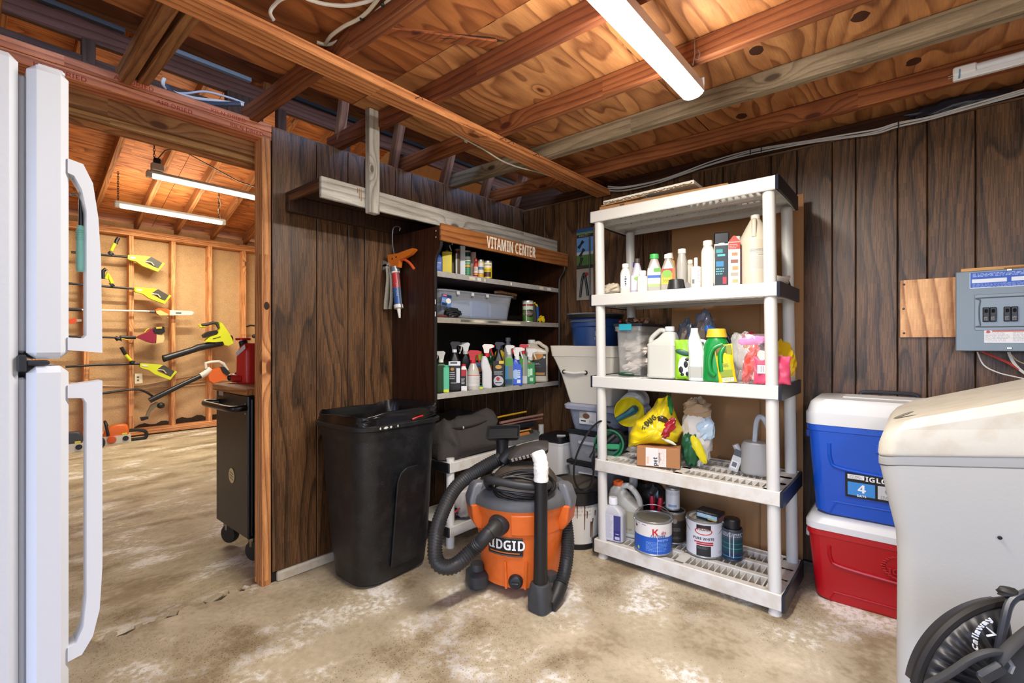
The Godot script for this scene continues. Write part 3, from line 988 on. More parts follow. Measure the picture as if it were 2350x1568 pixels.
func build_cabinet() -> void:
	var c := thing("wall_cabinet", "dark wooden open shelf cabinet lettered VITAMIN CENTER fixed to the panelled wall", "cabinet", Vector3(0, 0.86, 0.67))
	var o := Transform3D(Basis(), Vector3(0, -0.86, -0.67))
	var dk := wood("6a4c3c", "panel", 0.4, 0.01, Vector2(1, 2))
	var side := [Vector2(0.012, 0.86), Vector2(0.396, 0.86), Vector2(0.396, 1.62), Vector2(0.40, 1.66), Vector2(0.412, 1.685), Vector2(0.432, 1.705), Vector2(0.444, 1.73), Vector2(0.448, 1.76), Vector2(0.448, 1.835), Vector2(0.40, 1.835), Vector2(0.012, 1.835)]
	for z in [1.262, 0.068]:
		var m := M.new().here(o)
		m.grain = 1
		m.prism(side, z - 0.009, z + 0.009)
		part(c, "side_panel", m, dk)
		var e := M.new().here(o)
		var path := []
		for k in range(1, 9): path.append(Vector3(side[k].x + 0.001, side[k].y, z))
		e.tube(path, 0.008, 6)
		part(c, "edge_band", e, mk("15110e", 0.5))
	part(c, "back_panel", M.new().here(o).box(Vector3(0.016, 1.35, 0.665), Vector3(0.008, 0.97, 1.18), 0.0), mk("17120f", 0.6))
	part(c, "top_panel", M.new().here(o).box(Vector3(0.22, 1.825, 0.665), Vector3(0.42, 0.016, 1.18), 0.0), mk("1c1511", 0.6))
	var h := plank(Vector3(0.455, 1.797, 0.665), Vector3(0.018, 0.094, 1.225), 2, 0.002)
	for i in h.v.size(): h.v[i] = o * h.v[i]
	part(c, "header_board", h, wood("b8824e", "lumber", 0.45, 0.01))
	var t := M.new()
	t.xf = o * Transform3D(Basis(Vector3.UP, PI / 2), Vector3(0.4645, 1.797, 0.683))
	var tw := M.new().text("VITAMIN CENTER", 0.098, 0.0016, Vector3.ZERO, 0.0, 1.0, true)
	var lo := 9.0
	var hi := -9.0
	for q in tw.v:
		lo = minf(lo, q.x)
		hi = maxf(hi, q.x)
	t.text("VITAMIN CENTER", 0.098, 0.0016, Vector3(0, 0, 0), 0.0, 0.478 / (hi - lo), true)
	part(c, "lettering", t, mk("efe8da", 0.6), "white stencilled words VITAMIN CENTER")
	# shelves: top height, front colour
	for q in [[1.592, "a8a7a6"], [1.334, "9a958c"], [0.907, "b2b0ab"]]:
		var y: float = q[0]
		var b := plank(Vector3(0.205, y - 0.014, 0.665), Vector3(0.374, 0.028, 1.172), 2, 0.002)
		for i in b.v.size(): b.v[i] = o * b.v[i]
		var sh := part(c, "shelf_board", b, wood("7a5c44", "panel", 0.6))
		part(sh, "metal_edge", M.new().here(o).box(Vector3(0.396, y - 0.014, 0.665), Vector3(0.006, 0.031, 1.17), 0.001), worn(q[1], 0.45, 4.0, "dirt"))
	# worn price tags and peeled paper on the top shelf edge
	for q in [[0.98, 0.05, "d8d2bc"], [0.92, 0.03, "e4dfd0"], [0.87, 0.012, "dad4c4"], [0.29, 0.045, "d8ccb4"], [0.20, 0.045, "e0dccc"], [0.62, 0.012, "e8e4da"]]:
		part(c, "peeling_tag", M.new().here(o).box(Vector3(0.3995, 1.578, q[0]), Vector3(0.0012, 0.018, q[1]), 0.0), mk(q[2], 0.7))
	part(c, "corner_latch", M.new().here(o).box(Vector3(0.398, 1.42, 1.262), Vector3(0.008, 0.03, 0.014), 0.002), mk("c8c8c6", 0.3, 0.8))
	part(c, "corner_latch", M.new().here(o).box(Vector3(0.398, 1.352, 1.262), Vector3(0.008, 0.03, 0.014), 0.002), mk("c8c8c6", 0.3, 0.8))
	for y in [1.81, 1.775]: part(c, "screw_head", M.new().here(o).ball(Vector3(0.41, y, 1.272), Vector3(0.005, 0.005, 0.002), 6, 10), mk("d8d4cc", 0.3, 0.8))
	# a long scored paper and a taped strip on the middle shelf edge
	part(c, "paper_strip", M.new().here(o).box(Vector3(0.3995, 1.322, 0.80), Vector3(0.0012, 0.014, 0.55), 0.0), printed("shelf strip", "d8d0bc", [["t", 0.0, 0.1, 1.0, 0.8, "5c6058", 0.3], [0.3, 0.1, 0.04, 0.8, "6a6a58"], [0.6, 0.0, 0.06, 1.0, "4a5058"]], 256, 16))

func build_shelves() -> void:
	var s := thing("shelf_unit", "tall white plastic shelf unit of five slotted shelves with navy end caps", "shelving", Vector3(1.52, 0, 0.46))
	var white := worn("d6d3cc", 0.45, 1.5, "dirt", 0.02)
	var clean := mk("d2d0cb", 0.42)
	var navy := mk("1c2230", 0.4)
	var lean := -0.0135
	for q in [[1.925, 0.062], [1.46, 0.062], [1.008, 0.063], [0.548, 0.065], [0.104, 0.073]]:
		var y: float = q[0]
		var h: float = q[1]
		var ox := lean * (y - 0.5) - 0.002
		var mat: Material = clean if y > 0.9 else white
		var rim := M.new().at(Vector3(ox, y - h / 2, 0))
		rim.box(Vector3(0, 0, 0.219), Vector3(0.93, h, 0.012), 0.004)
		rim.box(Vector3(0, 0, -0.219), Vector3(0.93, h, 0.012), 0.004)
		for sx in [-1, 1]: rim.box(Vector3(sx * 0.462, 0, 0), Vector3(0.012, h * 0.9, 0.43), 0.003)
		var shelf := part(s, "shelf", rim, mat)
		# deck: strips along x with open slots between, crossed by thin ribs
		var dk := M.new().at(Vector3(ox, y, 0))
		for z in [[0.198, 0.044, 0.03], [0.065, 0.036, 0.05], [-0.065, 0.036, 0.05], [-0.198, 0.044, 0.03]]:
			dk.box(Vector3(0, -0.004 - z[2] / 2, z[0]), Vector3(0.916, z[2], z[1]), 0.002)
		for x in [-0.425, 0.0, 0.425]: dk.box(Vector3(x, -0.020, 0), Vector3(0.075 if x != 0.0 else 0.05, 0.032, 0.40), 0.002)
		part(shelf, "slotted_deck", dk, mat)
		var rb := M.new().at(Vector3(ox, y, 0))
		for z in [0.13, 0.0, -0.13]:
			for half in [-1, 1]:
				for k in 12:
					rb.box(Vector3(half * (0.045 + k * 0.030), -0.021, z), Vector3(0.005, 0.028, 0.096), 0.0)
		part(shelf, "rib_grid", rb, mat)
		for sx in [-1, 1]:
			var cap := M.new().at(Vector3(ox + sx * 0.4715, y - h / 2, 0))
			var o2 := []
			for row in [-h / 2 - 0.001, h / 2 + 0.001]:
				var r := []
				for p in [[-0.008, 0.228], [0.003, 0.222], [0.006, 0.205], [0.006, -0.205], [0.003, -0.222], [-0.008, -0.228], [-0.004, -0.2], [-0.004, 0.2]]:
					r.append(Vector3(p[0] * sx, row, p[1]))
				o2.append(r)
			cap.skin(o2)
			part(shelf, "end_cap", cap, navy, "navy end cap")
	for px in [-0.428, 0.428]:
		for pz in [-0.185, 0.19]:
			var p := M.new()
			p.tube([Vector3(px + lean * -0.5, 0.03, pz), Vector3(px + lean * 1.36, 1.87, pz)], 0.0265, 20)
			part(s, "post", p, clean)
			part(s, "foot", M.new().lathe([[0.028, 0.0], [0.0285, 0.006], [0.0245, 0.012], [0.0245, 0.045]], 20, 1, 1, Vector3(px + 0.006, 0, pz)), white)

func build_trash() -> void:
	var t := thing("trash_can", "large scuffed black rubbish bin with a black liner, beside the doorway wall", "trash can", Vector3(0.285, 0, 1.55))
	t.rotation.y = 0.03
	var m := M.new()
	m.loft([[0.0, 0.26, 0.38, 0.10, -0.01, -0.02], [0.025, 0.31, 0.43, 0.10, -0.01, -0.02], [0.13, 0.33, 0.445, 0.10, -0.008, -0.02], [0.14, 0.34, 0.452, 0.10, -0.008, -0.018], [0.72, 0.415, 0.485, 0.10, 0, 0], [0.735, 0.43, 0.50, 0.10, 0, 0], [0.775, 0.437, 0.507, 0.10, 0, 0], [0.782, 0.462, 0.532, 0.10, 0, 0], [0.798, 0.464, 0.534, 0.10, 0, 0], [0.803, 0.455, 0.525, 0.10, 0, 0], [0.805, 0.42, 0.49, 0.09, 0, 0], [0.30, 0.36, 0.44, 0.09, 0, 0], [0.05, 0.28, 0.40, 0.09, 0, 0]], 7)
	var body := part(t, "body", m, worn("ffffff", 0.42, 1.6, "specked", 0.03))
	part(body, "arched_panel", M.new().at(Vector3(0.1905, 0.30, -0.03), 0.0, Vector3(0, 0, -0.135)).loft([[-0.22, 0.012, 0.16, 0.005], [0.22, 0.012, 0.17, 0.005], [0.26, 0.012, 0.14, 0.005], [0.28, 0.012, 0.08, 0.005]], 3), worn("ffffff", 0.42, 1.6, "specked", 0.03))
	# liner: folded over the rim in soft pleats, falling away inside
	var nz := noise(3, 6.0, 3)
	var rows := []
	for s in [[0.798, 0.452, 0.522, 0.004], [0.806, 0.446, 0.516, 0.008], [0.813, 0.452, 0.522, 0.008], [0.821, 0.443, 0.513, 0.010], [0.83, 0.449, 0.519, 0.012], [0.839, 0.440, 0.510, 0.012], [0.848, 0.444, 0.514, 0.010], [0.855, 0.438, 0.508, 0.008], [0.855, 0.424, 0.494, 0.006], [0.80, 0.40, 0.47, 0.012], [0.66, 0.37, 0.43, 0.03], [0.50, 0.32, 0.36, 0.05], [0.42, 0.2, 0.22, 0.05]]:
		var r := []
		for i in 72:
			var a := TAU * i / 72.0
			var n := 5.0
			var cx: float = signf(cos(a)) * pow(absf(cos(a)), 2.0 / n) * s[1] * 0.5
			var cz: float = signf(sin(a)) * pow(absf(sin(a)), 2.0 / n) * s[2] * 0.5
			var wv: float = nz.get_noise_3d(cx * 3.0, s[0] * 4.0, cz * 3.0) * s[3] * 1.6
			r.append(Vector3(cx * (1.0 + wv), s[0] + wv * 0.5 + ((0.014 * sin(a + 2.6) + 0.004 * sin(a * 5.0 + s[0] * 60.0)) * (1.0 if s[0] > 0.74 else 0.0)), cz * (1.0 + wv)))
		rows.append(r)
	var l := M.new().skin(rows, true, false)
	l.crease = 0.2
	part(t, "bin_liner", l, mk("0c0c0f", 0.22), "shiny black bag folded over the rim")
	for q in [[-0.06, 0.006], [-0.03, 0.012], [0.0, 0.005], [-0.10, 0.004]]:
		part(body, "worn_chip", M.new().at(Vector3(0.2315, 0.792, 0.16 + q[0])).ball(Vector3.ZERO, Vector3(0.0015, 0.006, q[1]), 6, 9, 0.5, int(q[1] * 1000), 3.0), mk("c8c6c0", 0.7))
	part(t, "red_drawstring", M.new().tube(curve([Vector3(0.228, 0.812, -0.03), Vector3(0.231, 0.819, -0.06), Vector3(0.228, 0.822, -0.10)]), 0.0045, 6), mk("b8222a", 0.4))

func caster(v: Node3D, p: Vector3, turn: float) -> void:
	var foot := M.new().at(p, turn)
	foot.loft([[0.018, 0.12, 0.085, 0.03], [0.03, 0.13, 0.095, 0.03], [0.075, 0.125, 0.09, 0.028], [0.088, 0.10, 0.07, 0.025], [0.09, 0.075, 0.06, 0.025], [0.12, 0.065, 0.055, 0.025]], 4)
	var f := part(v, "caster_foot", foot, worn("3a3c40", 0.55, 3.0, "dirt"))
	var w := M.new()
	w.xf = Transform3D(Basis(Vector3.UP, turn) * Basis(Vector3.RIGHT, PI / 2), p + Vector3(0, 0.028, 0))
	w.lathe([[0.012, -0.02], [0.026, -0.018], [0.028, 0], [0.026, 0.018], [0.012, 0.02]], 16)
	part(f, "wheel", w, mk("18181a", 0.6))

func build_vacuum() -> void:
	var c := Vector3(0.90, 0, 1.13)
	var v := thing("shop_vacuum", "orange and black workshop vacuum with a long ribbed hose, on the floor", "vacuum cleaner", c)
	var o := Transform3D(Basis(), -c)
	var orange := worn("e8702a", 0.42, 2.5, "dirt", 0.0)
	var grey := worn("5c5e62", 0.5, 3.0, "dirt")
	var black := worn("2a2b2e", 0.5, 3.0, "dirt")
	part(v, "drum", M.new().lathe([[0.185, 0.045], [0.2, 0.05], [0.205, 0.13], [0.222, 0.30], [0.226, 0.305], [0.23, 0.36], [0.238, 0.385], [0.245, 0.40], [0.245, 0.42], [0.23, 0.42]], 48), orange)
	# face towards the viewer
	var ang := atan2(2.44 - c.x, 3.01 - c.z)
	var fr := Basis(Vector3.UP, ang)
	# a raised panel and step round the inlet, pocket for the latch on the right
	var rp := M.new()
	var rows := []
	for y in [[0.305, 0.229], [0.31, 0.236], [0.40, 0.25], [0.405, 0.245]]:
		var r := []
		for k in 13:
			var a := -0.18 + 0.62 * k / 12.0
			r.append(Vector3(sin(a) * y[1], y[0], cos(a) * y[1]))
		for k in 13:
			var a := 0.44 - 0.62 * k / 12.0
			r.append(Vector3(sin(a) * 0.21, y[0], cos(a) * 0.21))
		rows.append(r)
	rp.xf = Transform3D(fr, Vector3.ZERO)
	rp.skin(rows)
	part(v, "raised_panel", rp, orange)
	for a in [1.15, -1.2, 2.6]:
		var lp := M.new()
		lp.xf = Transform3D(fr * Basis(Vector3.UP, a), Vector3.ZERO)
		lp.loft([[0.30, 0.08, 0.03, 0.01, 0, 0.225], [0.34, 0.11, 0.06, 0.012, 0, 0.235], [0.415, 0.12, 0.07, 0.012, 0, 0.24], [0.42, 0.11, 0.06, 0.012, 0, 0.24]], 3)
		part(v, "latch_pocket", lp, orange)
		var lt := M.new()
		lt.xf = Transform3D(fr * Basis(Vector3.UP, a), Vector3.ZERO)
		lt.loft([[0.405, 0.09, 0.03, 0.01, 0, 0.262], [0.44, 0.10, 0.045, 0.012, 0, 0.258], [0.50, 0.085, 0.05, 0.012, 0, 0.235], [0.515, 0.06, 0.04, 0.01, 0, 0.225]], 3)
		part(v, "latch", lt, mk("6a6c72", 0.4))
	part(v, "lid", M.new().lathe([[0.235, 0.418], [0.256, 0.422], [0.258, 0.44], [0.25, 0.462], [0.225, 0.485], [0.19, 0.495], [0.0, 0.50]], 48, 1, 1, Vector3.ZERO, false), grey)
	var hd := M.new()
	hd.xf = Transform3D(fr, Vector3(0.0, 0, -0.03))
	hd.loft([[0.48, 0.34, 0.27, 0.11], [0.52, 0.31, 0.25, 0.11], [0.55, 0.26, 0.21, 0.1], [0.57, 0.19, 0.15, 0.07], [0.578, 0.10, 0.08, 0.04]], 6)
	part(v, "motor_head", hd, worn("4a4038", 0.7, 2.5, "dirt", 0.2), "dusty dark motor housing")
	var hn := M.new()
	hn.xf = Transform3D(fr, Vector3.ZERO)
	hn.tube(curve([Vector3(-0.145, 0.49, 0.12), Vector3(-0.155, 0.545, 0.19), Vector3(-0.125, 0.565, 0.245), Vector3(0.0, 0.552, 0.275), Vector3(0.095, 0.54, 0.25), Vector3(0.13, 0.52, 0.16), Vector3(0.125, 0.49, 0.10)]), 0.022, 12, false, 0.85)
	part(v, "carry_handle", hn, black)
	var cd := M.new()
	cd.xf = Transform3D(fr, Vector3.ZERO)
	for k in 5:
		var loop := []
		for j in 28:
			var a := TAU * j / 28
			loop.append(Vector3(0.005 + cos(a) * (0.135 + 0.006 * k), 0.505 + 0.006 * k + sin(a) * -0.03 + 0.012 * sin(a * 2.0 + k), 0.165 + sin(a) * (0.07 + 0.004 * k)))
		cd.tube(loop, 0.0052, 6, true)
	part(v, "power_cord", cd, mk("101114", 0.4), "coiled black cord")
	for a in [-1.15, 0.62, 2.4, -2.5]:
		caster(v, fr * Basis(Vector3.UP, a) * Vector3(0, 0, 0.235), ang + a)
	# drain plug and the dished panel over it
	var dp := M.new()
	dp.xf = Transform3D(fr * Basis(Vector3.UP, -0.12) * Basis(Vector3.RIGHT, PI / 2), fr * Basis(Vector3.UP, -0.12) * Vector3(0, 0.085, 0.2))
	dp.lathe([[0.034, -0.02], [0.034, 0.014], [0.029, 0.024], [0.024, 0.028], [0.0, 0.028]], 20)
	dp.box(Vector3(0, 0.03, 0), Vector3(0.036, 0.016, 0.01), 0.003)
	part(v, "drain_plug", dp, mk("202226", 0.45))
	for s in [-1, 1]:
		var ds := M.new()
		ds.xf = Transform3D(fr * Basis(Vector3.UP, -0.12), Vector3.ZERO)
		ds.tube([Vector3(s * 0.045, 0.05, 0.205), Vector3(s * 0.05, 0.175, 0.212)], 0.006, 6)
		part(v, "drain_surround", ds, orange)
	# badge
	var bd := M.new()
	bd.xf = Transform3D(fr * Basis(Vector3.UP, -0.36), Vector3.ZERO)
	bd.wrap(0.2215, 0.205, 0.292, -0.40, 0.40, 1, 1, 0.2268)
	part(v, "badge", bd, printed("vacuum badge", "121214", [[0.0, 0.0, 1.0, 0.05, "5a5a5a"], [0.06, 0.80, 0.86, 0.07, "d0702c"], [0.0, 0.95, 1.0, 0.05, "5a5a5a"]], 128, 64))
	var bt := M.new()
	bt.xf = Transform3D(fr * Basis(Vector3.UP, -0.36), Vector3.ZERO)
	bt.text("RIDGID", 0.062, 0.002, Vector3(-0.002, 0.257, 0), 0.2262, 0.95)
	part(v, "badge_lettering", bt, mk("f0f0f0", 0.4), "white letters RIDGID")
	# inlet port and its hose, looping out to the left and up over the lid
	var inl := c + fr * Basis(Vector3.UP, -0.45) * Vector3(0, 0.352, 0.235)
	var out := (fr * Basis(Vector3.UP, -0.45) * Vector3(0, -0.05, 1)).normalized()
	part(v, "inlet_port", M.new().here(o).tube([inl - out * 0.03, inl + out * 0.012, inl + out * 0.03], [0.05, 0.05, 0.042], 20), mk("2c2d30", 0.5))
	var path := curve([inl + out * 0.02, inl + out * 0.09 + Vector3(-0.02, -0.02, 0), deep(1085, 1262, 2.16), deep(1040, 1300, 2.10), deep(1003, 1290, 2.10), deep(1000, 1230, 2.16), deep(1018, 1170, 2.24), deep(1050, 1115, 2.34), deep(1100, 1078, 2.44), deep(1148, 1052, 2.50)], 10)
	part(v, "cuff", M.new().here(o).tube([inl + out * 0.01, inl + out * 0.05, inl + out * 0.075 + Vector3(-0.01, -0.012, 0)], [0.037, 0.036, 0.032], 16), mk("2c2b2a", 0.55))
	part(v, "hose", moved(hose(path, 0.035, 0.013), o), worn("2c2c2e", 0.5, 3.0, "dirt"), "ribbed grey black hose")

func moved(m: M, t: Transform3D) -> M:
	for i in m.v.size(): m.v[i] = t * m.v[i]
	return m

func build_vacuum_tools() -> void:
	var black := worn("232427", 0.45, 3.0, "dirt")
	# tools parked on the vacuum
	var p := Vector3(1.149, 0.03, 1.298)
	var w := thing("extension_wand", "straight black vacuum wand standing in the vacuum's corner foot", "vacuum wand", p)
	part(w, "tube", M.new().tube([Vector3(0, 0.03, 0), Vector3(0.004, 0.55, 0.0)], [0.032, 0.029], 20), mk("131316", 0.4))
	part(w, "socket_foot", M.new().loft([[-0.022, 0.10, 0.09, 0.03], [0.04, 0.105, 0.095, 0.035], [0.09, 0.085, 0.08, 0.035], [0.095, 0.07, 0.07, 0.034]], 5), worn("3a3c40", 0.55, 3.0, "dirt"))
	var e := thing("pipe_elbow", "crumpled white tape elbow on top of the black vacuum wand", "elbow", p + Vector3(0.004, 0.548, 0))
	var el := M.new().tube(curve([Vector3(0, 0, 0), Vector3(0, 0.05, 0), Vector3(-0.006, 0.085, -0.004), Vector3(-0.026, 0.125, -0.008)], 4), [0.033, 0.034, 0.031, 0.034, 0.033, 0.035, 0.032, 0.034, 0.031, 0.034, 0.032, 0.032, 0.027], 16)
	el.crease = 0.2
	part(e, "tape_wrap", el, mk("ecebe6", 0.6, 0.0, 0.2))
	# second hose down the right side
	var h := thing("spare_hose", "short black ribbed hose lying against the vacuum's right side", "vacuum hose", Vector3(1.2, 0, 1.27))
	var o := Transform3D(Basis(), -Vector3(1.2, 0, 1.27))
	var path := curve([deep(1296, 1180, 2.42), deep(1303, 1240, 2.34), deep(1298, 1300, 2.26), deep(1286, 1345, 2.21)], 10)
	part(h, "hose", moved(hose(path, 0.033, 0.012), o), worn("262628", 0.5, 3.0, "dirt"))
	part(h, "cuff", moved(M.new().tube([deep(1287, 1340, 2.21), deep(1276, 1368, 2.18), deep(1262, 1392, 2.13)], [0.034, 0.034, 0.031], 16), o), mk("202022", 0.5))
	# two nozzles on the hose end over the side table
	var n := thing("utility_nozzle", "upright black utility nozzle with a flat rectangular mouth above the vacuum", "vacuum nozzle", deep(1153, 1050, 2.52))
	n.rotation.y = 0.62
	part(n, "neck", M.new().tube([Vector3(0, -0.03, 0), Vector3(0, 0.02, 0), Vector3(0, 0.07, 0), Vector3(0, 0.10, 0)], [0.036, 0.033, 0.031, 0.036], 18), mk("15161a", 0.4))
	var sc := M.new().at(Vector3(0.005, 0.125, 0), 0.0, Vector3(0.75, 0, 0.08))
	sc.loft([[-0.03, 0.08, 0.05, 0.02], [-0.01, 0.165, 0.075, 0.012], [0.018, 0.18, 0.085, 0.012], [0.018, 0.168, 0.073, 0.009], [0.002, 0.15, 0.06, 0.008]], 4)
	part(n, "mouth", sc, worn("202226", 0.4, 4.0, "dirt"))
	var b := thing("floor_brush", "wide black floor nozzle with a toothed edge lying across the vacuum's top", "vacuum nozzle", deep(1212, 1033, 2.42))
	b.rotation = Vector3(0.35, 0.62, 0.30)
	part(b, "body", M.new().loft([[-0.022, 0.20, 0.085, 0.02], [0.0, 0.215, 0.10, 0.025], [0.018, 0.17, 0.07, 0.03], [0.03, 0.08, 0.04, 0.018]], 4), worn("3a3633", 0.6, 3.0, "dirt"))
	var tt := M.new()
	for k in 9: tt.box(Vector3(-0.08 + k * 0.02, -0.004, 0.052), Vector3(0.011, 0.014, 0.006), 0.0)
	part(b, "tooth_strip", tt, mk("a09a90", 0.5))
	part(b, "elbow", M.new().tube(curve([Vector3(-0.06, 0.0, -0.02), Vector3(-0.11, -0.01, -0.02), Vector3(-0.15, -0.03, 0.0)], 4), 0.03, 14), mk("1a1b1e", 0.5))

func build_coolers() -> void:
	var white := mk("d8d8d8", 0.4)
	for q in [[0.0, "b00c18", 0.335, 0.06, "red ice chest with a white lid on the floor beside the shelf unit", 0.022, 0.10], [0.402, "1450be", 0.415, 0.118, "blue ice chest with a white lid stacked on the red one", 0.02, 0.0]]:
		var y: float = q[0]
		var bh: float = q[2]
		var lh: float = q[3]
		var c := thing("ice_chest", q[4], "cooler", Vector3(2.36, y, 0.215), q[5], "stacked ice chests")
		var col := mk(q[1], 0.32)
		part(c, "body", M.new().loft([[0.0, 0.57, 0.285, 0.05], [0.012, 0.60, 0.305, 0.05], [bh * 0.55, 0.63, 0.34, 0.05], [bh - 0.03, 0.65, 0.37, 0.05], [bh - 0.028, 0.664, 0.376, 0.05], [bh, 0.666, 0.378, 0.05]], 6), col)
		var lid: Array = [[bh, 0.672, 0.384, 0.055], [bh + lh * 0.45, 0.672, 0.384, 0.055], [bh + lh * 0.5, 0.662, 0.376, 0.055], [bh + lh * 0.85, 0.64, 0.355, 0.06], [bh + lh, 0.60, 0.32, 0.06]]
		var ld := part(c, "lid", M.new().loft(lid, 6), white)
		part(ld, "hinge_ridge", M.new().box(Vector3(0.05, bh + lh + 0.002, -0.03), Vector3(0.5, 0.006, 0.16), 0.003), mk("e4e4e4", 0.45))
		part(c, "side_handle", M.new().at(Vector3(-0.335, bh - 0.06, 0)).box(Vector3.ZERO, Vector3(0.018, 0.04, 0.16), 0.006), white if y < 0.1 else col)
		# raised swage line and foot arch on the front
		part(c, "front_ridge", M.new().tube(curve([Vector3(-0.24, bh * 0.80, 0.181), Vector3(-0.235, bh * 0.62, 0.175), Vector3(-0.20, bh * 0.54, 0.172), Vector3(0.0, bh * 0.50, 0.170), Vector3(0.3, bh * 0.47, 0.168)]), 0.008, 8), col)
		part(c, "foot_arch", M.new().tube(curve([Vector3(-0.24, 0.008, 0.152), Vector3(-0.215, bh * 0.14, 0.157), Vector3(-0.18, bh * 0.155, 0.158), Vector3(0.3, bh * 0.155, 0.158)]), 0.004, 6), col)
		if y < 0.1:
			var em := M.new()
			for k in 30: em.v.append_array(M.new().box(Vector3(0.03 + cos(TAU * k / 30) * 0.075, bh * 0.70 + sin(TAU * k / 30) * 0.05, 0.1815), Vector3(0.016, 0.006, 0.004), 0.001).v)
			part(c, "embossed_oval", em, col)
			part(c, "embossed_lettering", M.new().text("IGLOO", 0.034, 0.004, Vector3(0.03, bh * 0.65, 0.181), 0, 1.1), col)
		else:
			part(c, "embossed_lettering", M.new().text("IGLOO", 0.05, 0.004, Vector3(0.02, bh * 0.80, 0.184), 0, 1.2), col)
			# paper label
			var lt := M.new()
			lt.xf = Transform3D(Basis(Vector3.RIGHT, 0.10), Vector3(0.02, 0.155, 0.174))
			lt.card(-0.20, 0.145, -0.055, 0.055, 0.0)
			var lab := part(c, "paper_label", lt, printed("cooler label", "0c0c0e", [[0.03, 0.05, 0.18, 0.2, "e8e8ea"], ["t", 0.05, 0.1, 0.14, 0.12, "606060", 0.06], [0.03, 0.36, 0.29, 0.56, "3a8cd8"], [0.34, 0.36, 0.29, 0.56, "c8cacc"], [0.65, 0.36, 0.3, 0.56, "e8d44a"], ["o", 0.48, 0.56, 0.07, 0.16, "8a8c90"], [0.45, 0.49, 0.06, 0.14, "e8e8e8"], ["t", 0.37, 0.78, 0.24, 0.12, "505050", 0.06], ["t", 0.33, 0.26, 0.3, 0.06, "d0d0d0", 0.06]], 192, 64))
			var tx := M.new()
			tx.xf = lt.xf
			tx.text("IGLOO", 0.03, 0.001, Vector3(-0.075, 0.037, 0.0008), 0, 1.1)
			tx.text("4", 0.05, 0.001, Vector3(-0.14, -0.012, 0.0008), 0, 1.1)
			tx.text("DAYS", 0.014, 0.001, Vector3(-0.14, -0.044, 0.0008))
			part(lab, "label_lettering", tx, mk("f4f4f4", 0.5))
			part(c, "tow_handle", M.new().tube(curve([Vector3(-0.14, bh + lh - 0.01, -0.16), Vector3(-0.13, bh + lh + 0.012, -0.165), Vector3(0.0, bh + lh + 0.016, -0.165), Vector3(0.07, bh + lh + 0.012, -0.165), Vector3(0.08, bh + lh - 0.01, -0.16)]), 0.009, 8), mk("2a2e38", 0.5))

func build_bin() -> void:
	var b := thing("storage_chest", "pale grey plastic storage chest with a sloping lid at the right edge", "chest", Vector3(2.70, 0, 0.9))
	var o := Transform3D(Basis(), -Vector3(2.70, 0, 0.9))
	var grey := mk("b4b2ad", 0.5, 0.0, 0.02)
	# rows: [left x, right x, front z, back z, height at x = 2.35, slope]
	var body := [[2.40, 3.06, 1.19, 0.62, 0.0, 0.0], [2.385, 3.08, 1.20, 0.60, 0.02, 0.0], [2.388, 3.08, 1.20, 0.60, 0.56, 0.06], [2.384, 3.085, 1.203, 0.60, 0.63, 0.08], [2.366, 3.10, 1.212, 0.59, 0.72, 0.14], [2.352, 3.11, 1.218, 0.585, 0.80, 0.2], [2.347, 3.115, 1.22, 0.58, 0.828, 0.225]]
	var lid := [[2.345, 3.118, 1.222, 0.578, 0.858, 0.23], [2.343, 3.12, 1.225, 0.575, 0.865, 0.23], [2.345, 3.118, 1.222, 0.578, 0.895, 0.30], [2.352, 3.11, 1.215, 0.585, 0.915, 0.53], [2.372, 3.08, 1.19, 0.61, 0.935, 0.54]]
	for q in [["body", body, grey], ["rim_band", [[2.349, 3.113, 1.218, 0.582, 0.828, 0.225], [2.344, 3.116, 1.221, 0.579, 0.832, 0.225], [2.344, 3.116, 1.221, 0.579, 0.852, 0.23], [2.349, 3.113, 1.216, 0.584, 0.86, 0.23]], mk("9c9b98", 0.5)], ["lid", lid, worn("c6c1b4", 0.5, 1.6, "dirt")]]:
		var rows := []
		for s in q[1]:
			var r := []
			var rr := 0.05
			for k in 4:
				var cx: float = (s[1] - rr) if k == 0 or k == 3 else (s[0] + rr)
				var cz: float = (s[2] - rr) if k < 2 else (s[3] + rr)
				for i in 6:
					var a := PI / 2 * (k + i / 5.0)
					var x: float = cx + cos(a) * rr
					r.append(o * Vector3(x, s[4] + s[5] * (minf(x, 2.80) - 2.35), cz + sin(a) * rr))
			rows.append(r)
		part(b, q[0], M.new().skin(rows), q[2])
	part(b, "drain_hole", M.new().here(o).ball(onz(2295, 1235, 1.212), Vector3(0.005, 0.005, 0.003), 6, 10), mk("141414", 0.8))
	var em := ony(2066, 975, 0.94)
	part(b, "lid_mark", M.new().here(o * Transform3D(Basis(Vector3.BACK, 0.5), Vector3(2.40, 0.964, 1.02))).ball(Vector3.ZERO, Vector3(0.03, 0.003, 0.012), 6, 14), mk("6a665c", 0.7))

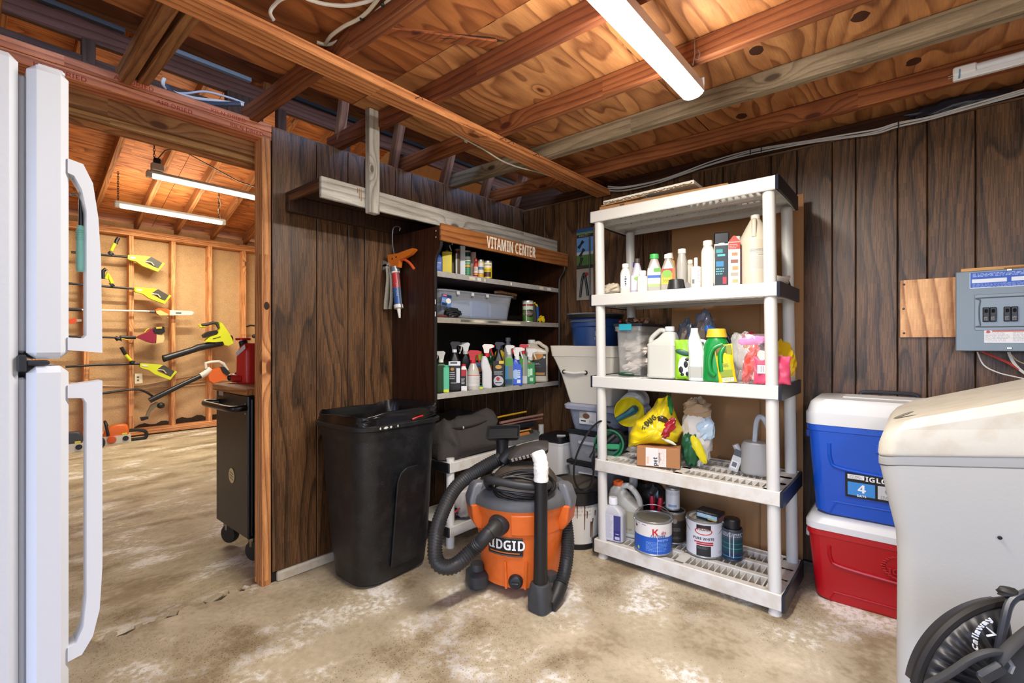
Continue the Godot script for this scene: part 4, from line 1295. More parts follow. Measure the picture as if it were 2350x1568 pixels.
func build_panel() -> void:
	var bk := thing("plywood_backer", "orange plywood square screwed to the panelled wall beside the breaker panel", "board", Vector3(2.5, 1.22, 0.012))
	var pm := plank(Vector3(0.03, 0.138, 0), Vector3(0.325, 0.276, 0.018), 1, 0.001)
	part(bk, "board", pm, wood("ffd4a4", "lumber", 0.5, 0.02, Vector2(1.0, 0.6)))
	for q in [[-0.118, 0.255], [-0.12, 0.138], [-0.118, 0.02]]:
		part(bk, "screw_head", M.new().ball(Vector3(q[0], q[1], 0.0095), Vector3(0.005, 0.005, 0.002), 6, 10), mk("4a4440", 0.4, 0.7))
	var st := thing("pine_strip", "pale pine strip showing above the grey breaker panel", "board", Vector3(2.77, 1.505, 0.04))
	part(st, "board", plank(Vector3(0.0, 0.008, 0.01), Vector3(0.38, 0.02, 0.08), 0, 0.001), wood("f0c890", "lumber"))
	var p := thing("breaker_panel", "grey steel breaker panel with two pairs of black breakers on the wall", "electrical panel", Vector3(2.56, 1.16, 0.022))
	var o := Transform3D(Basis(), -Vector3(2.56, 1.16, 0.022))
	var grey := mk("7c8890", 0.42, 0.25)
	part(p, "box", M.new().box(Vector3(0.20, 0.172, 0.05), Vector3(0.37, 0.33, 0.10), 0.003), grey)
	var cv := part(p, "cover", M.new().box(Vector3(0.20, 0.172, 0.105), Vector3(0.40, 0.347, 0.012), 0.003), grey)
	part(p, "inner_door", M.new().box(Vector3(0.235, 0.165, 0.1125), Vector3(0.35, 0.155, 0.004), 0.002), mk("84909a", 0.42, 0.25))
	var fr := M.new()
	fr.tube(curve([Vector3(0.41, 0.227, 0.115), Vector3(0.09, 0.227, 0.115), Vector3(0.078, 0.215, 0.115), Vector3(0.074, 0.165, 0.115), Vector3(0.078, 0.112, 0.115), Vector3(0.09, 0.103, 0.115), Vector3(0.41, 0.103, 0.115)]), 0.003, 6)
	part(p, "door_frame_bead", fr, mk("6c7880", 0.42, 0.25))
	for x in [0.085, 0.1065, 0.148, 0.1695]:
		var br := part(p, "breaker", M.new().box(Vector3(x + 0.01, 0.155, 0.119), Vector3(0.020, 0.062, 0.012), 0.002), mk("16171a", 0.4))
		part(br, "toggle", M.new().at(Vector3(x + 0.01, 0.17, 0.127), 0.0, Vector3(0.3, 0, 0)).box(Vector3.ZERO, Vector3(0.009, 0.014, 0.01), 0.002), mk("0c0c0e", 0.35))
		part(br, "rating_text", M.new().at(Vector3.ZERO).card(x + 0.003, x + 0.017, 0.128, 0.145, 0.1255), printed("breaker text", "16171a", [["t", 0.0, 0.05, 1.0, 0.9, "d8d8d8", 0.2]], 16, 16))
	part(p, "instruction_label", M.new().card(0.045, 0.40, 0.27, 0.337, 0.1116), printed("panel label", "dfe4ee", [[0.01, 0.02, 0.97, 0.96, "2f5cc0"], ["t", 0.03, 0.08, 0.9, 0.25, "b8c8ee", 0.1], [0.02, 0.42, 0.30, 0.26, "e6ecf8"], [0.36, 0.40, 0.30, 0.26, "e6ecf8"], [0.70, 0.38, 0.28, 0.26, "e6ecf8"], ["t", 0.03, 0.74, 0.9, 0.22, "b8c8ee", 0.08]], 160, 48), "blue printed instruction label")
	part(p, "warning_label", M.new().card(0.09, 0.255, 0.035, 0.088, 0.1116), printed("panel warning", "eceaea", [[0.15, 0.04, 0.8, 0.1, "c05048"], ["t", 0.03, 0.2, 0.46, 0.7, "a8a8ac", 0.1], ["t", 0.53, 0.2, 0.44, 0.7, "a8a8ac", 0.1], ["o", 0.07, 0.12, 0.04, 0.1, "c05048"]], 96, 32), "white and red warning label")
	for y in [0.34, 0.012]: part(p, "cover_screw", M.new().box(Vector3(0.165, y, 0.112), Vector3(0.018, 0.01, 0.006), 0.002), mk("c8ccce", 0.3, 0.8))
	# wires out of the bottom
	var w := thing("panel_wires", "red and white wires hanging from the bottom of the breaker panel", "wires", Vector3(2.66, 1.15, 0.05))
	var ow := Transform3D(Basis(), -Vector3(2.66, 1.15, 0.05))
	for q in [[[[2243, 808], [2258, 838], [2290, 855], [2330, 865], [2400, 880]], 0.003, "e8e4dc"], [[[2252, 806], [2290, 822], [2330, 842], [2400, 890]], 0.0055, "b8433c"], [[[2315, 808], [2325, 830], [2345, 852], [2390, 880]], 0.006, "e4e2da"], [[[2322, 815], [2335, 828], [2360, 838], [2400, 850]], 0.0025, "c8a880"]]:
		var pts := []
		for a in q[0]: pts.append(ow * onz(a[0], a[1], 0.06))
		part(w, "wire", M.new().tube(curve(pts), q[1], 6), mk(q[2], 0.5))

func build_golf_bag() -> void:
	var base := Vector3(2.66, 0, 1.47)
	var g := thing("golf_bag", "black golf bag top with white script lettering at the lower right corner", "golf bag", base)
	var o := Transform3D(Basis(), -base)
	var cloth := mk("1d1d1f", 0.6, 0.0, 0.05)
	part(g, "body", M.new().lathe([[0.11, 0.0], [0.125, 0.02], [0.13, 0.45], [0.12, 0.47]], 28, 1.0, 0.95, Vector3(0.05, 0, 0.0)), cloth)
	# pleated hood: fans out from a hub, bulging to the viewer
	var hub := Vector2(2345, 1600)
	var rows := []
	var rim := []
	for j in 13:
		var t := j / 12.0
		var r := []
		for i in 61:
			var u := i / 60.0
			var a := lerpf(3.02, 1.72, u)
			var big := lerpf(244.0, 226.0, u)
			var rad := lerpf(30.0, big, t)
			var pleat := sin(u * 60.0) * 0.007 * sin(PI * clampf(t * 1.05, 0, 1)) * (1.0 - u * 0.8)
			var d := 1.07 - 0.07 * sin(PI * t * 0.85) + pleat
			var p := deep(hub.x + cos(a) * rad, hub.y - sin(a) * rad * 0.98, d)
			r.append(o * p)
			if j == 12: rim.append(o * p)
		rows.append(r)
	# give the hood a back so that it has depth
	for j in [12, 6, 0]:
		var r := []
		for p in rows[j]: r.append(p + Vector3(-0.02, -0.02, -0.06))
		rows.append(r)
	var hm := M.new().skin(rows, false)
	hm.crease = 0.3
	part(g, "pleated_hood", hm, mk("242427", 0.45))
	part(g, "hood_piping", M.new().tube(rim, 0.011, 8), mk("17120f", 0.6))
	# lettering curved on the hood
	var lt := M.new()
	var xd := (see(1275, 784) - see(1175, 784)).normalized()
	lt.xf = o * Transform3D(Basis(xd, Vector3.UP, xd.cross(Vector3.UP)) * Basis(Vector3.BACK, 1.12), deep(2243, 1450, 0.985))
	lt.text("Callaway", 0.017, 0.002, Vector3.ZERO, 0.0, 1.0)
	# bend the line of letters into an arc, then draw the chevron
	var inv := lt.xf.affine_inverse()
	for i in lt.v.size():
		var p := inv * lt.v[i]
		p.y -= p.x * p.x * 11.0
		lt.v[i] = lt.xf * p
	var ch := M.new().here(o)
	ch.tube([deep(2264, 1440, 0.984), deep(2284, 1457, 0.984), deep(2265, 1460, 0.984)], [0.0012, 0.0026, 0.0022], 6)
	lt.v.append_array(ch.v)
	part(g, "white_lettering", lt, mk("eceff2", 0.5))
	# carrying frame, straps and buckle
	part(g, "handle_frame", M.new().here(o).tube(curve([deep(2292, 1492, 0.99), deep(2305, 1430, 0.99), deep(2318, 1385, 1.0), deep(2345, 1365, 1.0), deep(2400, 1345, 1.0)]), 0.011, 8, false, 0.7), mk("33363e", 0.4))
	part(g, "tab", M.new().here(o).ball(deep(2318, 1362, 1.01), Vector3(0.022, 0.012, 0.015), 8, 12, 0.3), mk("1a1614", 0.6))
	part(g, "strap", M.new().here(o).tube(curve([deep(2130, 1572, 1.0), deep(2180, 1545, 0.97), deep(2225, 1515, 0.95), deep(2262, 1500, 0.94), deep(2292, 1500, 0.94)]), 0.017, 10, false, 0.45), mk("3c3c3e", 0.7))
	part(g, "strap", M.new().here(o).tube(curve([deep(2280, 1530, 0.93), deep(2310, 1495, 0.93), deep(2345, 1462, 0.94), deep(2400, 1420, 0.95)]), 0.013, 10, false, 0.45), mk("2c2c2f", 0.7))
	part(g, "buckle", M.new().here(o * Transform3D(Basis(Vector3.UP, 0.6) * Basis(Vector3.BACK, 0.6), deep(2275, 1545, 0.92))).box(Vector3.ZERO, Vector3(0.05, 0.026, 0.014), 0.005), mk("2e3034", 0.35))
	part(g, "side_pocket", M.new().here(o).ball(deep(2372, 1560, 1.0), Vector3(0.07, 0.075, 0.05), 10, 16, 0.1, 5), mk("2a2a2a", 0.7, 0.0, 0.05))
	part(g, "zip_pull", M.new().here(o).tube([deep(2312, 1512, 0.93), deep(2325, 1530, 0.92), deep(2318, 1545, 0.92)], 0.004, 6), mk("c8ccd0", 0.3, 0.8))
# where a thing stands: [place on a surface of height h, width, height] from its left, right and top edges in the photograph, on a plane of constant z or x
func span_z(l: float, r: float, top: float, z: float, h: float) -> Array:
	var a := onz((l + r) / 2, top, z)
	return [Vector3(a.x, h, z), onz(l, top, z).distance_to(onz(r, top, z)) * cos(0.36 if z > 0 else 0.4), a.y - h]
func span_x(l: float, r: float, top: float, x: float, h: float) -> Array:
	var a := onx((l + r) / 2, top, x)
	var d := (a - Vector3(2.44, 1.2, 3.01)).dot(see(1175, 784))
	return [Vector3(x, h, a.z), (r - l) * d / 1100.0, a.y - h]
func facing(p: Vector3) -> float: return atan2(2.44 - p.x, 3.01 - p.z)

func milky(hex: String, rough := 0.3) -> StandardMaterial3D:
	var m := mk(hex, rough)
	m.subsurf_scatter_enabled = true
	m.subsurf_scatter_strength = 0.15
	return m

func cap_mesh(w: float, h: float, y: float, ribs := true) -> M:
	var m := M.new()
	var rows := []
	for q in [[0.0, 1.0], [0.1, 1.03], [0.9, 1.0], [1.0, 0.9]]:
		var r := []
		for i in 28:
			var a := TAU * i / 28
			var k: float = w * 0.5 * q[1] * (1.0 if i % 2 or not ribs else 0.965)
			r.append(Vector3(cos(a) * k, y + h * q[0], sin(a) * k))
		rows.append(r)
	return m.skin(rows)

# a sprayer head on top of a neck at height y, its nozzle towards +x
func sprayer(b: Node3D, y: float, w: float, head: String, trigger: String, collar: String) -> void:
	part(b, "collar", cap_mesh(w * 0.95, w * 0.7, y), mk(collar, 0.4))
	var hy := y + w * 0.7
	var m := M.new()
	m.prism([Vector2(-w * 0.5, hy), Vector2(w * 0.35, hy), Vector2(w * 0.45, hy + w * 0.75), Vector2(w * 1.2, hy + w * 1.0), Vector2(w * 1.25, hy + w * 1.35), Vector2(w * 0.9, hy + w * 1.55), Vector2(-w * 0.5, hy + w * 1.6), Vector2(-w * 0.85, hy + w * 1.3), Vector2(-w * 0.6, hy + w * 0.7)], -w * 0.32, w * 0.32)
	part(b, "sprayer_head", m, mk(head, 0.4))
	part(b, "trigger", M.new().tube(curve([Vector3(w * 0.7, hy + w * 1.0, 0), Vector3(w * 0.75, hy + w * 0.4, 0), Vector3(w * 1.0, hy - w * 0.2, 0), Vector3(w * 1.05, hy - w * 0.5, 0)]), w * 0.14, 8), mk(trigger, 0.4))
	part(b, "nozzle", M.new().at(Vector3(w * 1.3, hy + w * 1.18, 0)).box(Vector3.ZERO, Vector3(w * 0.25, w * 0.42, w * 0.42), w * 0.06), mk(trigger, 0.4))

# s: [place, width, height]; o: depth, round, shoulder (share of the height where it starts), neck (share of the width), cap [colour, height, width share], spray [head, trigger, collar], label [material, from, to, kind], fill, waist, name, category, group, turn, tilt
func bottle(label: String, s: Array, col: Material, o := {}) -> Node3D:
	var p: Vector3 = s[0]
	var w: float = s[1]
	var h: float = s[2]
	var d: float = o.get("depth", w * 0.7)
	var rnd: bool = o.get("round", false)
	if rnd: d = w
	var b := thing(o.get("name", "bottle"), label, o.get("category", "bottle"), p, o.get("turn", facing(p)), o.get("group", ""))
	if o.has("tilt"): b.rotation.z = o.tilt
	var ch := 0.0
	var nw: float = w * o.get("neck", 0.42)
	if o.has("cap"): ch = o.cap[1] * h
	if o.has("spray"): ch = minf(nw * 2.3, h * 0.34)
	var bh := h - ch * 0.94
	var sh: float = bh * o.get("shoulder", 0.74)
	var rr: float = minf(w, d) * (0.5 if rnd else o.get("corner", 0.28))
	var waist: float = o.get("waist", 1.0)
	var secs := [[0.0, w * 0.93, d * 0.93, rr * 0.9], [h * 0.015, w, d, rr], [sh * 0.5, w * waist, d * waist, rr], [sh * 0.96, w * (1 if waist < 1 else waist), d, rr]]
	var curve_n := 5
	for k in curve_n + 1:
		var t := float(k) / curve_n
		var e: float = sin(t * PI / 2) if o.get("soft", true) else t
		var y := lerpf(sh, bh * 0.97, t if o.get("soft", true) else t)
		var c := 1.0 - pow(t, 2.0) if o.get("soft", true) else 1.0 - t
		secs.append([y, lerpf(nw, w, c), lerpf(nw, d, c), lerpf(nw * 0.5, rr, c), (e * o.get("lean", 0.0)) * w])
	var lx: float = o.get("lean", 0.0) * w
	secs.append([bh, nw, nw, nw * 0.5, lx])
	var body := part(b, "body", M.new().loft(secs, 5), col)
	if o.has("label"):
		var y0: float = o.label[1] * h
		var y1: float = o.label[2] * h
		var lm := M.new()
		if rnd: lm.wrap(w * 0.5 + 0.0006, y0, y1, -o.get("wrap", 1.3), o.get("wrap", 1.3))
		else: lm.card(-w * 0.5 + rr * 0.45, w * 0.5 - rr * 0.45, y0, y1, d * 0.5 + 0.0008)
		part(b, "label", lm, o.label[0])
		if not rnd and o.get("side_label", false):
			var sm := M.new()
			sm.xf = Transform3D(Basis(Vector3.UP, PI / 2), Vector3.ZERO)
			sm.card(-d * 0.5 + rr * 0.45, d * 0.5 - rr * 0.45, y0, y1, w * 0.5 + 0.0008)
			part(b, "label", sm, o.label[0])
	if o.has("cap"):
		var cm := cap_mesh(w * o.cap[2], ch, h - ch)
		for i in cm.v.size(): cm.v[i].x += lx
		part(b, "cap", cm, mk(o.cap[0], 0.4))
	if o.has("spray"): sprayer(b, h - ch, nw, o.spray[0], o.spray[1], o.spray[2])
	return b

# a jug with a loop handle beside its neck
func jug(label: String, s: Array, col: Material, o := {}) -> Node3D:
	var p: Vector3 = s[0]
	var w: float = s[1]
	var h: float = s[2]
	var d: float = o.get("depth", w * 0.65)
	var b := thing(o.get("name", "jug"), label, o.get("category", "jug"), p, o.get("turn", facing(p)), o.get("group", ""))
	var rr := minf(w, d) * 0.22
	var side: float = o.get("side", -1.0)
	var sh: float = h * o.get("shoulder", 0.62)
	var nx := -side * w * 0.22
	part(b, "body", M.new().loft([[0, w * 0.95, d * 0.94, rr], [h * 0.02, w, d, rr], [h * 0.06, w, d, rr], [h * 0.075, w * 0.975, d * 0.975, rr], [sh * 0.93, w * 0.975, d * 0.975, rr], [sh * 0.95, w, d, rr], [sh, w * 0.98, d * 0.98, rr], [lerpf(sh, h, 0.35), w * 0.60, d * 0.85, rr, -side * w * 0.17], [lerpf(sh, h, 0.62), w * 0.44, d * 0.6, rr, nx], [h * 0.90, w * 0.27, w * 0.27, w * 0.13, nx], [h * 0.93, w * 0.26, w * 0.26, w * 0.13, nx]], 5), col)
	part(b, "handle", M.new().tube(curve([Vector3(nx + side * w * 0.12, h * 0.90, 0), Vector3(nx + side * w * 0.30, h * 0.93, 0), Vector3(side * w * 0.26, h * 0.86, 0), Vector3(side * w * 0.42, lerpf(sh, h, 0.3), 0), Vector3(side * w * 0.44, sh * 0.98, 0)]), w * 0.085, 10), col)
	var cp := cap_mesh(w * o.get("cap_w", 0.32), h * 0.085, h * 0.915)
	for i in cp.v.size(): cp.v[i].x += nx
	part(b, "cap", cp, mk(o.get("cap", "e8e8e4"), 0.4))
	if o.has("label"):
		part(b, "label", M.new().card(-w * 0.40, w * 0.40, o.label[1] * h, o.label[2] * h, d * 0.5 + 0.0008), o.label[0])
	return b

# a can with rims, a lid sunk in the top and, if wanted, a wire bail
func can(label: String, s: Array, mat: Material, o := {}) -> Node3D:
	var p: Vector3 = s[0]
	var r: float = s[1] * 0.5
	var h: float = s[2]
	var b := thing(o.get("name", "can"), label, o.get("category", "can"), p, o.get("turn", facing(p)), o.get("group", ""))
	var steel := mk(o.get("rim", "a8a8a6"), 0.35, 0.7)
	part(b, "body", M.new().lathe([[r * 0.97, 0.0], [r * 1.01, 0.002], [r * 1.01, 0.006], [r * 0.985, 0.008], [r * 0.985, h - 0.010], [r * 1.01, h - 0.007], [r * 1.015, h - 0.002], [r * 0.99, h], [r * 0.90, h], [r * 0.88, h - 0.008], [0.0, h - 0.008]], 40), steel)
	part(b, "wrapper", M.new().wrap(r * 0.985 + 0.0007, 0.009, h - 0.011, -PI, PI), mat)
	part(b, "lid", M.new().lathe([[0.0, h - 0.0075], [r * 0.80, h - 0.0075], [r * 0.82, h - 0.004], [r * 0.87, h - 0.004]], 32, 1, 1, Vector3.ZERO, false), worn(o.get("lid", "8a8478"), 0.6, 6.0, "dirt", 0.2))
	if o.has("bail"):
		var bm := M.new()
		var up: float = o.bail
		var pts := []
		for k in 15:
			var a := PI * k / 14
			pts.append(Vector3(cos(a) * r * 1.03, h * 0.90 + sin(a) * r * 1.15 * cos(up), sin(a) * r * 1.15 * sin(up)))
		bm.tube(pts, 0.0018, 6)
		part(b, "wire_bail", bm, mk("b0b0b0", 0.3, 0.9))
		for sx in [-1, 1]: part(b, "bail_ear", M.new().ball(Vector3(sx * r, h * 0.90, 0), Vector3(0.006, 0.010, 0.010), 6, 10), steel)
	return b

func paper_box(called: String, label: String, p: Vector3, size: Vector3, turn: float, mat: Material, o := {}) -> Node3D:
	var b := thing(called, label, o.get("category", "box"), p, turn, o.get("group", ""))
	part(b, "carton", M.new().box(Vector3(0, size.y / 2, 0), size, 0.002), mat)
	if o.has("front"): part(b, "printed_front", M.new().card(-size.x * 0.48, size.x * 0.48, size.y * 0.02, size.y * 0.98, size.z / 2 + 0.0008), o.front)
	if o.has("side"):
		var m := M.new()
		m.xf = Transform3D(Basis(Vector3.UP, PI / 2), Vector3.ZERO)
		m.card(-size.z * 0.48, size.z * 0.48, size.y * 0.02, size.y * 0.98, size.x / 2 + 0.0008)
		part(b, "printed_side", m, o.side)
	return b

# soft creased lump, flat underneath
func lump(r: Vector3, amp: float, sd: int, fr := 2.2, lat := 18, lon := 28) -> M:
	var m := M.new()
	m.ball(Vector3(0, r.y, 0), r, lat, lon, amp, sd, fr)
	for i in m.v.size(): m.v[i].y = maxf(m.v[i].y, 0.0)
	m.crease = 0.35
	return m

# pillow-like pouch standing up: width, height, thickness
func pouch(w: float, h: float, t: float, sd: int, amp := 0.15) -> M:
	var nz := noise(sd, 9.0, 3)
	var rows := []
	for j in 17:
		var v := j / 16.0
		var th := t * (0.06 + pow(maxf(0.0, 1.0 - v), 0.6) * 0.94) * (0.75 if j == 0 else 1.0)
		var r := []
		for i in 32:
			var a := TAU * i / 32
			var x := cos(a) * w * 0.5 * (1.0 - 0.06 * sin(v * PI))
			var z := sin(a) * th * 0.5
			var k := nz.get_noise_3d(x * 2.0, v * h * 2.0, signf(z) * 0.2) * amp * t
			r.append(Vector3(x + k * 0.4, v * h, z + k * sin(a)))
		rows.append(r)
	var m := M.new().skin(rows)
	m.crease = 0.4
	return m
func fill_cabinet() -> void:
	var g := "containers on the cabinet's top shelf"
	var y := 1.5925
	bottle("blue bottle at the left end of the cabinet's top shelf", span_x(998, 1015, 578, 0.30, y), mk("2c4ca8", 0.35), {"cap": ["1a2c60", 0.12, 0.5], "group": g, "label": [printed("blue plain", "3c62c0", [[0.1, 0.2, 0.8, 0.1, "c8d4f0"], ["t", 0.1, 0.4, 0.8, 0.4, "a8bce8", 0.08]]), 0.15, 0.6]})
	bottle("yellow bottle with a black pump head on the cabinet's top shelf", span_x(1014, 1037, 556, 0.30, y), mk("d9c41c", 0.4), {"depth": 0.05, "shoulder": 0.93, "neck": 0.4, "spray": ["17171a", "e0e0e0", "17171a"], "group": g, "corner": 0.15})
	bottle("thin brown bottle behind the yellow one on the cabinet's top shelf", span_x(1035, 1046, 582, 0.24, y), mk("6a5a20", 0.4), {"cap": ["202020", 0.1, 0.6], "group": g})
	can("dark slim can with a silver stripe on the cabinet's top shelf", span_x(1043, 1055, 572, 0.29, y), printed("slim can", "5a4c3c", [[0.42, 0.12, 0.1, 0.88, "d8d8d4"], [0.0, 0.0, 1.0, 0.12, "4a1c18"], [0.6, 0.3, 0.3, 0.5, "6e5f4c"]]), {"group": g})
	paper_box("carton", "plain white carton on the cabinet's top shelf", span_x(1054, 1067, 566, 0.28, y)[0], Vector3(0.033, 0.198, 0.03), 1.1, mk("dfe3ea", 0.5), {"group": g})
	can("green and white can with a yellow band on the cabinet's top shelf", span_x(1066, 1080, 576, 0.30, y), printed("green can", "1e7a4c", [[0, 0, 1, 0.16, "14343c"], [0, 0.18, 1, 0.12, "e0dcc8"], [0, 0.32, 1, 0.06, "e8e8e0"], [0, 0.52, 1, 0.1, "e0a830"], ["t", 0, 0.4, 1, 0.1, "dcecdc", 0.06], ["t", 0, 0.66, 1, 0.25, "7ac09c", 0.06]], 96, 96), {"group": g, "rim": "e8e4dc"})
	paper_box("carton", "pale pink carton on the cabinet's top shelf", span_x(1080, 1091, 572, 0.27, y)[0], Vector3(0.034, 0.175, 0.04), 0.9, mk("d8c0b6", 0.6), {"group": g})
	bottle("small red and white bottle on the cabinet's top shelf", span_x(1087, 1097, 593, 0.33, y), mk("b02c20", 0.4), {"round": true, "cap": ["c83a2c", 0.16, 0.7], "group": g, "label": [printed("red band", "e8e0d4", [[0, 0.0, 1, 0.2, "c83a28"], ["t", 0.1, 0.25, 0.8, 0.3, "904030", 0.08], [0, 0.65, 1, 0.12, "d8781c"], [0, 0.8, 1, 0.2, "a81c1c"]]), 0.04, 0.7], "shoulder": 0.85})
	can("white jar with a blue label and yellow foot on the cabinet's top shelf", span_x(1096, 1110, 597, 0.335, y), printed("jar", "e8e2d0", [[0, 0, 1, 0.12, "d8c89c"], [0.1, 0.35, 0.8, 0.18, "5878a8"], [0, 0.76, 1, 0.04, "3a2c18"], [0, 0.8, 1, 0.2, "e0b020"]], 96, 64), {"group": g, "lid": "d8c8a0"})
	can("yellow tin with a brown picture on the cabinet's top shelf", span_x(1109, 1129, 600, 0.345, y), printed("yellow tin", "e6cc18", [[0.3, 0.02, 0.42, 0.32, "ece4d8"], [0.36, 0.12, 0.3, 0.1, "b8a890"], [0.34, 0.62, 0.3, 0.32, "4a241c"], ["t", 0.3, 0.44, 0.4, 0.12, "5a5010", 0.06]], 128, 64), {"group": g, "lid": "d8d0c0"})
	# middle shelf
	y = 1.3345
	var t := thing("plastic_tub", "long clear plastic tub holding papers on the cabinet's middle shelf", "tub", Vector3(0.215, y, 0.875), PI / 2)
	var tub := M.new().loft([[0.003, 0.58, 0.25, 0.05], [0.005, 0.60, 0.27, 0.05], [0.155, 0.66, 0.30, 0.055], [0.158, 0.69, 0.325, 0.06], [0.166, 0.69, 0.325, 0.06], [0.166, 0.655, 0.295, 0.053], [0.01, 0.59, 0.26, 0.045], [0.009, 0.58, 0.25, 0.045]], 5)
	part(t, "tub_wall", tub, clear("d4dae6", 0.2, 0.15))
	for q in [[-0.16, 0.04, 0.11, "8fa8c8"], [0.04, 0.055, 0.09, "6f94c4"], [0.2, 0.05, 0.1, "7488a8"], [-0.02, 0.03, 0.05, "c8c4a8"]]:
		part(t, "stored_papers", M.new().at(Vector3(q[0], 0.012, 0.02), 0.1).box(Vector3(0, q[1], 0), Vector3(0.2, q[1] * 2, q[2] * 2), 0.01), mk(q[3], 0.6), "folded papers inside the tub")
	for x in [-0.2, -0.08, 0.05]: part(t, "rim_tab", M.new().box(Vector3(x, 0.15, 0.165), Vector3(0.02, 0.02, 0.008), 0.002), clear("e8ecf2", 0.5, 0.2))
	var pk := thing("sponge_packet", "small blue printed packet leaning against the clear tub", "packet", onx(1021, 712, 0.372) + Vector3(0.006, 0, 0), PI / 2 - 0.1)
	pk.position.y = y + 0.065
	pk.rotation.z = -0.12
	part(pk, "packet", M.new().box(Vector3(0, 0.035, 0), Vector3(0.07, 0.07, 0.008), 0.002), mk("3c5a8c", 0.4))
	part(pk, "printed_front", M.new().card(-0.034, 0.034, 0.001, 0.069, 0.0046), printed("packet", "4a74b0", [[0.02, 0.02, 0.96, 0.24, "1c2c54"], [0.08, 0.06, 0.4, 0.14, "d8606c"], ["o", 0.68, 0.5, 0.26, 0.22, "e0d8c8"], [0.05, 0.74, 0.5, 0.22, "14203c"], ["t", 0.05, 0.4, 0.4, 0.3, "c0d0ec", 0.08]], 64, 64))
	var bg := thing("folded_bag", "small black nylon bag in front of the clear tub", "bag", onx(1038, 729, 0.372))
	bg.position.y = y
	part(bg, "cloth", lump(Vector3(0.03, 0.03, 0.06), 0.5, 3, 1.6), mk("17181c", 0.5))
	part(bg, "drawstring", M.new().tube(curve([Vector3(0.025, 0.02, -0.05), Vector3(0.034, 0.04, 0.0), Vector3(0.028, 0.03, 0.05)]), 0.003, 6), mk("2a2c32", 0.5))
	var br := thing("scrub_brush", "wooden block brush with dark bristles lying over the tub's end", "brush", Vector3(0.24, y + 0.168, 0.49), 0.25)
	part(br, "block", M.new().box(Vector3(0, 0.032, 0), Vector3(0.055, 0.018, 0.26), 0.004), wood("d8b88c", "lumber"))
	var bs := M.new()
	for i in 5:
		for k in 22: bs.box(Vector3(-0.02 + i * 0.01, 0.0115, -0.118 + k * 0.0112), Vector3(0.006, 0.023, 0.006), 0.0)
	part(br, "bristles", bs, mk("5a4a38", 0.9)).set_meta("kind", "stuff")
	can("green labelled can with a white lid beside the clear tub", span_x(1199, 1224, 691, 0.30, y), printed("moss can", "4c7a2c", [[0, 0, 1, 0.1, "d8d8d4"], [0, 0.12, 1, 0.08, "a82c28"], [0, 0.2, 1, 0.2, "c8d8c0"], ["o", 0.55, 0.58, 0.16, 0.2, "2c2420"], [0.45, 0.1, 0.03, 0.9, "e8e8e4"], ["t", 0.2, 0.5, 0.6, 0.2, "e0d0b0", 0.06]], 128, 96), {"lid": "f0f0ec", "rim": "e8e8e4"})
	var gl := thing("cleaning_mitt", "blue and yellow dusting mitt with a black pad at the middle shelf's right end", "duster", Vector3(0.27, y, 0.27))
	part(gl, "pad", M.new().at(Vector3(0.05, 0, 0.02), 0.9, Vector3(0, 0, 0.08)).loft([[0.0, 0.065, 0.03, 0.01], [0.12, 0.07, 0.03, 0.012], [0.135, 0.05, 0.02, 0.01]]), mk("1a171a", 0.6))
	part(gl, "mitt", M.new().at(Vector3(0.01, 0.0, -0.03)).loft([[0.0, 0.08, 0.06, 0.025], [0.06, 0.1, 0.07, 0.03], [0.12, 0.09, 0.06, 0.025]], 4), mk("2a60b8", 0.7, 0.0, 0.3))
	var fri := M.new()
	var r := RandomNumberGenerator.new()
	r.seed = 9
	for k in 90:
		var low := k < 40
		var c := Vector3(0.06, 0.03, -0.06) if low else Vector3(0.02, 0.125, -0.03)
		var d := Vector3(r.randf_range(-1, 1), r.randf_range(-0.6, 1), r.randf_range(-1, 1)).normalized()
		fri.tube([c, c + d * 0.022, c + d * 0.034 + Vector3(0, -0.005, 0)], [0.006, 0.005, 0.002], 5)
	part(gl, "fringe", fri, mk("e4c818", 0.8)).set_meta("kind", "stuff")
	var kn := thing("putty_knife", "putty knife with a brown handle on the middle shelf's front edge", "knife", onx(1013, 739, 0.385), PI / 2 + 0.06)
	kn.position.y = y
	part(kn, "handle", M.new().tube([Vector3(-0.045, 0.009, 0), Vector3(-0.02, 0.010, 0), Vector3(0.03, 0.009, 0), Vector3(0.045, 0.006, 0)], [0.006, 0.009, 0.008, 0.005], 8, false, 0.8), wood("7a4034", "lumber"))
	part(kn, "blade", M.new().box(Vector3(0.085, 0.005, 0), Vector3(0.085, 0.0015, 0.035), 0.0), mk("c4c6c4", 0.3, 0.8))
	fill_cleaners()

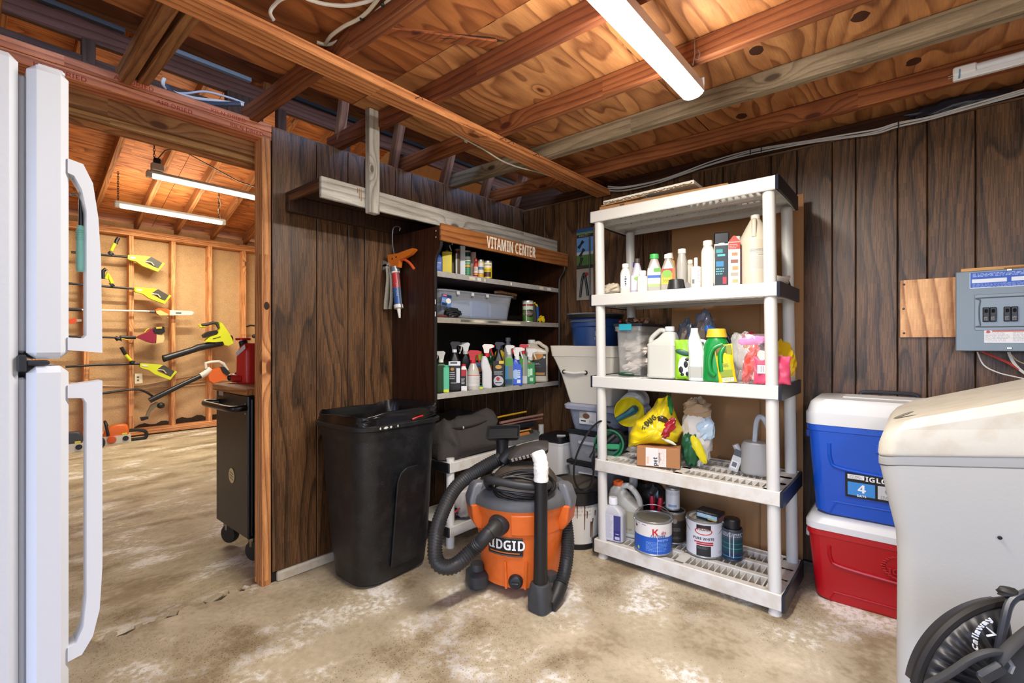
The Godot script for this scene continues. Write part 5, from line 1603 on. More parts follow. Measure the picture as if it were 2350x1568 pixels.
func fill_cleaners() -> void:
	var y := 0.9075
	var g := "cleaners on the cabinet's bottom shelf"
	var glass := clear("c8d4cc", 0.42, 0.12)
	bottle("dark bottle with red print at the left end of the bottom shelf", span_x(993, 1006, 838, 0.32, y), mk("1a1214", 0.35), {"group": g, "cap": ["15151a", 0.16, 0.6], "label": [printed("dark red", "201418", [[0.1, 0.55, 0.7, 0.3, "a01c24"], ["t", 0.1, 0.1, 0.8, 0.4, "c8c8cc", 0.1]]), 0.05, 0.75]})
	bottle("green spray bottle with a yellow label and pale grey sprayer", span_x(1000, 1024, 806, 0.34, y), mk("1e3a18", 0.3), {"group": g, "spray": ["b8bab8", "a8a69c", "e0e0dc"], "neck": 0.5, "shoulder": 0.9, "label": [printed("yellow tall", "d8c420", [["t", 0.2, 0.3, 0.6, 0.4, "3c3c10", 0.1]]), 0.40, 0.66], "turn": 0.9 + PI})
	bottle("slim sea green bottle with a lime foot", span_x(1017, 1031, 838, 0.37, y), mk("58b890", 0.35), {"group": g, "cap": ["48a880", 0.05, 0.9], "neck": 0.8, "shoulder": 0.95, "label": [printed("lime foot", "d0d828", []), 0.01, 0.12]})
	bottle("black spray bottle with a white shoulder label and black sprayer", span_x(1027, 1059, 784, 0.33, y), mk("17181b", 0.3), {"group": g, "spray": ["101012", "101012", "d8dce4"], "neck": 0.36, "shoulder": 0.62, "soft": false, "label": [printed("black detailer", "16171a", [[0, 0, 1, 0.16, "dde2ea"], [0.15, 0.04, 0.6, 0.06, "30343c"], ["o", 0.3, 0.28, 0.16, 0.06, "b8863c"], ["t", 0.1, 0.4, 0.5, 0.3, "c8ccd0", 0.08], [0.66, 0.25, 0.32, 0.55, "d8dce2"], [0.2, 0.78, 0.5, 0.05, "8a9098"]]), 0.05, 0.60]})
	bottle("black bottle with a white sprayer, behind the others", span_x(1058, 1078, 786, 0.20, y), mk("141416", 0.3), {"group": g, "spray": ["e8e8e8", "e8e8e8", "d0d0d0"], "neck": 0.62, "shoulder": 0.75, "turn": facing(Vector3(0.2, 0, 1.0)) + PI})
	bottle("white bottle with a red and black side panel", span_x(1056, 1072, 836, 0.37, y), mk("e8e8ea", 0.35), {"group": g, "cap": ["c02028", 0.08, 0.6], "neck": 0.6, "label": [printed("red black panel", "181014", [[0.0, 0.0, 0.9, 0.4, "a82028"], ["t", 0.1, 0.55, 0.7, 0.35, "e8e8e8", 0.08]]), 0.18, 0.8]})
	bottle("clear spray bottle with a red collar and a printed scale", span_x(1070, 1101, 806, 0.36, y), mk("c4bfb6", 0.2), {"group": g, "round": true, "neck": 0.45, "shoulder": 0.42, "spray": ["b81c28", "b01c28", "c02030"], "label": [printed("scale", "d4d2d0", [[0, 0.0, 1, 0.08, "c86858"], ["t", 0.1, 0.2, 0.8, 0.6, "a8a8a8", 0.06]]), 0.10, 0.38]})
	bottle("round bottle with a lime top and a picture label", span_x(1089, 1112, 812, 0.27, y), mk("2c3c5c", 0.35), {"group": g, "round": true, "shoulder": 0.72, "cap": ["a8c828", 0.2, 0.8], "label": [printed("wash", "3c70a8", [[0, 0, 1, 0.14, "78a8d8"], ["o", 0.5, 0.3, 0.3, 0.1, "b87838"], [0, 0.42, 1, 0.58, "1c1a24"], ["t", 0.2, 0.5, 0.5, 0.45, "c8c8d4", 0.1], [0.75, 0.5, 0.25, 0.5, "b82838"]]), 0.05, 0.74]})
	bottle("white curved bottle with a red and white sprayer", span_x(1106, 1129, 790, 0.37, y), mk("d4d3d6", 0.35), {"group": g, "neck": 0.55, "shoulder": 0.5, "lean": -0.25, "spray": ["eae6e0", "c01c30", "c01c30"], "depth": 0.045})
	bottle("green glass bottle behind the white curved one", span_x(1117, 1134, 800, 0.18, y), mk("1c5030", 0.2), {"group": g, "round": true, "cap": ["143c24", 0.1, 0.5], "label": [printed("orange bit", "2c5a34", [[0.3, 0.2, 0.5, 0.3, "c86a20"]]), 0.2, 0.6]})
	bottle("black bottle with yellow shoulders and a navy sprayer", span_x(1129, 1159, 785, 0.36, y), mk("1a1b1e", 0.3), {"group": g, "neck": 0.34, "shoulder": 0.58, "soft": false, "spray": ["20242e", "20242e", "1a1b1e"], "label": [printed("tyre shine", "16171a", [[0.55, 0.0, 0.45, 0.12, "d8bc28"], ["o", 0.5, 0.24, 0.3, 0.08, "c8983c"], ["t", 0.1, 0.42, 0.8, 0.16, "d8dce0", 0.06], ["o", 0.5, 0.8, 0.46, 0.2, "b8bcc4"], ["o", 0.45, 0.72, 0.16, 0.08, "b83038"], [0.2, 0.86, 0.6, 0.04, "30343c"]], 96, 128), 0.03, 0.58]})
	bottle("yellow bottle standing behind the navy sprayer", span_x(1135, 1158, 796, 0.20, y), mk("d0b41c", 0.35), {"group": g, "cap": ["20242c", 0.1, 0.5], "neck": 0.7, "shoulder": 0.9})
	bottle("tall clear bottle with a grey cap at the back", span_x(1156, 1176, 775, 0.16, y), mk("b4b6b8", 0.25), {"group": g, "round": true, "cap": ["a8acb0", 0.09, 0.6], "shoulder": 0.75})
	bottle("clear window spray with blue liquid and a red and white sprayer", span_x(1158, 1178, 792, 0.36, y), glass, {"group": g, "neck": 0.5, "shoulder": 0.72, "spray": ["e4e4e2", "c8202c", "e8e4e0"], "label": [printed("window spray", "4a8878", [[0, 0, 1, 0.3, "5ca040"], [0, 0.3, 0.4, 0.5, "3888c0"], [0.45, 0.3, 0.5, 0.45, "7c7870"], [0, 0.8, 1, 0.2, "1c4468"]]), 0.02, 0.68]})
	bottle("blue spray bottle with a white splash label", span_x(1174, 1199, 797, 0.375, y), mk("2850c0", 0.25), {"group": g, "neck": 0.5, "shoulder": 0.62, "lean": -0.15, "spray": ["ece8e4", "e4e4e4", "e8e8e8"], "label": [printed("blue splash", "3460d0", [["o", 0.35, 0.5, 0.35, 0.25, "a8c4ec"], [0.6, 0.3, 0.28, 0.4, "c8d8f4"], [0.5, 0.78, 0.4, 0.18, "dce6f4"], ["t", 0.6, 0.34, 0.3, 0.3, "4060a8", 0.1]]), 0.03, 0.55]})
	bottle("clear and green spray bottle with a red sprayer and a white foot", span_x(1190, 1211, 790, 0.34, y), mk("98a894", 0.2), {"group": g, "neck": 0.5, "shoulder": 0.7, "spray": ["c8242c", "e0dcd8", "c8242c"], "label": [printed("green clear", "8c9a88", [[0, 0, 0.5, 0.5, "58a838"], [0.5, 0.1, 0.2, 0.7, "b8b0a4"], [0, 0.72, 1, 0.28, "d8dadc"]]), 0.0, 0.7]})
	bottle("green spray bottle with a white sprayer at the row's right end", span_x(1205, 1229, 800, 0.37, y), mk("1f7c3a", 0.25), {"group": g, "neck": 0.5, "shoulder": 0.6, "lean": -0.15, "spray": ["e8e6e2", "e8e4e0", "d8d8d8"], "label": [printed("green splash", "1f8440", [[0.1, 0.0, 0.6, 0.06, "c83838"], ["o", 0.3, 0.5, 0.25, 0.2, "a8d8b0"], [0.5, 0.3, 0.26, 0.35, "c8e8cc"], [0.45, 0.76, 0.4, 0.18, "b8d8bc"]]), 0.03, 0.6]})
	jug("cream jug with a black and gold label at the right of the bottom shelf", span_x(1205, 1258, 780, 0.29, y), milky("d4cab6"), {"group": g, "side": 1.0, "shoulder": 0.72, "label": [printed("oil jug", "1a1714", [["o", 0.25, 0.06, 0.6, 0.22, "c8882c"], [0.35, 0.85, 0.6, 0.12, "c08428"], ["t", 0.3, 0.42, 0.4, 0.06, "d8d4cc", 0.05], ["o", 0.9, 0.14, 0.06, 0.06, "d8d4cc"], ["t", 0.3, 0.56, 0.5, 0.05, "8a8478", 0.04]], 64, 96), 0.14, 0.66]})
	var sp := thing("sponge", "small teal and yellow sponge at the front of the bottom shelf", "sponge", onx(1101, 893, 0.385), facing(Vector3(0.385, 0, 0.9)))
	sp.position.y = y
	part(sp, "foam", M.new().box(Vector3(0, 0.008, 0), Vector3(0.04, 0.015, 0.022), 0.003), mk("c8d44c", 0.9))
	part(sp, "scourer", M.new().box(Vector3(0, 0.0185, 0), Vector3(0.04, 0.006, 0.022), 0.002), mk("1c8c7c", 0.9))
func fill_unit() -> void:
	var g := "containers on the white unit's second shelf"
	var y := 1.4615
	var pb := thing("paper_bag", "crumpled pale brown paper bag at the left of the second shelf", "bag", span_z(1380, 1426, 645, 0.55, y)[0])
	part(pb, "paper", lump(Vector3(0.062, 0.034, 0.05), 0.55, 4, 1.8, 12, 16), mk("c8bca8", 0.85))
	var white := milky("cfcbc1")
	var dim := milky("aeaa9e", 0.25)
	bottle("white squeeze bottle with dark lettering down its front", span_z(1424, 1447, 606, 0.58, y), white, {"group": g, "cap": ["eeeae2", 0.13, 0.66], "neck": 0.6, "shoulder": 0.7, "label": [printed("squeeze", "e6e4de", [[0.45, 0.1, 0.14, 0.12, "30384a"], [0.4, 0.26, 0.24, 0.14, "30384a"], [0.4, 0.44, 0.2, 0.14, "30384a"], [0.42, 0.62, 0.2, 0.14, "30384a"], [0.46, 0.8, 0.1, 0.08, "30384a"]], 48, 96), 0.2, 0.62], "side_label": true})
	bottle("small white bottle with a purple cap, at the back of the second shelf", span_z(1450, 1466, 602, 0.42, y), white, {"group": g, "cap": ["5c4c9c", 0.14, 0.7]})
	bottle("white and green bottle with a brown cap and sloping shoulders", span_z(1447, 1478, 594, 0.56, y), milky("bcb8c8"), {"group": g, "cap": ["4c3c34", 0.13, 0.42], "neck": 0.36, "shoulder": 0.45, "soft": false, "label": [printed("green swoosh", "dcd8e4", [["o", 0.6, 0.2, 0.4, 0.16, "8cb450"], [0.5, 0.5, 0.4, 0.3, "e0b060"], [0.55, 0.75, 0.2, 0.2, "303040"]]), 0.1, 0.5]})
	bottle("short white bottle with a small printed label", span_z(1463, 1486, 622, 0.61, y), white, {"group": g, "cap": ["efece4", 0.2, 0.7], "neck": 0.66, "shoulder": 0.8, "label": [printed("short white", "e4dcd0", [["t", 0.05, 0.1, 0.9, 0.8, "988c84", 0.08]]), 0.1, 0.62]})
	bottle("clear bottle with a bright green cap", span_z(1485, 1518, 584, 0.57, y), dim, {"group": g, "cap": ["48b85c", 0.12, 0.62], "neck": 0.52, "shoulder": 0.62, "soft": false, "corner": 0.2, "label": [printed("lime label", "c8d0c8", [["o", 0.75, 0.1, 0.3, 0.2, "5ca030"], [0, 0.22, 1, 0.16, "d8e0e8"], [0.0, 0.38, 1, 0.16, "2858b0"], ["t", 0.1, 0.6, 0.8, 0.3, "f0f0f0", 0.08], [0, 0.86, 1, 0.14, "a8b870"]]), 0.14, 0.62], "side_label": true})
	bottle("clear bottle with a white cap and a red, green and yellow label", span_z(1516, 1551, 584, 0.575, y), milky("aaa292", 0.25), {"group": g, "cap": ["f2efe8", 0.115, 0.52], "neck": 0.44, "shoulder": 0.58, "soft": false, "corner": 0.2, "label": [printed("tropical", "d8a028", [[0, 0, 1, 0.3, "b82c30"], ["o", 0.4, 0.32, 0.36, 0.24, "78b03c"], [0, 0.6, 1, 0.4, "e0c83c"], ["t", 0.1, 0.65, 0.7, 0.25, "6c7820", 0.1], [0.8, 0.0, 0.2, 1.0, "c86830"]]), 0.18, 0.6], "side_label": true})
	var tb := bottle("tan bottle leaning back behind the tall clear one", span_z(1541, 1560, 580, 0.42, y), milky("c89858"), {"group": g, "cap": ["dcc8a8", 0.16, 0.8], "neck": 0.7, "shoulder": 0.9})
	tb.rotation.z = 0.14
	bottle("tall clear bottle with a narrow upper half and white cap", span_z(1552, 1578, 572, 0.55, y), milky("b4b0a6", 0.25), {"group": g, "round": true, "cap": ["efece4", 0.11, 0.72], "neck": 0.66, "shoulder": 0.5})
	var cp := thing("plastic_cup", "scuffed black plastic cup at the front of the second shelf", "cup", span_z(1530, 1574, 640, 0.635, y)[0])
	part(cp, "wall", M.new().lathe([[0.043, 0.0], [0.044, 0.003], [0.036, 0.048], [0.033, 0.05], [0.031, 0.047], [0.038, 0.005], [0.0, 0.004]], 28), worn("2a2a2c", 0.4, 8.0, "scuff"))
	var lc := thing("lens_cap", "small black oval lid leaning beside the black cup", "lid", span_z(1574, 1583, 645, 0.625, y)[0], facing(Vector3(1.5, 0, 0.6)))
	part(lc, "disc", M.new().at(Vector3(0, 0.017, 0), 0.0, Vector3(1.25, 0, 0)).lathe([[0.0, -0.003], [0.011, -0.003], [0.012, 0.003], [0.0, 0.003]], 20, 1.0, 1.45), mk("222224", 0.4))
	bottle("white jar standing behind the black cup", span_z(1577, 1591, 597, 0.52, y), milky("c4beac"), {"group": g, "cap": ["e8e0cc", 0.12, 0.9], "neck": 0.85, "shoulder": 0.9})
	bottle("white handled bottle with a printed side", span_z(1585, 1609, 592, 0.60, y), white, {"group": g, "cap": ["efece6", 0.26, 0.36], "neck": 0.36, "shoulder": 0.9, "label": [printed("printed side", "e8e6de", [["t", 0.0, 0.05, 0.45, 0.5, "a8a498", 0.06], [0.05, 0.62, 0.3, 0.26, "6c6c66"], ["t", 0.7, 0.1, 0.3, 0.7, "706460", 0.08]]), 0.08, 0.66]})
	bottle("tall plain white bottle with a round shoulder", span_z(1609, 1640, 553, 0.575, y), white, {"group": g, "cap": ["ece6da", 0.1, 0.72], "neck": 0.68, "shoulder": 0.80, "depth": 0.05})
	var th := thing("thermometer", "thin glass tube standing between two tall white bottles", "tube", span_z(1638, 1642, 585, 0.605, y)[0])
	part(th, "tube", M.new().tube([Vector3(0, 0.012, 0), Vector3(0, 0.14, 0)], 0.004, 8), mk("c8c4bc", 0.2))
	part(th, "tip", M.new().tube([Vector3(0, 0.0, 0), Vector3(0, 0.02, 0)], 0.0055, 8), mk("3c3c3c", 0.4))
	var bc := bottle("tall white bottle with a square black cap and a dark teal label", span_z(1639, 1673, 560, 0.60, y), mk("cccac6", 0.35), {"group": g, "neck": 0.92, "shoulder": 0.98, "corner": 0.12, "depth": 0.06, "label": [printed("teal label", "10242c", [[0.1, 0.1, 0.5, 0.1, "2c8c90"], [0.2, 0.22, 0.6, 0.06, "48b0b8"], [0.1, 0.4, 0.6, 0.14, "2878a8"], ["t", 0.1, 0.58, 0.6, 0.2, "60b8c8", 0.07], [0.6, 0.8, 0.3, 0.18, "a83040"]], 48, 96), 0.03, 0.94]})
	bc.get_child(0).set_meta("label", "white bottle body")
	part(bc, "square_cap", M.new().box(Vector3(0, 0.231, 0), Vector3(0.068, 0.058, 0.055), 0.006), mk("15171c", 0.3), "square black cap")
	var ct := paper_box("carton", "red topped white carton with small pictures, on the second shelf", span_z(1668, 1698, 560, 0.585, y)[0], Vector3(0.052, 0.21, 0.055), 0.42, mk("dcd4c8", 0.6), {"front": printed("pictures", "e4ded4", [[0, 0, 1, 0.16, "c04038"], ["t", 0.1, 0.04, 0.8, 0.1, "e8b8b0", 0.04], [0.3, 0.24, 0.5, 0.08, "b8845c"], [0.2, 0.40, 0.65, 0.09, "8c6458"], [0.35, 0.56, 0.5, 0.1, "c8986c"], [0.2, 0.71, 0.65, 0.09, "a89c90"], [0.35, 0.86, 0.5, 0.09, "b0a878"]], 48, 128), "side": printed("brown side", "9c4c34", [["t", 0.1, 0.1, 0.8, 0.8, "b87058", 0.05]])})
	part(ct, "gable_top", M.new().prism([Vector2(-0.026, 0.21), Vector2(0.026, 0.21), Vector2(0.004, 0.238), Vector2(-0.004, 0.238)], -0.027, 0.027), mk("c85048", 0.6), "red creased top")
	bottle("white bottle half hidden behind the carton", span_z(1684, 1702, 543, 0.47, y), white, {"group": g, "cap": ["e8e2d8", 0.1, 0.8], "neck": 0.7})
	# the gallon jug
	var jp := span_z(1695, 1772, 494, 0.52, y)
	var j := thing("gallon_jug", "big cream gallon jug with a fine printed label on the second shelf", "jug", jp[0], facing(jp[0]))
	var w: float = jp[1] * 1.02
	var h: float = jp[2]
	var cream := milky("ccc2ae", 0.35)
	part(j, "body", M.new().lathe([[w * 0.46, 0], [w * 0.5, 0.006], [w * 0.5, h * 0.60], [w * 0.515, h * 0.615], [w * 0.5, h * 0.64], [w * 0.44, h * 0.70], [w * 0.30, h * 0.82], [w * 0.16, h * 0.93], [w * 0.13, h * 0.94]], 36), cream)
	part(j, "handle", M.new().tube(curve([Vector3(-0.005, h * 0.925, w * 0.12), Vector3(-0.005, h * 0.89, w * 0.27), Vector3(-0.005, h * 0.78, w * 0.36), Vector3(-0.005, h * 0.66, w * 0.44)]), 0.011, 10), cream)
	part(j, "cap", cap_mesh(w * 0.28, h * 0.06, h * 0.94), mk("efe9da", 0.4))
	part(j, "label", M.new().wrap(w * 0.501, h * 0.20, h * 0.50, -0.35, 0.95), printed("gallon", "ccc6b8", [["t", 0.02, 0.02, 0.96, 0.12, "58585c", 0.05], ["t", 0.02, 0.18, 0.96, 0.06, "8a8884", 0.04], ["t", 0.4, 0.27, 0.3, 0.05, "50504c", 0.05], ["t", 0.02, 0.36, 0.96, 0.6, "9c9892", 0.045]], 192, 128))
	part(j, "side_print", M.new().wrap(w * 0.501, h * 0.12, h * 0.46, -1.2, -0.8), printed("gallon side", "ccc6b8", [["t", 0.1, 0.02, 0.8, 0.96, "a8a49c", 0.06]], 48, 128))
	var rp := thing("rope_coil", "loose coil of white and dark rope at the second shelf's right end", "rope", Vector3(1.90, y, 0.44))
	var rm := M.new()
	for k in 4:
		var pts := []
		for q in 18:
			var a := TAU * q / 18
			pts.append(Vector3(cos(a) * (0.055 - k * 0.006) + 0.01 * k, 0.008 + 0.011 * k + 0.006 * sin(a * 2.0 + k), sin(a) * (0.10 - 0.012 * k)))
		rm.tube(pts, 0.008, 8, true)
	part(rp, "strands", rm, mk("e0d8cc", 0.8))
	part(rp, "dark_strand", M.new().tube(curve([Vector3(-0.03, 0.05, 0.06), Vector3(0.02, 0.05, 0.02), Vector3(0.05, 0.035, -0.05), Vector3(0.055, 0.01, -0.1)]), 0.006, 8), mk("3a3430", 0.8))
	fill_unit_middle()
	fill_unit_low()
	fill_unit_top()

func fill_unit_middle() -> void:
	var y := 1.0095
	# clear bin of rags
	var fx := onz(1416, 800, 0.56).x
	var b := thing("storage_bin", "clear lidded bin of white rags at the left of the third shelf", "bin", Vector3(fx + 0.068, y, 0.405))
	part(b, "bin_wall", M.new().loft([[0.002, 0.125, 0.27, 0.015], [0.005, 0.13, 0.28, 0.016], [0.245, 0.148, 0.31, 0.018], [0.25, 0.165, 0.33, 0.018], [0.275, 0.165, 0.33, 0.018], [0.275, 0.145, 0.31, 0.016], [0.006, 0.124, 0.27, 0.014]], 4), clear("d8dad8", 0.16, 0.16))
	var lid := part(b, "lid", M.new().box(Vector3(0, 0.283, 0), Vector3(0.172, 0.016, 0.335), 0.004), mk("1d2430", 0.4), "navy lid")
	part(lid, "latch", M.new().box(Vector3(-0.01, 0.27, 0.169), Vector3(0.075, 0.036, 0.008), 0.002), mk("28a0b4", 0.4), "teal tape strip")
	for k in 6:
		var r := M.new().at(Vector3((k % 2) * 0.05 - 0.025, 0.02 + 0.033 * k, 0.06 - 0.03 * (k % 3)), k * 1.3)
		r.ball(Vector3(0, 0.02, 0), Vector3(0.045, 0.03, 0.07), 10, 16, 0.45, 20 + k, 2.2)
		part(b, "rag", r, mk("e6dace", 0.9))
	var po := thing("pine_cones", "small heap of brown cones and seed heads on the clear bin's lid", "cones", Vector3(fx + 0.06, y + 0.2915, 0.42))
	var rr := RandomNumberGenerator.new()
	rr.seed = 5
	for k in 14:
		var c := M.new().at(Vector3(rr.randf_range(-0.06, 0.065), 0.010 + (k % 3) * 0.008, rr.randf_range(-0.05, 0.10)), rr.randf() * 3)
		c.ball(Vector3.ZERO, Vector3(0.018, 0.012, 0.014), 8, 10, 0.5, k, 4.0)
		part(po, "cone", c, mk(["5a3420", "6e4028", "8a6a50", "3c2418", "a08068"][k % 5], 0.85))
	part(po, "red_berry", M.new().ball(Vector3(-0.062, 0.012, 0.1), Vector3(0.008, 0.008, 0.008), 6, 10), mk("a81c34", 0.4))
	var j := jug("white handled jug with pale yellow green contents on the third shelf", span_z(1488, 1557, 750, 0.57, y), milky("c8c8c0", 0.35), {"side": -1.0, "shoulder": 0.66, "depth": 0.10, "cap": "dfe2e4", "turn": 0.05})
	part(j, "liquid_level", M.new().box(Vector3(0.066, 0.085, 0.0), Vector3(0.0015, 0.13, 0.075), 0.0), mk("b0b478", 0.4))
	var gb := thing("feed_bag", "lime green bag with a black and white cow pattern", "bag", span_z(1551, 1585, 779, 0.60, y)[0], 0.2)
	part(gb, "pouch", pouch(0.082, 0.20, 0.06, 3), mk("8cc41c", 0.35))
	var sp := M.new()
	for q in [[-0.005, 0.05, 0.012, 0.018], [0.016, 0.075, 0.012, 0.02], [0.0, 0.025, 0.009, 0.01], [0.024, 0.03, 0.009, 0.011], [0.022, 0.10, 0.01, 0.008]]: sp.ball(Vector3(q[0], q[1], 0.027), Vector3(q[2], q[3], 0.004), 6, 10)
	part(gb, "black_spots", sp, mk("17161a", 0.4))
	part(gb, "white_patch", M.new().ball(Vector3(0.008, 0.065, 0.0255), Vector3(0.028, 0.05, 0.004), 8, 12), mk("e4e4e0", 0.4))
	part(gb, "dark_stripe", M.new().at(Vector3(0.0, 0.135, 0.016), 0.0, Vector3(0, 0, -0.3)).ball(Vector3.ZERO, Vector3(0.038, 0.014, 0.006), 6, 12), mk("2c5a48", 0.4))
	# bags at the back
	for q in [["blue and clear plastic bag of brown bulbs, behind the white jug", 1552, 1602, 738, 0.46, "4a5260", 41, "2c64c0"], ["clear and blue plastic bag standing tallest at the back of the third shelf", 1590, 1642, 716, 0.42, "606474", 42, "2f76d8"]]:
		var s := span_z(q[1], q[2], q[3], q[4], y)
		var bb := thing("plastic_bag", q[0], "bag", s[0], 0.2)
		var m := lump(Vector3(s[1] * 0.55, s[2] * 0.5, 0.06), 0.26, q[6], 2.4, 20, 28)
		part(bb, "film", m, mk(q[5], 0.18))
		part(bb, "contents", M.new().ball(Vector3(-0.01, s[2] * 0.62, 0.03), Vector3(s[1] * 0.3, s[2] * 0.26, 0.04), 10, 14, 0.4, q[6] + 3, 3.0), mk("6a5a50", 0.6))
		part(bb, "blue_panel", M.new().at(Vector3(s[1] * 0.28, s[2] * 0.68, 0.03), 0.2, Vector3(0.2, 0, 0.5)).ball(Vector3.ZERO, Vector3(s[1] * 0.28, s[2] * 0.12, 0.02), 8, 14, 0.35, q[6] + 5, 3.0), mk(q[7], 0.3))
		if q[6] == 41: part(bb, "blue_panel", M.new().at(Vector3(-s[1] * 0.42, s[2] * 0.62, 0.035), 0.2, Vector3(0.1, 0, 0.3)).ball(Vector3.ZERO, Vector3(s[1] * 0.2, s[2] * 0.2, 0.02), 8, 14, 0.35, 51, 3.0), mk("2460b8", 0.3))
	# translucent bottle half full
	var s1 := span_z(1578, 1616, 753, 0.655, y)
	s1[0].z = 0.635
	var cb := bottle("translucent handled bottle half full, at the front of the third shelf", s1, milky("d0d8d2", 0.3), {"depth": 0.062, "neck": 0.52, "shoulder": 0.56, "lean": -0.18, "cap": ["e4eae8", 0.085, 0.46], "turn": 0.12})
	part(cb, "handle", M.new().tube(curve([Vector3(0.008, 0.195, 0), Vector3(0.035, 0.19, 0), Vector3(0.036, 0.165, 0), Vector3(0.022, 0.14, 0)]), 0.008, 8), milky("d0d8d2", 0.3))
	part(cb, "liquid", M.new().box(Vector3(0, 0.042, 0), Vector3(s1[1] * 1.012, 0.075, 0.0636), 0.012), milky("b0b0a8", 0.25))
	# green jug with a moulded grip
	var s2 := span_z(1611, 1678, 755, 0.62, y)
	var gj := thing("seed_bottle", "bright green moulded bottle with a wide yellow cap", "bottle", s2[0], 0.12)
	var w: float = s2[1] * 0.98
	var h: float = s2[2]
	var green := mk("128a3c", 0.28)
	part(gj, "body", M.new().loft([[0, w * 0.88, 0.085, 0.03], [0.01, w, 0.095, 0.035], [h * 0.45, w * 0.95, 0.095, 0.04], [h * 0.70, w * 0.90, 0.085, 0.04], [h * 0.80, w * 0.70, 0.075, 0.037], [h * 0.84, w * 0.62, 0.07, 0.035]], 6), green)
	part(gj, "grip", M.new().tube(curve([Vector3(0.035, h * 0.70, 0.045), Vector3(-0.005, h * 0.62, 0.056), Vector3(-0.022, h * 0.42, 0.058), Vector3(-0.018, h * 0.2, 0.056), Vector3(0.0, h * 0.12, 0.05)]), 0.012, 10), green)
	part(gj, "grip", M.new().tube(curve([Vector3(0.045, h * 0.66, 0.045), Vector3(0.03, h * 0.55, 0.056), Vector3(0.028, h * 0.4, 0.058), Vector3(0.034, h * 0.2, 0.056)]), 0.012, 10), green)
	part(gj, "cap", M.new().loft([[h * 0.84, w * 0.76, 0.085, 0.042], [h * 0.98, w * 0.66, 0.075, 0.037], [h, w * 0.62, 0.07, 0.034]], 6), mk("e0b830", 0.4), "wide yellow cap")
	part(gj, "yellow_arrow", M.new().at(Vector3(0.045, 0.04, 0.0475)).prism([Vector2(-0.01, 0.008), Vector2(0.01, 0.008), Vector2(0, -0.004)], 0, 0.001), mk("e0c830", 0.4))
	var s3 := span_z(1648, 1694, 775, 0.655, y)
	s3[0].z = 0.66
	var yp := thing("seed_packet", "glossy yellow and green packet leaning on the green bottle", "packet", s3[0], 0.2)
	yp.rotation.z = 0.12
	part(yp, "pouch", pouch(0.078, 0.178, 0.03, 8, 0.3), mk("dcc41c", 0.22))
	part(yp, "printed_panel", M.new().card(-0.024, 0.026, 0.028, 0.09, 0.0165), printed("seed", "b4bc28", [["t", 0.1, 0.05, 0.8, 0.3, "5c5c14", 0.1], [0, 0.5, 1, 0.5, "8c9c24"]], 48, 64))
	part(yp, "top_band", M.new().card(-0.034, 0.034, 0.13, 0.172, 0.008), printed("seed top", "5c4c14", [[0.1, 0.2, 0.6, 0.5, "7c6420"], [0.7, 0, 0.3, 1, "8c9420"]], 48, 32))
	part(yp, "foot_band", M.new().card(-0.02, 0.03, 0.004, 0.024, 0.0165), printed("seed foot", "d4dcb8", [["t", 0.05, 0.1, 0.9, 0.8, "4c6c54", 0.2]], 48, 16))
	# zip bag, pouches
	var s4 := span_z(1694, 1762, 760, 0.63, y)
	var zb := thing("zip_bag", "clear zip bag of red cloth and a white wrapped roll with a pink seal", "bag", s4[0], 0.25)
	part(zb, "film", pouch(0.135, 0.225, 0.075, 12, 0.35), clear("f0dce4", 0.10, 0.12))
	part(zb, "red_cloth", M.new().at(Vector3(-0.03, 0.01, 0), 0.0, Vector3(0, 0, -0.25)).ball(Vector3(0, 0.08, 0), Vector3(0.03, 0.085, 0.026), 12, 16, 0.4, 5, 3.0), mk("c8402c", 0.7))
	part(zb, "wrapped_roll", M.new().at(Vector3(0.02, 0.0, 0.004), 0.0, Vector3(0, 0, -0.18)).loft([[0.012, 0.05, 0.05, 0.02], [0.02, 0.058, 0.055, 0.024], [0.075, 0.056, 0.054, 0.024], [0.08, 0.054, 0.05, 0.023], [0.085, 0.058, 0.055, 0.024], [0.14, 0.055, 0.052, 0.024], [0.15, 0.04, 0.04, 0.018]], 5), mk("d8ccb8", 0.25))
	part(zb, "pink_seal", M.new().at(Vector3(0.0, 0.195, 0.0), 0.0, Vector3(0, 0, 0.1)).ball(Vector3.ZERO, Vector3(0.062, 0.02, 0.008), 8, 16, 0.4, 15, 3.0), mk("d07cb8", 0.3))
	var rb := thing("seed_bag", "red and white printed bag behind the zip bag", "bag", span_z(1668, 1740, 738, 0.46, y)[0], 0.2)
	part(rb, "pouch", lump(Vector3(0.075, 0.118, 0.05), 0.35, 31, 2.0, 20, 28), mk("c8c8c0", 0.35))
	part(rb, "red_corner", M.new().at(Vector3(0.03, 0.20, 0.015)).ball(Vector3.ZERO, Vector3(0.04, 0.035, 0.03), 10, 14, 0.4, 32, 2.5), mk("a81c30", 0.3))
	part(rb, "black_ear", M.new().at(Vector3(-0.062, 0.205, 0.015), 0.0, Vector3(0, 0, 0.35)).ball(Vector3.ZERO, Vector3(0.009, 0.035, 0.008), 8, 10), mk("16202c", 0.3))
	part(rb, "black_ear", M.new().at(Vector3(0.085, 0.19, 0.01), 0.0, Vector3(0, 0, 0.3)).ball(Vector3.ZERO, Vector3(0.008, 0.026, 0.008), 8, 10), mk("1c3848", 0.3))
	part(rb, "orange_bit", M.new().ball(Vector3(0.035, 0.165, 0.045), Vector3(0.03, 0.022, 0.02), 8, 12, 0.4, 33, 3.0), mk("d89828", 0.35))
	var s5 := span_z(1738, 1812, 826, 0.60, y)
	var pp := thing("treat_pouch", "pink pouch with a barcode at the front right of the third shelf", "pouch", s5[0] + Vector3(0, 0, 0.03), 0.3)
	part(pp, "pouch", pouch(0.15, 0.125, 0.06, 14, 0.2), mk("cc4868", 0.3))
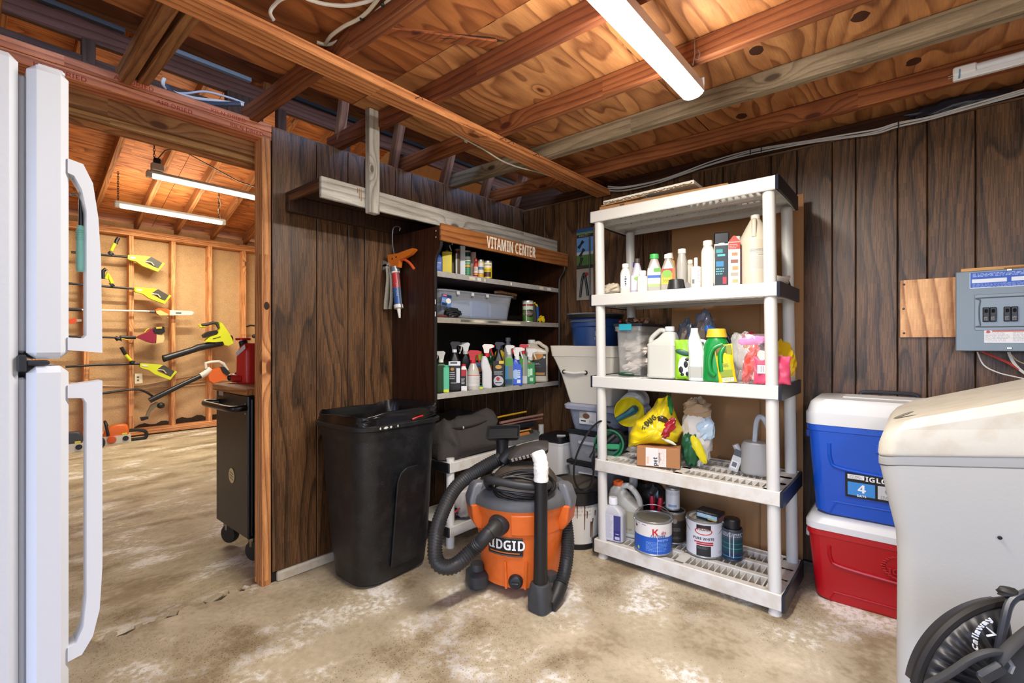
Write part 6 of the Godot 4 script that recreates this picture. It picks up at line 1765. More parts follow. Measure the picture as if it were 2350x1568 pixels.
	var bars := [[0.0, 0.0, 1.0, 1.0, "e4e0e0"]]
	for k in 13: bars.append([0.06 + k * 0.068, 0.1, 0.03 if k % 3 else 0.045, 0.75, "505058"])
	part(pp, "barcode", M.new().card(-0.06, -0.005, 0.048, 0.085, 0.0255), printed("barcode", "e4e0e0", bars, 64, 32))
	var yb := thing("pet_food_bag", "yellow and black crumpled bag standing behind the pink pouch", "bag", span_z(1752, 1815, 772, 0.50, y)[0], 0.2)
	part(yb, "pouch", lump(Vector3(0.075, 0.095, 0.045), 0.32, 55, 2.2), mk("dcb41c", 0.3))
	part(yb, "black_print", M.new().at(Vector3(-0.045, 0.13, 0.03), 0.0, Vector3(0, 0, 0.5)).ball(Vector3.ZERO, Vector3(0.012, 0.05, 0.012), 8, 12, 0.4, 56, 4.0), mk("1c1818", 0.3))
	part(yb, "black_print", M.new().at(Vector3(-0.035, 0.075, 0.04), 0.0, Vector3(0, 0, -0.6)).ball(Vector3.ZERO, Vector3(0.025, 0.012, 0.01), 8, 12, 0.4, 57, 4.0), mk("1c1818", 0.3))
	var kb := thing("charcoal_bag", "small black and clear plastic bag at the third shelf's right end", "bag", Vector3(1.925, y, 0.42), 0.2)
	part(kb, "film", lump(Vector3(0.045, 0.05, 0.09), 0.35, 61, 2.0), mk("23262c", 0.2))
	part(kb, "white_stripe", M.new().at(Vector3(0.03, 0.045, 0.05), 0.4).ball(Vector3.ZERO, Vector3(0.022, 0.006, 0.035), 8, 12), mk("a8b0b8", 0.3))
	var cl := thing("garden_snips", "green handled garden snips on the third shelf's front edge", "snips", ony(1443, 862, y), 0.1)
	for q in [-1, 1]: part(cl, "handle", M.new().tube(curve([Vector3(-0.05, 0.008, q * 0.016), Vector3(-0.02, 0.009, q * 0.02), Vector3(0.015, 0.009, q * 0.010), Vector3(0.03, 0.008, q * 0.002)]), 0.008, 8), mk("16462c", 0.4))
	part(cl, "blade", M.new().box(Vector3(0.048, 0.006, 0), Vector3(0.045, 0.003, 0.012), 0.001), mk("b0b4b4", 0.3, 0.8))

func fill_unit_low() -> void:
	var y := 0.5495
	# cardboard parcel
	var c0 := ony(1539, 1076, y)
	var pb := thing("cardboard_parcel", "brown cardboard parcel with white address labels on the fourth shelf", "box", c0 + Vector3(-0.085, 0, -0.06), 0.32)
	var kraft := mk("a8744a", 0.85, 0.0, 0.03)
	part(pb, "carton", M.new().box(Vector3(0, 0.05, 0), Vector3(0.215, 0.10, 0.16), 0.002), kraft)
	var lb := M.new().card(-0.062, 0.040, 0.004, 0.098, 0.0808)
	part(pb, "address_label", lb, printed("parcel label", "dcd8d4", [["t", 0.62, 0.02, 0.36, 0.9, "d8a888", 0.08], [0.05, 0.5, 0.12, 0.4, "e0b898"]], 64, 64))
	part(pb, "lettering", M.new().at(Vector3(-0.014, 0.028, 0.0812), 0.0, Vector3(0, 0, PI / 2)).text("pet", 0.03, 0.0008, Vector3.ZERO), mk("1a1a1c", 0.6), "black word pet")
	part(pb, "lettering", M.new().at(Vector3(0.006, 0.05, 0.0812), 0.0, Vector3(0, 0, PI / 2)).text("supplies", 0.014, 0.0008, Vector3.ZERO, 0, 1.0, false), mk("2a2a2c", 0.6))
	var sl := M.new()
	sl.xf = Transform3D(Basis(Vector3.UP, PI / 2), Vector3.ZERO)
	sl.card(-0.03, 0.05, 0.01, 0.098, 0.1082)
	part(pb, "side_label", sl, printed("parcel side", "d4d4d8", [["t", 0.1, 0.6, 0.4, 0.3, "b8a090", 0.08], ["o", 0.6, 0.12, 0.1, 0.06, "303034"]], 48, 64))
	# yellow mulch bag lying on the parcel
	var yb := thing("soil_bag", "big crumpled yellow bag with red and black print slumped on the cardboard parcel", "bag", c0 + Vector3(-0.10, 0.1015, -0.075), 0.38)
	var nz := noise(77, 7.0, 4)
	var rows := []
	# a slumped sack: outline across, thickness from the edge inwards
	var edge := [Vector2(-0.155, -0.02), Vector2(-0.15, 0.05), Vector2(-0.115, 0.115), Vector2(-0.06, 0.155), Vector2(-0.03, 0.20), Vector2(0.0, 0.245), Vector2(0.05, 0.262), Vector2(0.075, 0.21), Vector2(0.10, 0.145), Vector2(0.125, 0.085), Vector2(0.10, 0.02), Vector2(0.05, 0.0), Vector2(-0.05, 0.0), Vector2(-0.11, -0.018)]
	var ring := []
	for i in edge.size():
		for k in 5:
			var t := k / 5.0
			ring.append(edge[i].lerp(edge[(i + 1) % edge.size()], t))
	var mid := Vector2(0.0, 0.09)
	for side in [1, -1]:
		for j in 9:
			var t: float = (j / 8.0) if side == 1 else (1.0 - j / 8.0)
			if side == -1 and j == 0: continue
			var r := []
			for p in ring:
				var q: Vector2 = mid.lerp(p, maxf(t, 0.02))
				var th: float = 0.07 * sqrt(maxf(0.0, 1.0 - t * t)) * side
				var k2 := nz.get_noise_3d(q.x * 1.6, q.y * 1.6, side * 3.0) * 0.034 * (0.4 + t)
				r.append(Vector3(q.x, maxf(q.y + k2 * 0.4, 0.0 if absf(q.x) < 0.11 else -0.05), 0.02 + th + k2))
			rows.append(r)
	var ym := M.new().skin(rows)
	ym.crease = 0.35
	part(yb, "film", ym, mk("e4c818", 0.18))
	part(yb, "red_flower", M.new().at(Vector3(0.055, 0.10, 0.082), 0.3, Vector3(0, 0, -0.5)).ball(Vector3.ZERO, Vector3(0.025, 0.055, 0.016), 10, 14, 0.6, 14, 3.5), mk("9c1c28", 0.25))
	part(yb, "dark_print", M.new().at(Vector3(0.03, 0.145, 0.082), 0.2, Vector3(0, 0, -0.3)).ball(Vector3.ZERO, Vector3(0.032, 0.016, 0.012), 8, 14, 0.6, 15, 4.0), mk("3c2c18", 0.25))
	part(yb, "black_lettering", M.new().at(Vector3(-0.035, 0.135, 0.083), 0.1, Vector3(0, 0, 0.75)).text("DUG", 0.038, 0.012, Vector3.ZERO, 0, 0.9), mk("26200c", 0.4))
	part(yb, "black_lettering", M.new().at(Vector3(-0.07, 0.095, 0.075), 0.1, Vector3(0, 0, -0.2)).text("H", 0.03, 0.012, Vector3.ZERO), mk("26200c", 0.4))
	part(yb, "green_stripe", M.new().at(Vector3(0.062, 0.215, 0.045), 0.1, Vector3(0, 0, 0.1)).ball(Vector3.ZERO, Vector3(0.014, 0.05, 0.03), 10, 12, 0.3, 16, 3.0), mk("14743c", 0.25))
	part(yb, "white_band", M.new().at(Vector3(0.055, 0.032, 0.075), 0.2, Vector3(0, 0, -0.45)).ball(Vector3.ZERO, Vector3(0.045, 0.008, 0.008), 8, 12, 0.3, 17, 3.0), mk("e0e4c8", 0.3))
	var wb := thing("bird_food_bag", "torn white and brown paper bag behind the yellow bag", "bag", span_z(1568, 1634, 925, 0.47, y)[0], 0.3)
	part(wb, "paper", lump(Vector3(0.075, 0.175, 0.06), 0.28, 71, 2.6, 26, 30), mk("cfc8c0", 0.6))
	part(wb, "brown_fold", M.new().at(Vector3(0.0, 0.30, 0.02)).ball(Vector3.ZERO, Vector3(0.07, 0.05, 0.05), 12, 16, 0.4, 72, 3.0), mk("a88c6c", 0.6))
	part(wb, "pale_blue_film", M.new().at(Vector3(0.035, 0.20, 0.035)).ball(Vector3.ZERO, Vector3(0.05, 0.06, 0.035), 12, 16, 0.4, 73, 3.0), mk("b4c8d8", 0.25))
	var gc := thing("seed_sack", "small green and yellow plastic sack beside the cardboard parcel", "bag", span_z(1570, 1606, 975, 0.50, y)[0], 0.3)
	part(gc, "film", lump(Vector3(0.05, 0.10, 0.05), 0.3, 81, 2.2), mk("1c5434", 0.3))
	part(gc, "yellow_flap", M.new().at(Vector3(0.035, 0.10, 0.045), 0.2, Vector3(0, 0, 0.45)).ball(Vector3.ZERO, Vector3(0.022, 0.075, 0.012), 12, 14, 0.35, 82, 3.0), mk("d8c820", 0.25))
	# yellow funnel-like scoop with a teal handle, seen from its mouth
	var fc := deep(1444, 946, 2.83)
	var fn := thing("bird_feeder", "round yellow feeder with a teal handle lying on its side on the fourth shelf", "feeder", fc)
	fn.transform.basis = Basis.looking_at((fc - Vector3(2.44, 1.2, 3.01)).normalized() + Vector3(-0.15, 0.1, 0), Vector3.UP)
	var fm := M.new()
	fm.xf = Transform3D(Basis(Vector3.RIGHT, PI / 2), Vector3.ZERO)
	fm.lathe([[0.052, 0.045], [0.082, 0.01], [0.088, 0.0], [0.084, -0.002], [0.075, 0.008], [0.05, 0.028], [0.0, 0.03]], 32)
	for i in fm.v.size(): fm.v[i].z = -fm.v[i].z
	part(fn, "yellow_tray", fm, mk("e0c81c", 0.35))
	part(fn, "teal_handle", M.new().tube([Vector3(-0.075, -0.045, 0.02), Vector3(-0.02, -0.012, 0.025), Vector3(0.02, 0.012, 0.022), Vector3(0.032, 0.018, 0.0)], [0.015, 0.018, 0.025, 0.025], 8), mk("1c5c68", 0.4))
	part(fn, "white_ribbed_tube", hose([Vector3(0.01, 0.03, -0.045), Vector3(0.05, 0.055, -0.12), Vector3(0.09, 0.06, -0.20)], 0.07, 0.026, 24), mk("d8d4cc", 0.5))
	part(fn, "patterned_sleeve", M.new().tube([Vector3(0.06, -0.01, -0.07), Vector3(0.10, 0.0, -0.14)], 0.055, 16), printed("sleeve", "b4b8d4", [["o", 0.3, 0.3, 0.15, 0.2, "28282c"], ["o", 0.7, 0.6, 0.12, 0.2, "30303a"]]))
	# green reel with black straps and cable
	var gc2 := deep(1397, 1020, 2.74)
	var gr := thing("hose_reel", "round green reel with a bar handle and black straps at the fourth shelf's left end", "reel", gc2)
	gr.transform.basis = Basis.looking_at((gc2 - Vector3(2.44, 1.2, 3.01)).normalized() + Vector3(-0.1, 0.15, 0), Vector3.UP)
	var gm := M.new()
	gm.xf = Transform3D(Basis(Vector3.RIGHT, PI / 2), Vector3.ZERO)
	gm.lathe([[0.078, -0.04], [0.084, -0.01], [0.086, 0.0], [0.076, 0.0], [0.07, -0.03], [0.0, -0.034]], 32)
	var green := mk("12683c", 0.35)
	part(gr, "rim", gm, green)
	part(gr, "bar_handle", M.new().box(Vector3(-0.012, -0.012, 0.008), Vector3(0.145, 0.03, 0.022), 0.006), mk("1e8454", 0.35))
	part(gr, "black_case", M.new().at(Vector3(0.02, 0.0, -0.09)).ball(Vector3.ZERO, Vector3(0.095, 0.085, 0.07), 14, 22, 0.2, 9, 2.0), mk("1a1c26", 0.5))
	part(gr, "coil_spring", hose([Vector3(-0.03, 0.0, 0.0), Vector3(0.005, 0.028, 0.002), Vector3(0.035, 0.055, 0.0)], 0.017, 0.007, 12), mk("15151a", 0.4))
	part(gr, "green_foot", M.new().box(Vector3(0.06, -0.085, -0.01), Vector3(0.035, 0.018, 0.03), 0.004), green)
	part(gr, "buckle_strap", M.new().tube(curve([Vector3(0.0, 0.085, -0.05), Vector3(-0.02, 0.11, -0.03), Vector3(-0.06, 0.12, -0.02), Vector3(-0.06, 0.075, -0.02)]), 0.012, 8, false, 0.4), mk("14141a", 0.5))
	var o := Transform3D(Basis(), Vector3.ZERO)
	var cb := thing("black_cable", "black cable looping down from the fourth shelf to the floor bucket", "cable", deep(1378, 965, 2.68))
	var ic := Transform3D(Basis(), -deep(1378, 965, 2.68))
	var cp := []
	for q in [[1400, 970, 2.70], [1375, 968, 2.64], [1345, 1000, 2.60], [1322, 1050, 2.60], [1317, 1090, 2.62], [1326, 1120, 2.66], [1345, 1125, 2.68], [1360, 1100, 2.66], [1364, 1050, 2.60], [1362, 1035, 2.60], [1366, 1020, 2.62]]: cp.append(ic * deep(q[0], q[1], q[2]))
	part(cb, "cable", M.new().tube(curve(cp, 5), 0.0055, 8), mk("101216", 0.4))
	part(cb, "plug", M.new().tube([ic * deep(1355, 1052, 2.6), ic * deep(1366, 1032, 2.61)], 0.011, 8), mk("15151a", 0.45))
	# watering jug
	var s := span_z(1712, 1782, 983, 0.42, y)
	var wj := thing("watering_jug", "cloudy grey plastic watering jug with a tall handle on the fourth shelf", "jug", Vector3(onz(1738, 1000, 0.42).x, y, 0.42), 0.1)
	var wm := milky("9c9a98", 0.35)
	part(wj, "body", M.new().loft([[0, 0.14, 0.12, 0.05], [0.01, 0.15, 0.13, 0.055], [0.14, 0.14, 0.12, 0.05], [0.155, 0.12, 0.10, 0.045]], 5), wm)
	part(wj, "handle", M.new().tube(curve([Vector3(-0.012, 0.15, 0), Vector3(-0.005, 0.24, 0), Vector3(0.008, 0.278, 0), Vector3(0.028, 0.27, 0), Vector3(0.05, 0.22, 0), Vector3(0.06, 0.15, 0)]), 0.012, 8), milky("b4bcc4", 0.3))
	part(wj, "spout", M.new().tube([Vector3(-0.065, 0.05, 0), Vector3(-0.085, 0.10, 0), Vector3(-0.10, 0.13, 0)], [0.022, 0.018, 0.016], 10), milky("a8a8a8", 0.3))
	var tg := M.new().at(Vector3(-0.09, 0.055, 0.03), 0.0, Vector3(0, 0, -0.3))
	tg.card(-0.022, 0.022, -0.055, 0.055, 0.0)
	part(wj, "paper_tag", tg, printed("jug tag", "b8b8b8", [[0, 0, 1, 0.3, "40464a"], [0.1, 0.55, 0.7, 0.35, "d8d8d8"], [0.2, 0.6, 0.5, 0.22, "606468"]], 32, 64))
	fill_unit_floor()

func fill_unit_floor() -> void:
	var y := 0.1055
	bottle("grey bottle with a navy label, at the front left of the lowest shelf", span_z(1382, 1433, 1141, 0.62, y), milky("b8b8bc", 0.35), {"depth": 0.075, "neck": 0.34, "shoulder": 0.74, "cap": ["e4e6ea", 0.16, 0.38], "turn": 0.15, "label": [printed("grey bottle", "c8c8d0", [["t", 0.02, 0.05, 0.6, 0.9, "8a8aa0", 0.04], [0.64, 0.0, 0.36, 0.6, "3c3c78"], [0.64, 0.6, 0.36, 0.4, "2c2c70"], [0.72, 0.72, 0.2, 0.03, "c8c8d8"], [0.7, 0.84, 0.24, 0.12, "b8b8cc"]], 96, 96), 0.03, 0.62]})
	var wj := jug("cloudy white fluid jug with an orange cap on the lowest shelf", span_z(1398, 1472, 1106, 0.50, y), milky("c8c4b8", 0.35), {"side": 1.0, "cap": "d85c20", "cap_w": 0.3, "shoulder": 0.58, "depth": 0.11, "turn": 0.12, "label": [printed("fluid jug", "b0a890", [[0.5, 0.0, 0.12, 0.5, "dcc020"], [0.3, 0.0, 0.2, 1.0, "2c2c2c"], ["t", 0.6, 0.8, 0.35, 0.1, "50504c", 0.05]], 48, 64), 0.08, 0.5]})
	# paint can with blue lower half
	var c1 := span_z(1458, 1540, 1185, 0.60, y)
	c1[2] = 0.172
	var k := can("white and blue paint can with a red letter K and an upright wire bail", c1, printed("K can", "dcd8d2", [[0, 0.44, 1, 0.56, "1c54b4"], [0.40, 0.055, 0.04, 0.02, "24489c"], ["t", 0.32, 0.05, 0.06, 0.05, "202428", 0.04], ["o", 0.33, 0.15, 0.014, 0.05, "202024"], ["t", 0.5, 0.39, 0.14, 0.05, "606478", 0.03], ["t", 0.54, 0.5, 0.12, 0.08, "d0dcf0", 0.04], ["t", 0.44, 0.6, 0.22, 0.3, "6c94d4", 0.05], ["o", 0.36, 0.88, 0.012, 0.06, "a8c860"], [0.535, 0.44, 0.005, 0.56, "dcdcdc"]], 384, 128), {"name": "paint_can", "category": "paint can", "bail": 0.5, "lid": "6a665a"})
	var kr: float = c1[1] * 0.5
	part(k, "red_letter", M.new().text("K", 0.045, 0.0008, Vector3(0.008, 0.122, 0.0), kr, 1.25), mk("c01c24", 0.5), "red letter K")
	part(k, "red_letter", M.new().text("dix", 0.02, 0.0008, Vector3(0.055, 0.118, 0.0), kr, 1.0), mk("b83038", 0.5))
	part(k, "blue_letter", M.new().text("ALL OVER", 0.018, 0.0008, Vector3(0.025, 0.101, 0.0), kr, 0.95), mk("1c4a90", 0.5))
	# white can
	var c2 := span_z(1575, 1658, 1160, 0.46, y)
	c2[2] = 0.185
	var w := can("white paint can with an oval red and black emblem", c2, printed("white can", "d4d4d8", [[0.43, 0.05, 0.13, 0.2, "1c1a1c"], ["o", 0.49, 0.235, 0.078, 0.11, "b82c28"], ["o", 0.49, 0.235, 0.068, 0.085, "e4e0dc"], ["o", 0.49, 0.235, 0.06, 0.065, "d8d4d0"], [0.41, 0.56, 0.17, 0.045, "b01c24"], [0.43, 0.61, 0.15, 0.05, "a81c24"], [0.43, 0.68, 0.13, 0.32, "242426"], ["t", 0.44, 0.72, 0.1, 0.06, "8c8c8c", 0.03], ["t", 0.64, 0.85, 0.05, 0.08, "8c90a0", 0.04]], 384, 128), {"name": "paint_can", "category": "paint can", "bail": 2.2, "lid": "b8b4a8"})
	part(w, "black_letter", M.new().text("COLONY", 0.02, 0.0008, Vector3(-0.004, 0.146, 0.0), c2[1] * 0.5, 0.85), mk("1c1c20", 0.5))
	part(w, "black_letter", M.new().text("PURE WHITE", 0.018, 0.0008, Vector3(-0.004, 0.098, 0.0), c2[1] * 0.5, 1.0), mk("2a2a30", 0.5))
	paper_box("light_box", "small black and pale blue carton lying on the white paint can", c2[0] + Vector3(0.035, 0.186, 0.015), Vector3(0.115, 0.042, 0.075), -0.12, mk("15161a", 0.5), {"front": printed("light box", "121316", [[0.02, 0.32, 0.96, 0.5, "8cb4c8"], ["t", 0.05, 0.08, 0.9, 0.16, "d0d0d0", 0.12], ["t", 0.1, 0.36, 0.8, 0.4, "d8e4e8", 0.2], [0.55, 0.84, 0.4, 0.14, "c89c28"]], 96, 32), "side": printed("light box side", "6c4c48", [[0, 0, 1, 0.4, "2a2426"]])})
	var c3 := span_z(1656, 1705, 1151, 0.44, y)
	var sc := can("dark teal striped can with a black cap and dripped white paint", [c3[0], c3[1], 0.155], printed("teal can", "123c44", [[0, 0, 1, 0.25, "3c4450"], ["t", 0.2, 0.05, 0.6, 0.16, "c8ccd0", 0.06], [0, 0.42, 1, 0.03, "2c7c80"], [0, 0.6, 1, 0.03, "348c8c"], [0, 0.78, 1, 0.22, "14284c"], [0, 0.9, 1, 0.03, "3c9c98"], [0.46, 0, 0.012, 0.9, "d8dce0"], [0.52, 0.1, 0.012, 0.85, "d8dce0"]], 192, 96), {"name": "spray_can", "rim": "50545c", "lid": "202226"})
	part(sc, "cap", M.new().lathe([[0.038, 0.149], [0.038, 0.195], [0.034, 0.20], [0.0, 0.20]], 24), mk("131316", 0.35), "black cap")
	can("brown and black stain can behind the blue paint can", [span_z(1520, 1570, 1155, 0.42, y)[0], 0.13, 0.17], printed("stain can", "2c241e", [[0, 0, 1, 0.22, "6c5844"], ["t", 0.42, 0.48, 0.2, 0.12, "a8a8a0", 0.04], ["o", 0.52, 0.22, 0.03, 0.09, "8c8478"], ["t", 0.4, 0.8, 0.2, 0.1, "98988c", 0.04]], 256, 96), {"name": "paint_can", "category": "paint can", "lid": "3a322a"})
	can("small white can standing on the brown stain can", [span_z(1530, 1558, 1112, 0.42, y)[0] + Vector3(0, 0.171, 0), 0.075, 0.12], printed("small white", "d0cecc", [["t", 0.3, 0.1, 0.4, 0.2, "90909c", 0.06], [0.4, 0.78, 0.2, 0.14, "7c98b8"]], 96, 64), {"lid": "c8c4bc"})
	var rt := thing("red_tap", "bright red plastic grip behind the blue paint can", "grip", span_z(1476, 1503, 1133, 0.49, y)[0] + Vector3(0.02, 0, -0.05))
	for q in [-0.013, 0.013]: part(rt, "lobe", M.new().at(Vector3(q, 0, 0), 0.0, Vector3(0, 0, -q * 4.0)).loft([[0.0, 0.022, 0.03, 0.009], [0.15, 0.024, 0.03, 0.01], [0.20, 0.026, 0.03, 0.011], [0.225, 0.02, 0.02, 0.009]], 4), mk("b01830", 0.35))
	var kb := thing("rubbish_sack", "shiny black plastic sack at the back of the lowest shelf", "bag", Vector3(1.24, y, 0.33))
	part(kb, "film", lump(Vector3(0.12, 0.13, 0.055), 0.25, 91, 2.2), mk("1c1a18", 0.25))
	var ob := thing("timber_offcut", "short pale wood offcut leaning at the back of the lowest shelf", "board", Vector3(1.33, y, 0.30), 0.1)
	part(ob, "board", plank(Vector3(0, 0.16, 0), Vector3(0.12, 0.32, 0.02), 1), wood("a8804c", "lumber"))

func fill_unit_top() -> void:
	var kraft := mk("a47a50", 0.85, 0.0, 0.02)
	# big sheet between the unit and the wall
	var cs := thing("cardboard_sheet", "tall brown cardboard sheet standing between the shelf unit and the panelled wall", "cardboard", Vector3(1.66, 0, 0.15))
	part(cs, "sheet", M.new().at(Vector3.ZERO, 0.0, Vector3(-0.012, 0, 0)).box(Vector3(-0.03, 0.985, 0), Vector3(0.70, 1.97, 0.006), 0.001), kraft)
	for q in [0.12, 0.25]: part(cs, "fold_line", M.new().box(Vector3(q, 0.8, 0.0145), Vector3(0.004, 1.5, 0.003), 0.0), mk("8c6844", 0.9))
	# flattened carton and a white board on top
	var fc := thing("flattened_carton", "flattened brown carton lying on the unit's top shelf", "cardboard", Vector3(1.40, 1.9265, 0.42), 0.04)
	part(fc, "carton", M.new().box(Vector3(0, 0.014, 0), Vector3(0.68, 0.028, 0.42), 0.003), kraft)
	part(fc, "flap", M.new().at(Vector3(-0.2, 0.028, 0.16), 0.0, Vector3(-0.12, 0, 0.04)).box(Vector3(0, 0.004, 0), Vector3(0.26, 0.004, 0.10), 0.0), mk("b48a5c", 0.85))
	part(fc, "printed_mark", M.new().card(-0.215, -0.19, 0.004, 0.024, 0.2108), printed("carton mark", "4c3420", [["t", 0.1, 0.1, 0.8, 0.8, "a47a50", 0.4]], 16, 16))
	var wb := thing("white_board", "chipped white board laid over the flattened carton on the top shelf", "board", Vector3(1.335, 1.972, 0.46), 0.03)
	wb.rotation.z = 0.03
	part(wb, "board", M.new().box(Vector3(0, 0.012, 0), Vector3(0.50, 0.020, 0.34), 0.002), mk("dcd8cc", 0.6))
	var ce := M.new()
	var r := RandomNumberGenerator.new()
	r.seed = 21
	for k in 60: ce.ball(Vector3(-0.24 + k * 0.0081, 0.004 + r.randf() * 0.006, 0.169), Vector3(0.006, 0.003 + r.randf() * 0.003, 0.003), 5, 7)
	part(wb, "crumbled_edge", ce, mk("7a6248", 0.9))
	part(wb, "grey_rag", lump(Vector3(0.07, 0.012, 0.05), 0.4, 8, 2.0, 8, 14), mk("4c5054", 0.9)).position = Vector3(-0.02, -0.03, 0.12)
func fill_corner() -> void:
	# low plastic table against the partition wall
	var t := thing("side_table", "low white two tier plastic table with black end caps, behind the vacuum", "table", Vector3(0.2, 0, 0.675))
	var white := worn("e4e2dc", 0.5, 2.0, "dirt")
	var cap := mk("17181c", 0.45)
	for h in [0.50, 0.13]:
		var m := M.new().at(Vector3(0, h - 0.03, 0))
		m.box(Vector3(0.181, 0, 0), Vector3(0.012, 0.06, 0.94), 0.003)
		m.box(Vector3(-0.175, 0, 0), Vector3(0.012, 0.06, 0.94), 0.003)
		m.box(Vector3(0, 0.012, 0), Vector3(0.36, 0.03, 0.93), 0.003)
		var sh := part(t, "tier", m, white)
		for s in [-1, 1]: part(sh, "end_cap", M.new().at(Vector3(0, h - 0.03, s * 0.476)).box(Vector3.ZERO, Vector3(0.372, 0.058, 0.014), 0.004), cap, "black end cap")
	for x in [-0.15, 0.155]:
		for z in [-0.44, 0.44]:
			part(t, "leg", M.new().tube([Vector3(x, 0.0, z), Vector3(x, 0.52, z)], 0.024, 16), mk("e6e5e0", 0.45))
	part(t, "stub_post", M.new().tube([Vector3(0.155, 0.5, -0.44), Vector3(0.155, 0.60, -0.44)], 0.02, 14), mk("b8bab8", 0.45))
	# things on and under it
	var b := thing("tool_bag", "dusty black cloth tool bag slumped on the low plastic table", "bag", Vector3(0.19, 0.501, 0.90))
	var bm := M.new().loft([[0.0, 0.30, 0.44, 0.08, -0.01], [0.01, 0.33, 0.47, 0.09], [0.05, 0.355, 0.49, 0.10, 0.01], [0.09, 0.35, 0.48, 0.10, 0.012], [0.13, 0.335, 0.46, 0.10, 0.008], [0.17, 0.31, 0.44, 0.09], [0.20, 0.285, 0.41, 0.08, -0.005], [0.215, 0.25, 0.36, 0.08, -0.01], [0.228, 0.16, 0.24, 0.07, -0.01]], 8)
	var bn := noise(17, 5.0, 3)
	for i in bm.v.size():
		var q := bm.v[i]
		var k := bn.get_noise_3dv(q * 1.2)
		bm.v[i] = q + Vector3(q.x * k * 0.35, q.y * bn.get_noise_3dv(q * 1.1 + Vector3.ONE) * 0.30 - q.z * 0.10 * q.y / 0.2, q.z * k * 0.2)
	bm.crease = 0.3
	part(b, "cloth", bm, worn("3e3a38", 0.85, 3.0, "dirt", 0.15))
	part(b, "top_seam", M.new().tube(curve([Vector3(0.135, 0.185, 0.18), Vector3(0.15, 0.18, 0.05), Vector3(0.15, 0.19, -0.08), Vector3(0.13, 0.20, -0.17)]), 0.005, 6), mk("2a2725", 0.85))
	part(b, "torn_thread", M.new().ball(Vector3(0.155, 0.18, 0.10), Vector3(0.006, 0.008, 0.004), 5, 7, 0.5), mk("d8d4cc", 0.8))
	var items := [["pipe_length", "pale copper pipe sticking out over the low table's far end", [0.30, 0.655, 0.62], [0.34, 0.665, 0.20], 0.009, "d8a898", "pipe", 0.3, 0.6], ["pipe_length", "second thinner copper pipe under the first on the low table", [0.30, 0.635, 0.60], [0.345, 0.64, 0.21], 0.006, "c8988c", "pipe", 0.3, 0.6], ["black_rod", "thick black tube lying among the pipes on the low table", [0.28, 0.60, 0.70], [0.33, 0.612, 0.30], 0.019, "1c2028", "tube", 0.4, 0.0], ["wood_dowel", "yellow wooden ruler at the back of the low table", [0.22, 0.672, 0.70], [0.20, 0.675, 0.22], 0.007, "d8a828", "ruler", 0.6, 0.0], ["wood_bar", "orange brown wooden bar lying on the low table", [0.30, 0.538, 0.72], [0.33, 0.545, 0.36], 0.02, "c07838", "bar", 0.6, 0.0], ["wood_stick", "thin tan stick across the low table", [0.31, 0.572, 0.66], [0.34, 0.578, 0.34], 0.006, "c89858", "stick", 0.6, 0.0]]
	for q in items:
		var a := Vector3(q[2][0], q[2][1], q[2][2])
		var c := Vector3(q[3][0], q[3][1], q[3][2])
		var n := thing(q[0], q[1], q[6], a)
		part(n, "shaft", M.new().tube([Vector3.ZERO, (c - a) * 0.5 + Vector3(0, 0.002, 0), c - a], q[4], 12), mk(q[5], q[7], q[8]))
		part(n, "end_ring", M.new().tube([(c - a) * 0.97, (c - a) * 1.005], q[4] * 1.12, 12), mk(q[5], q[7] + 0.1, q[8]))
	var tr := thing("parts_tray", "grey plastic tray under the pipes on the low table", "tray", Vector3(0.26, 0.501, 0.40))
	part(tr, "tray_wall", M.new().loft([[0, 0.18, 0.34, 0.02], [0.05, 0.2, 0.36, 0.02], [0.05, 0.19, 0.35, 0.018], [0.006, 0.17, 0.33, 0.018]], 4), mk("6c6e70", 0.5))
	part(tr, "small_parts", lump(Vector3(0.075, 0.045, 0.15), 0.35, 15, 3.0, 10, 16), mk("4a3c30", 0.8))
	var pb := thing("snack_bag", "purple and black printed bag under the low table, beside the rubbish bin", "bag", Vector3(0.30, 0.131, 0.98))
	part(pb, "film", lump(Vector3(0.07, 0.10, 0.12), 0.25, 25, 2.0), mk("2a1838", 0.3))
	part(pb, "red_stripe", M.new().tube(curve([Vector3(0.07, 0.07, 0.12), Vector3(0.078, 0.10, 0.05), Vector3(0.066, 0.14, -0.02)]), 0.008, 8, false, 0.5), mk("a82838", 0.3))
	part(pb, "white_lettering", M.new().at(Vector3(0.066, 0.165, 0.03), PI / 2 - 0.2).text("SOUTH", 0.035, 0.02, Vector3.ZERO, 0, 0.8), mk("d8d8b8", 0.5))
	for q in [["grey translucent plastic sack bulging under the low table", 0.335, 0.94, 0.10, 0.12, 0.14, 33], ["crumpled clear plastic sack at the far end under the low table", 0.34, 0.62, 0.10, 0.12, 0.15, 35]]:
		var sb := thing("plastic_sack", q[0], "bag", Vector3(q[1], 0.131, q[2]))
		part(sb, "film", lump(Vector3(q[3], q[4], q[5]), 0.22, q[6], 2.4, 22, 30), mk("b4b0a8", 0.25, 0.0, 0.1))
		part(sb, "knot", M.new().ball(Vector3(0.02, q[4] * 1.9, 0.02), Vector3(0.03, 0.03, 0.03), 8, 12, 0.5, 3, 3.0), mk("b4b0a8", 0.25, 0.0, 0.1))
	# swing-lid bin behind the vacuum
	var wb := thing("waste_bin", "small white waste bin with a black lid behind the vacuum", "bin", Vector3(0.535, 0, 0.27))
	part(wb, "body", M.new().loft([[0, 0.17, 0.2, 0.03], [0.02, 0.18, 0.21, 0.03], [0.50, 0.21, 0.25, 0.03], [0.51, 0.22, 0.26, 0.03], [0.52, 0.22, 0.26, 0.03]], 4), mk("dcdde0", 0.4))
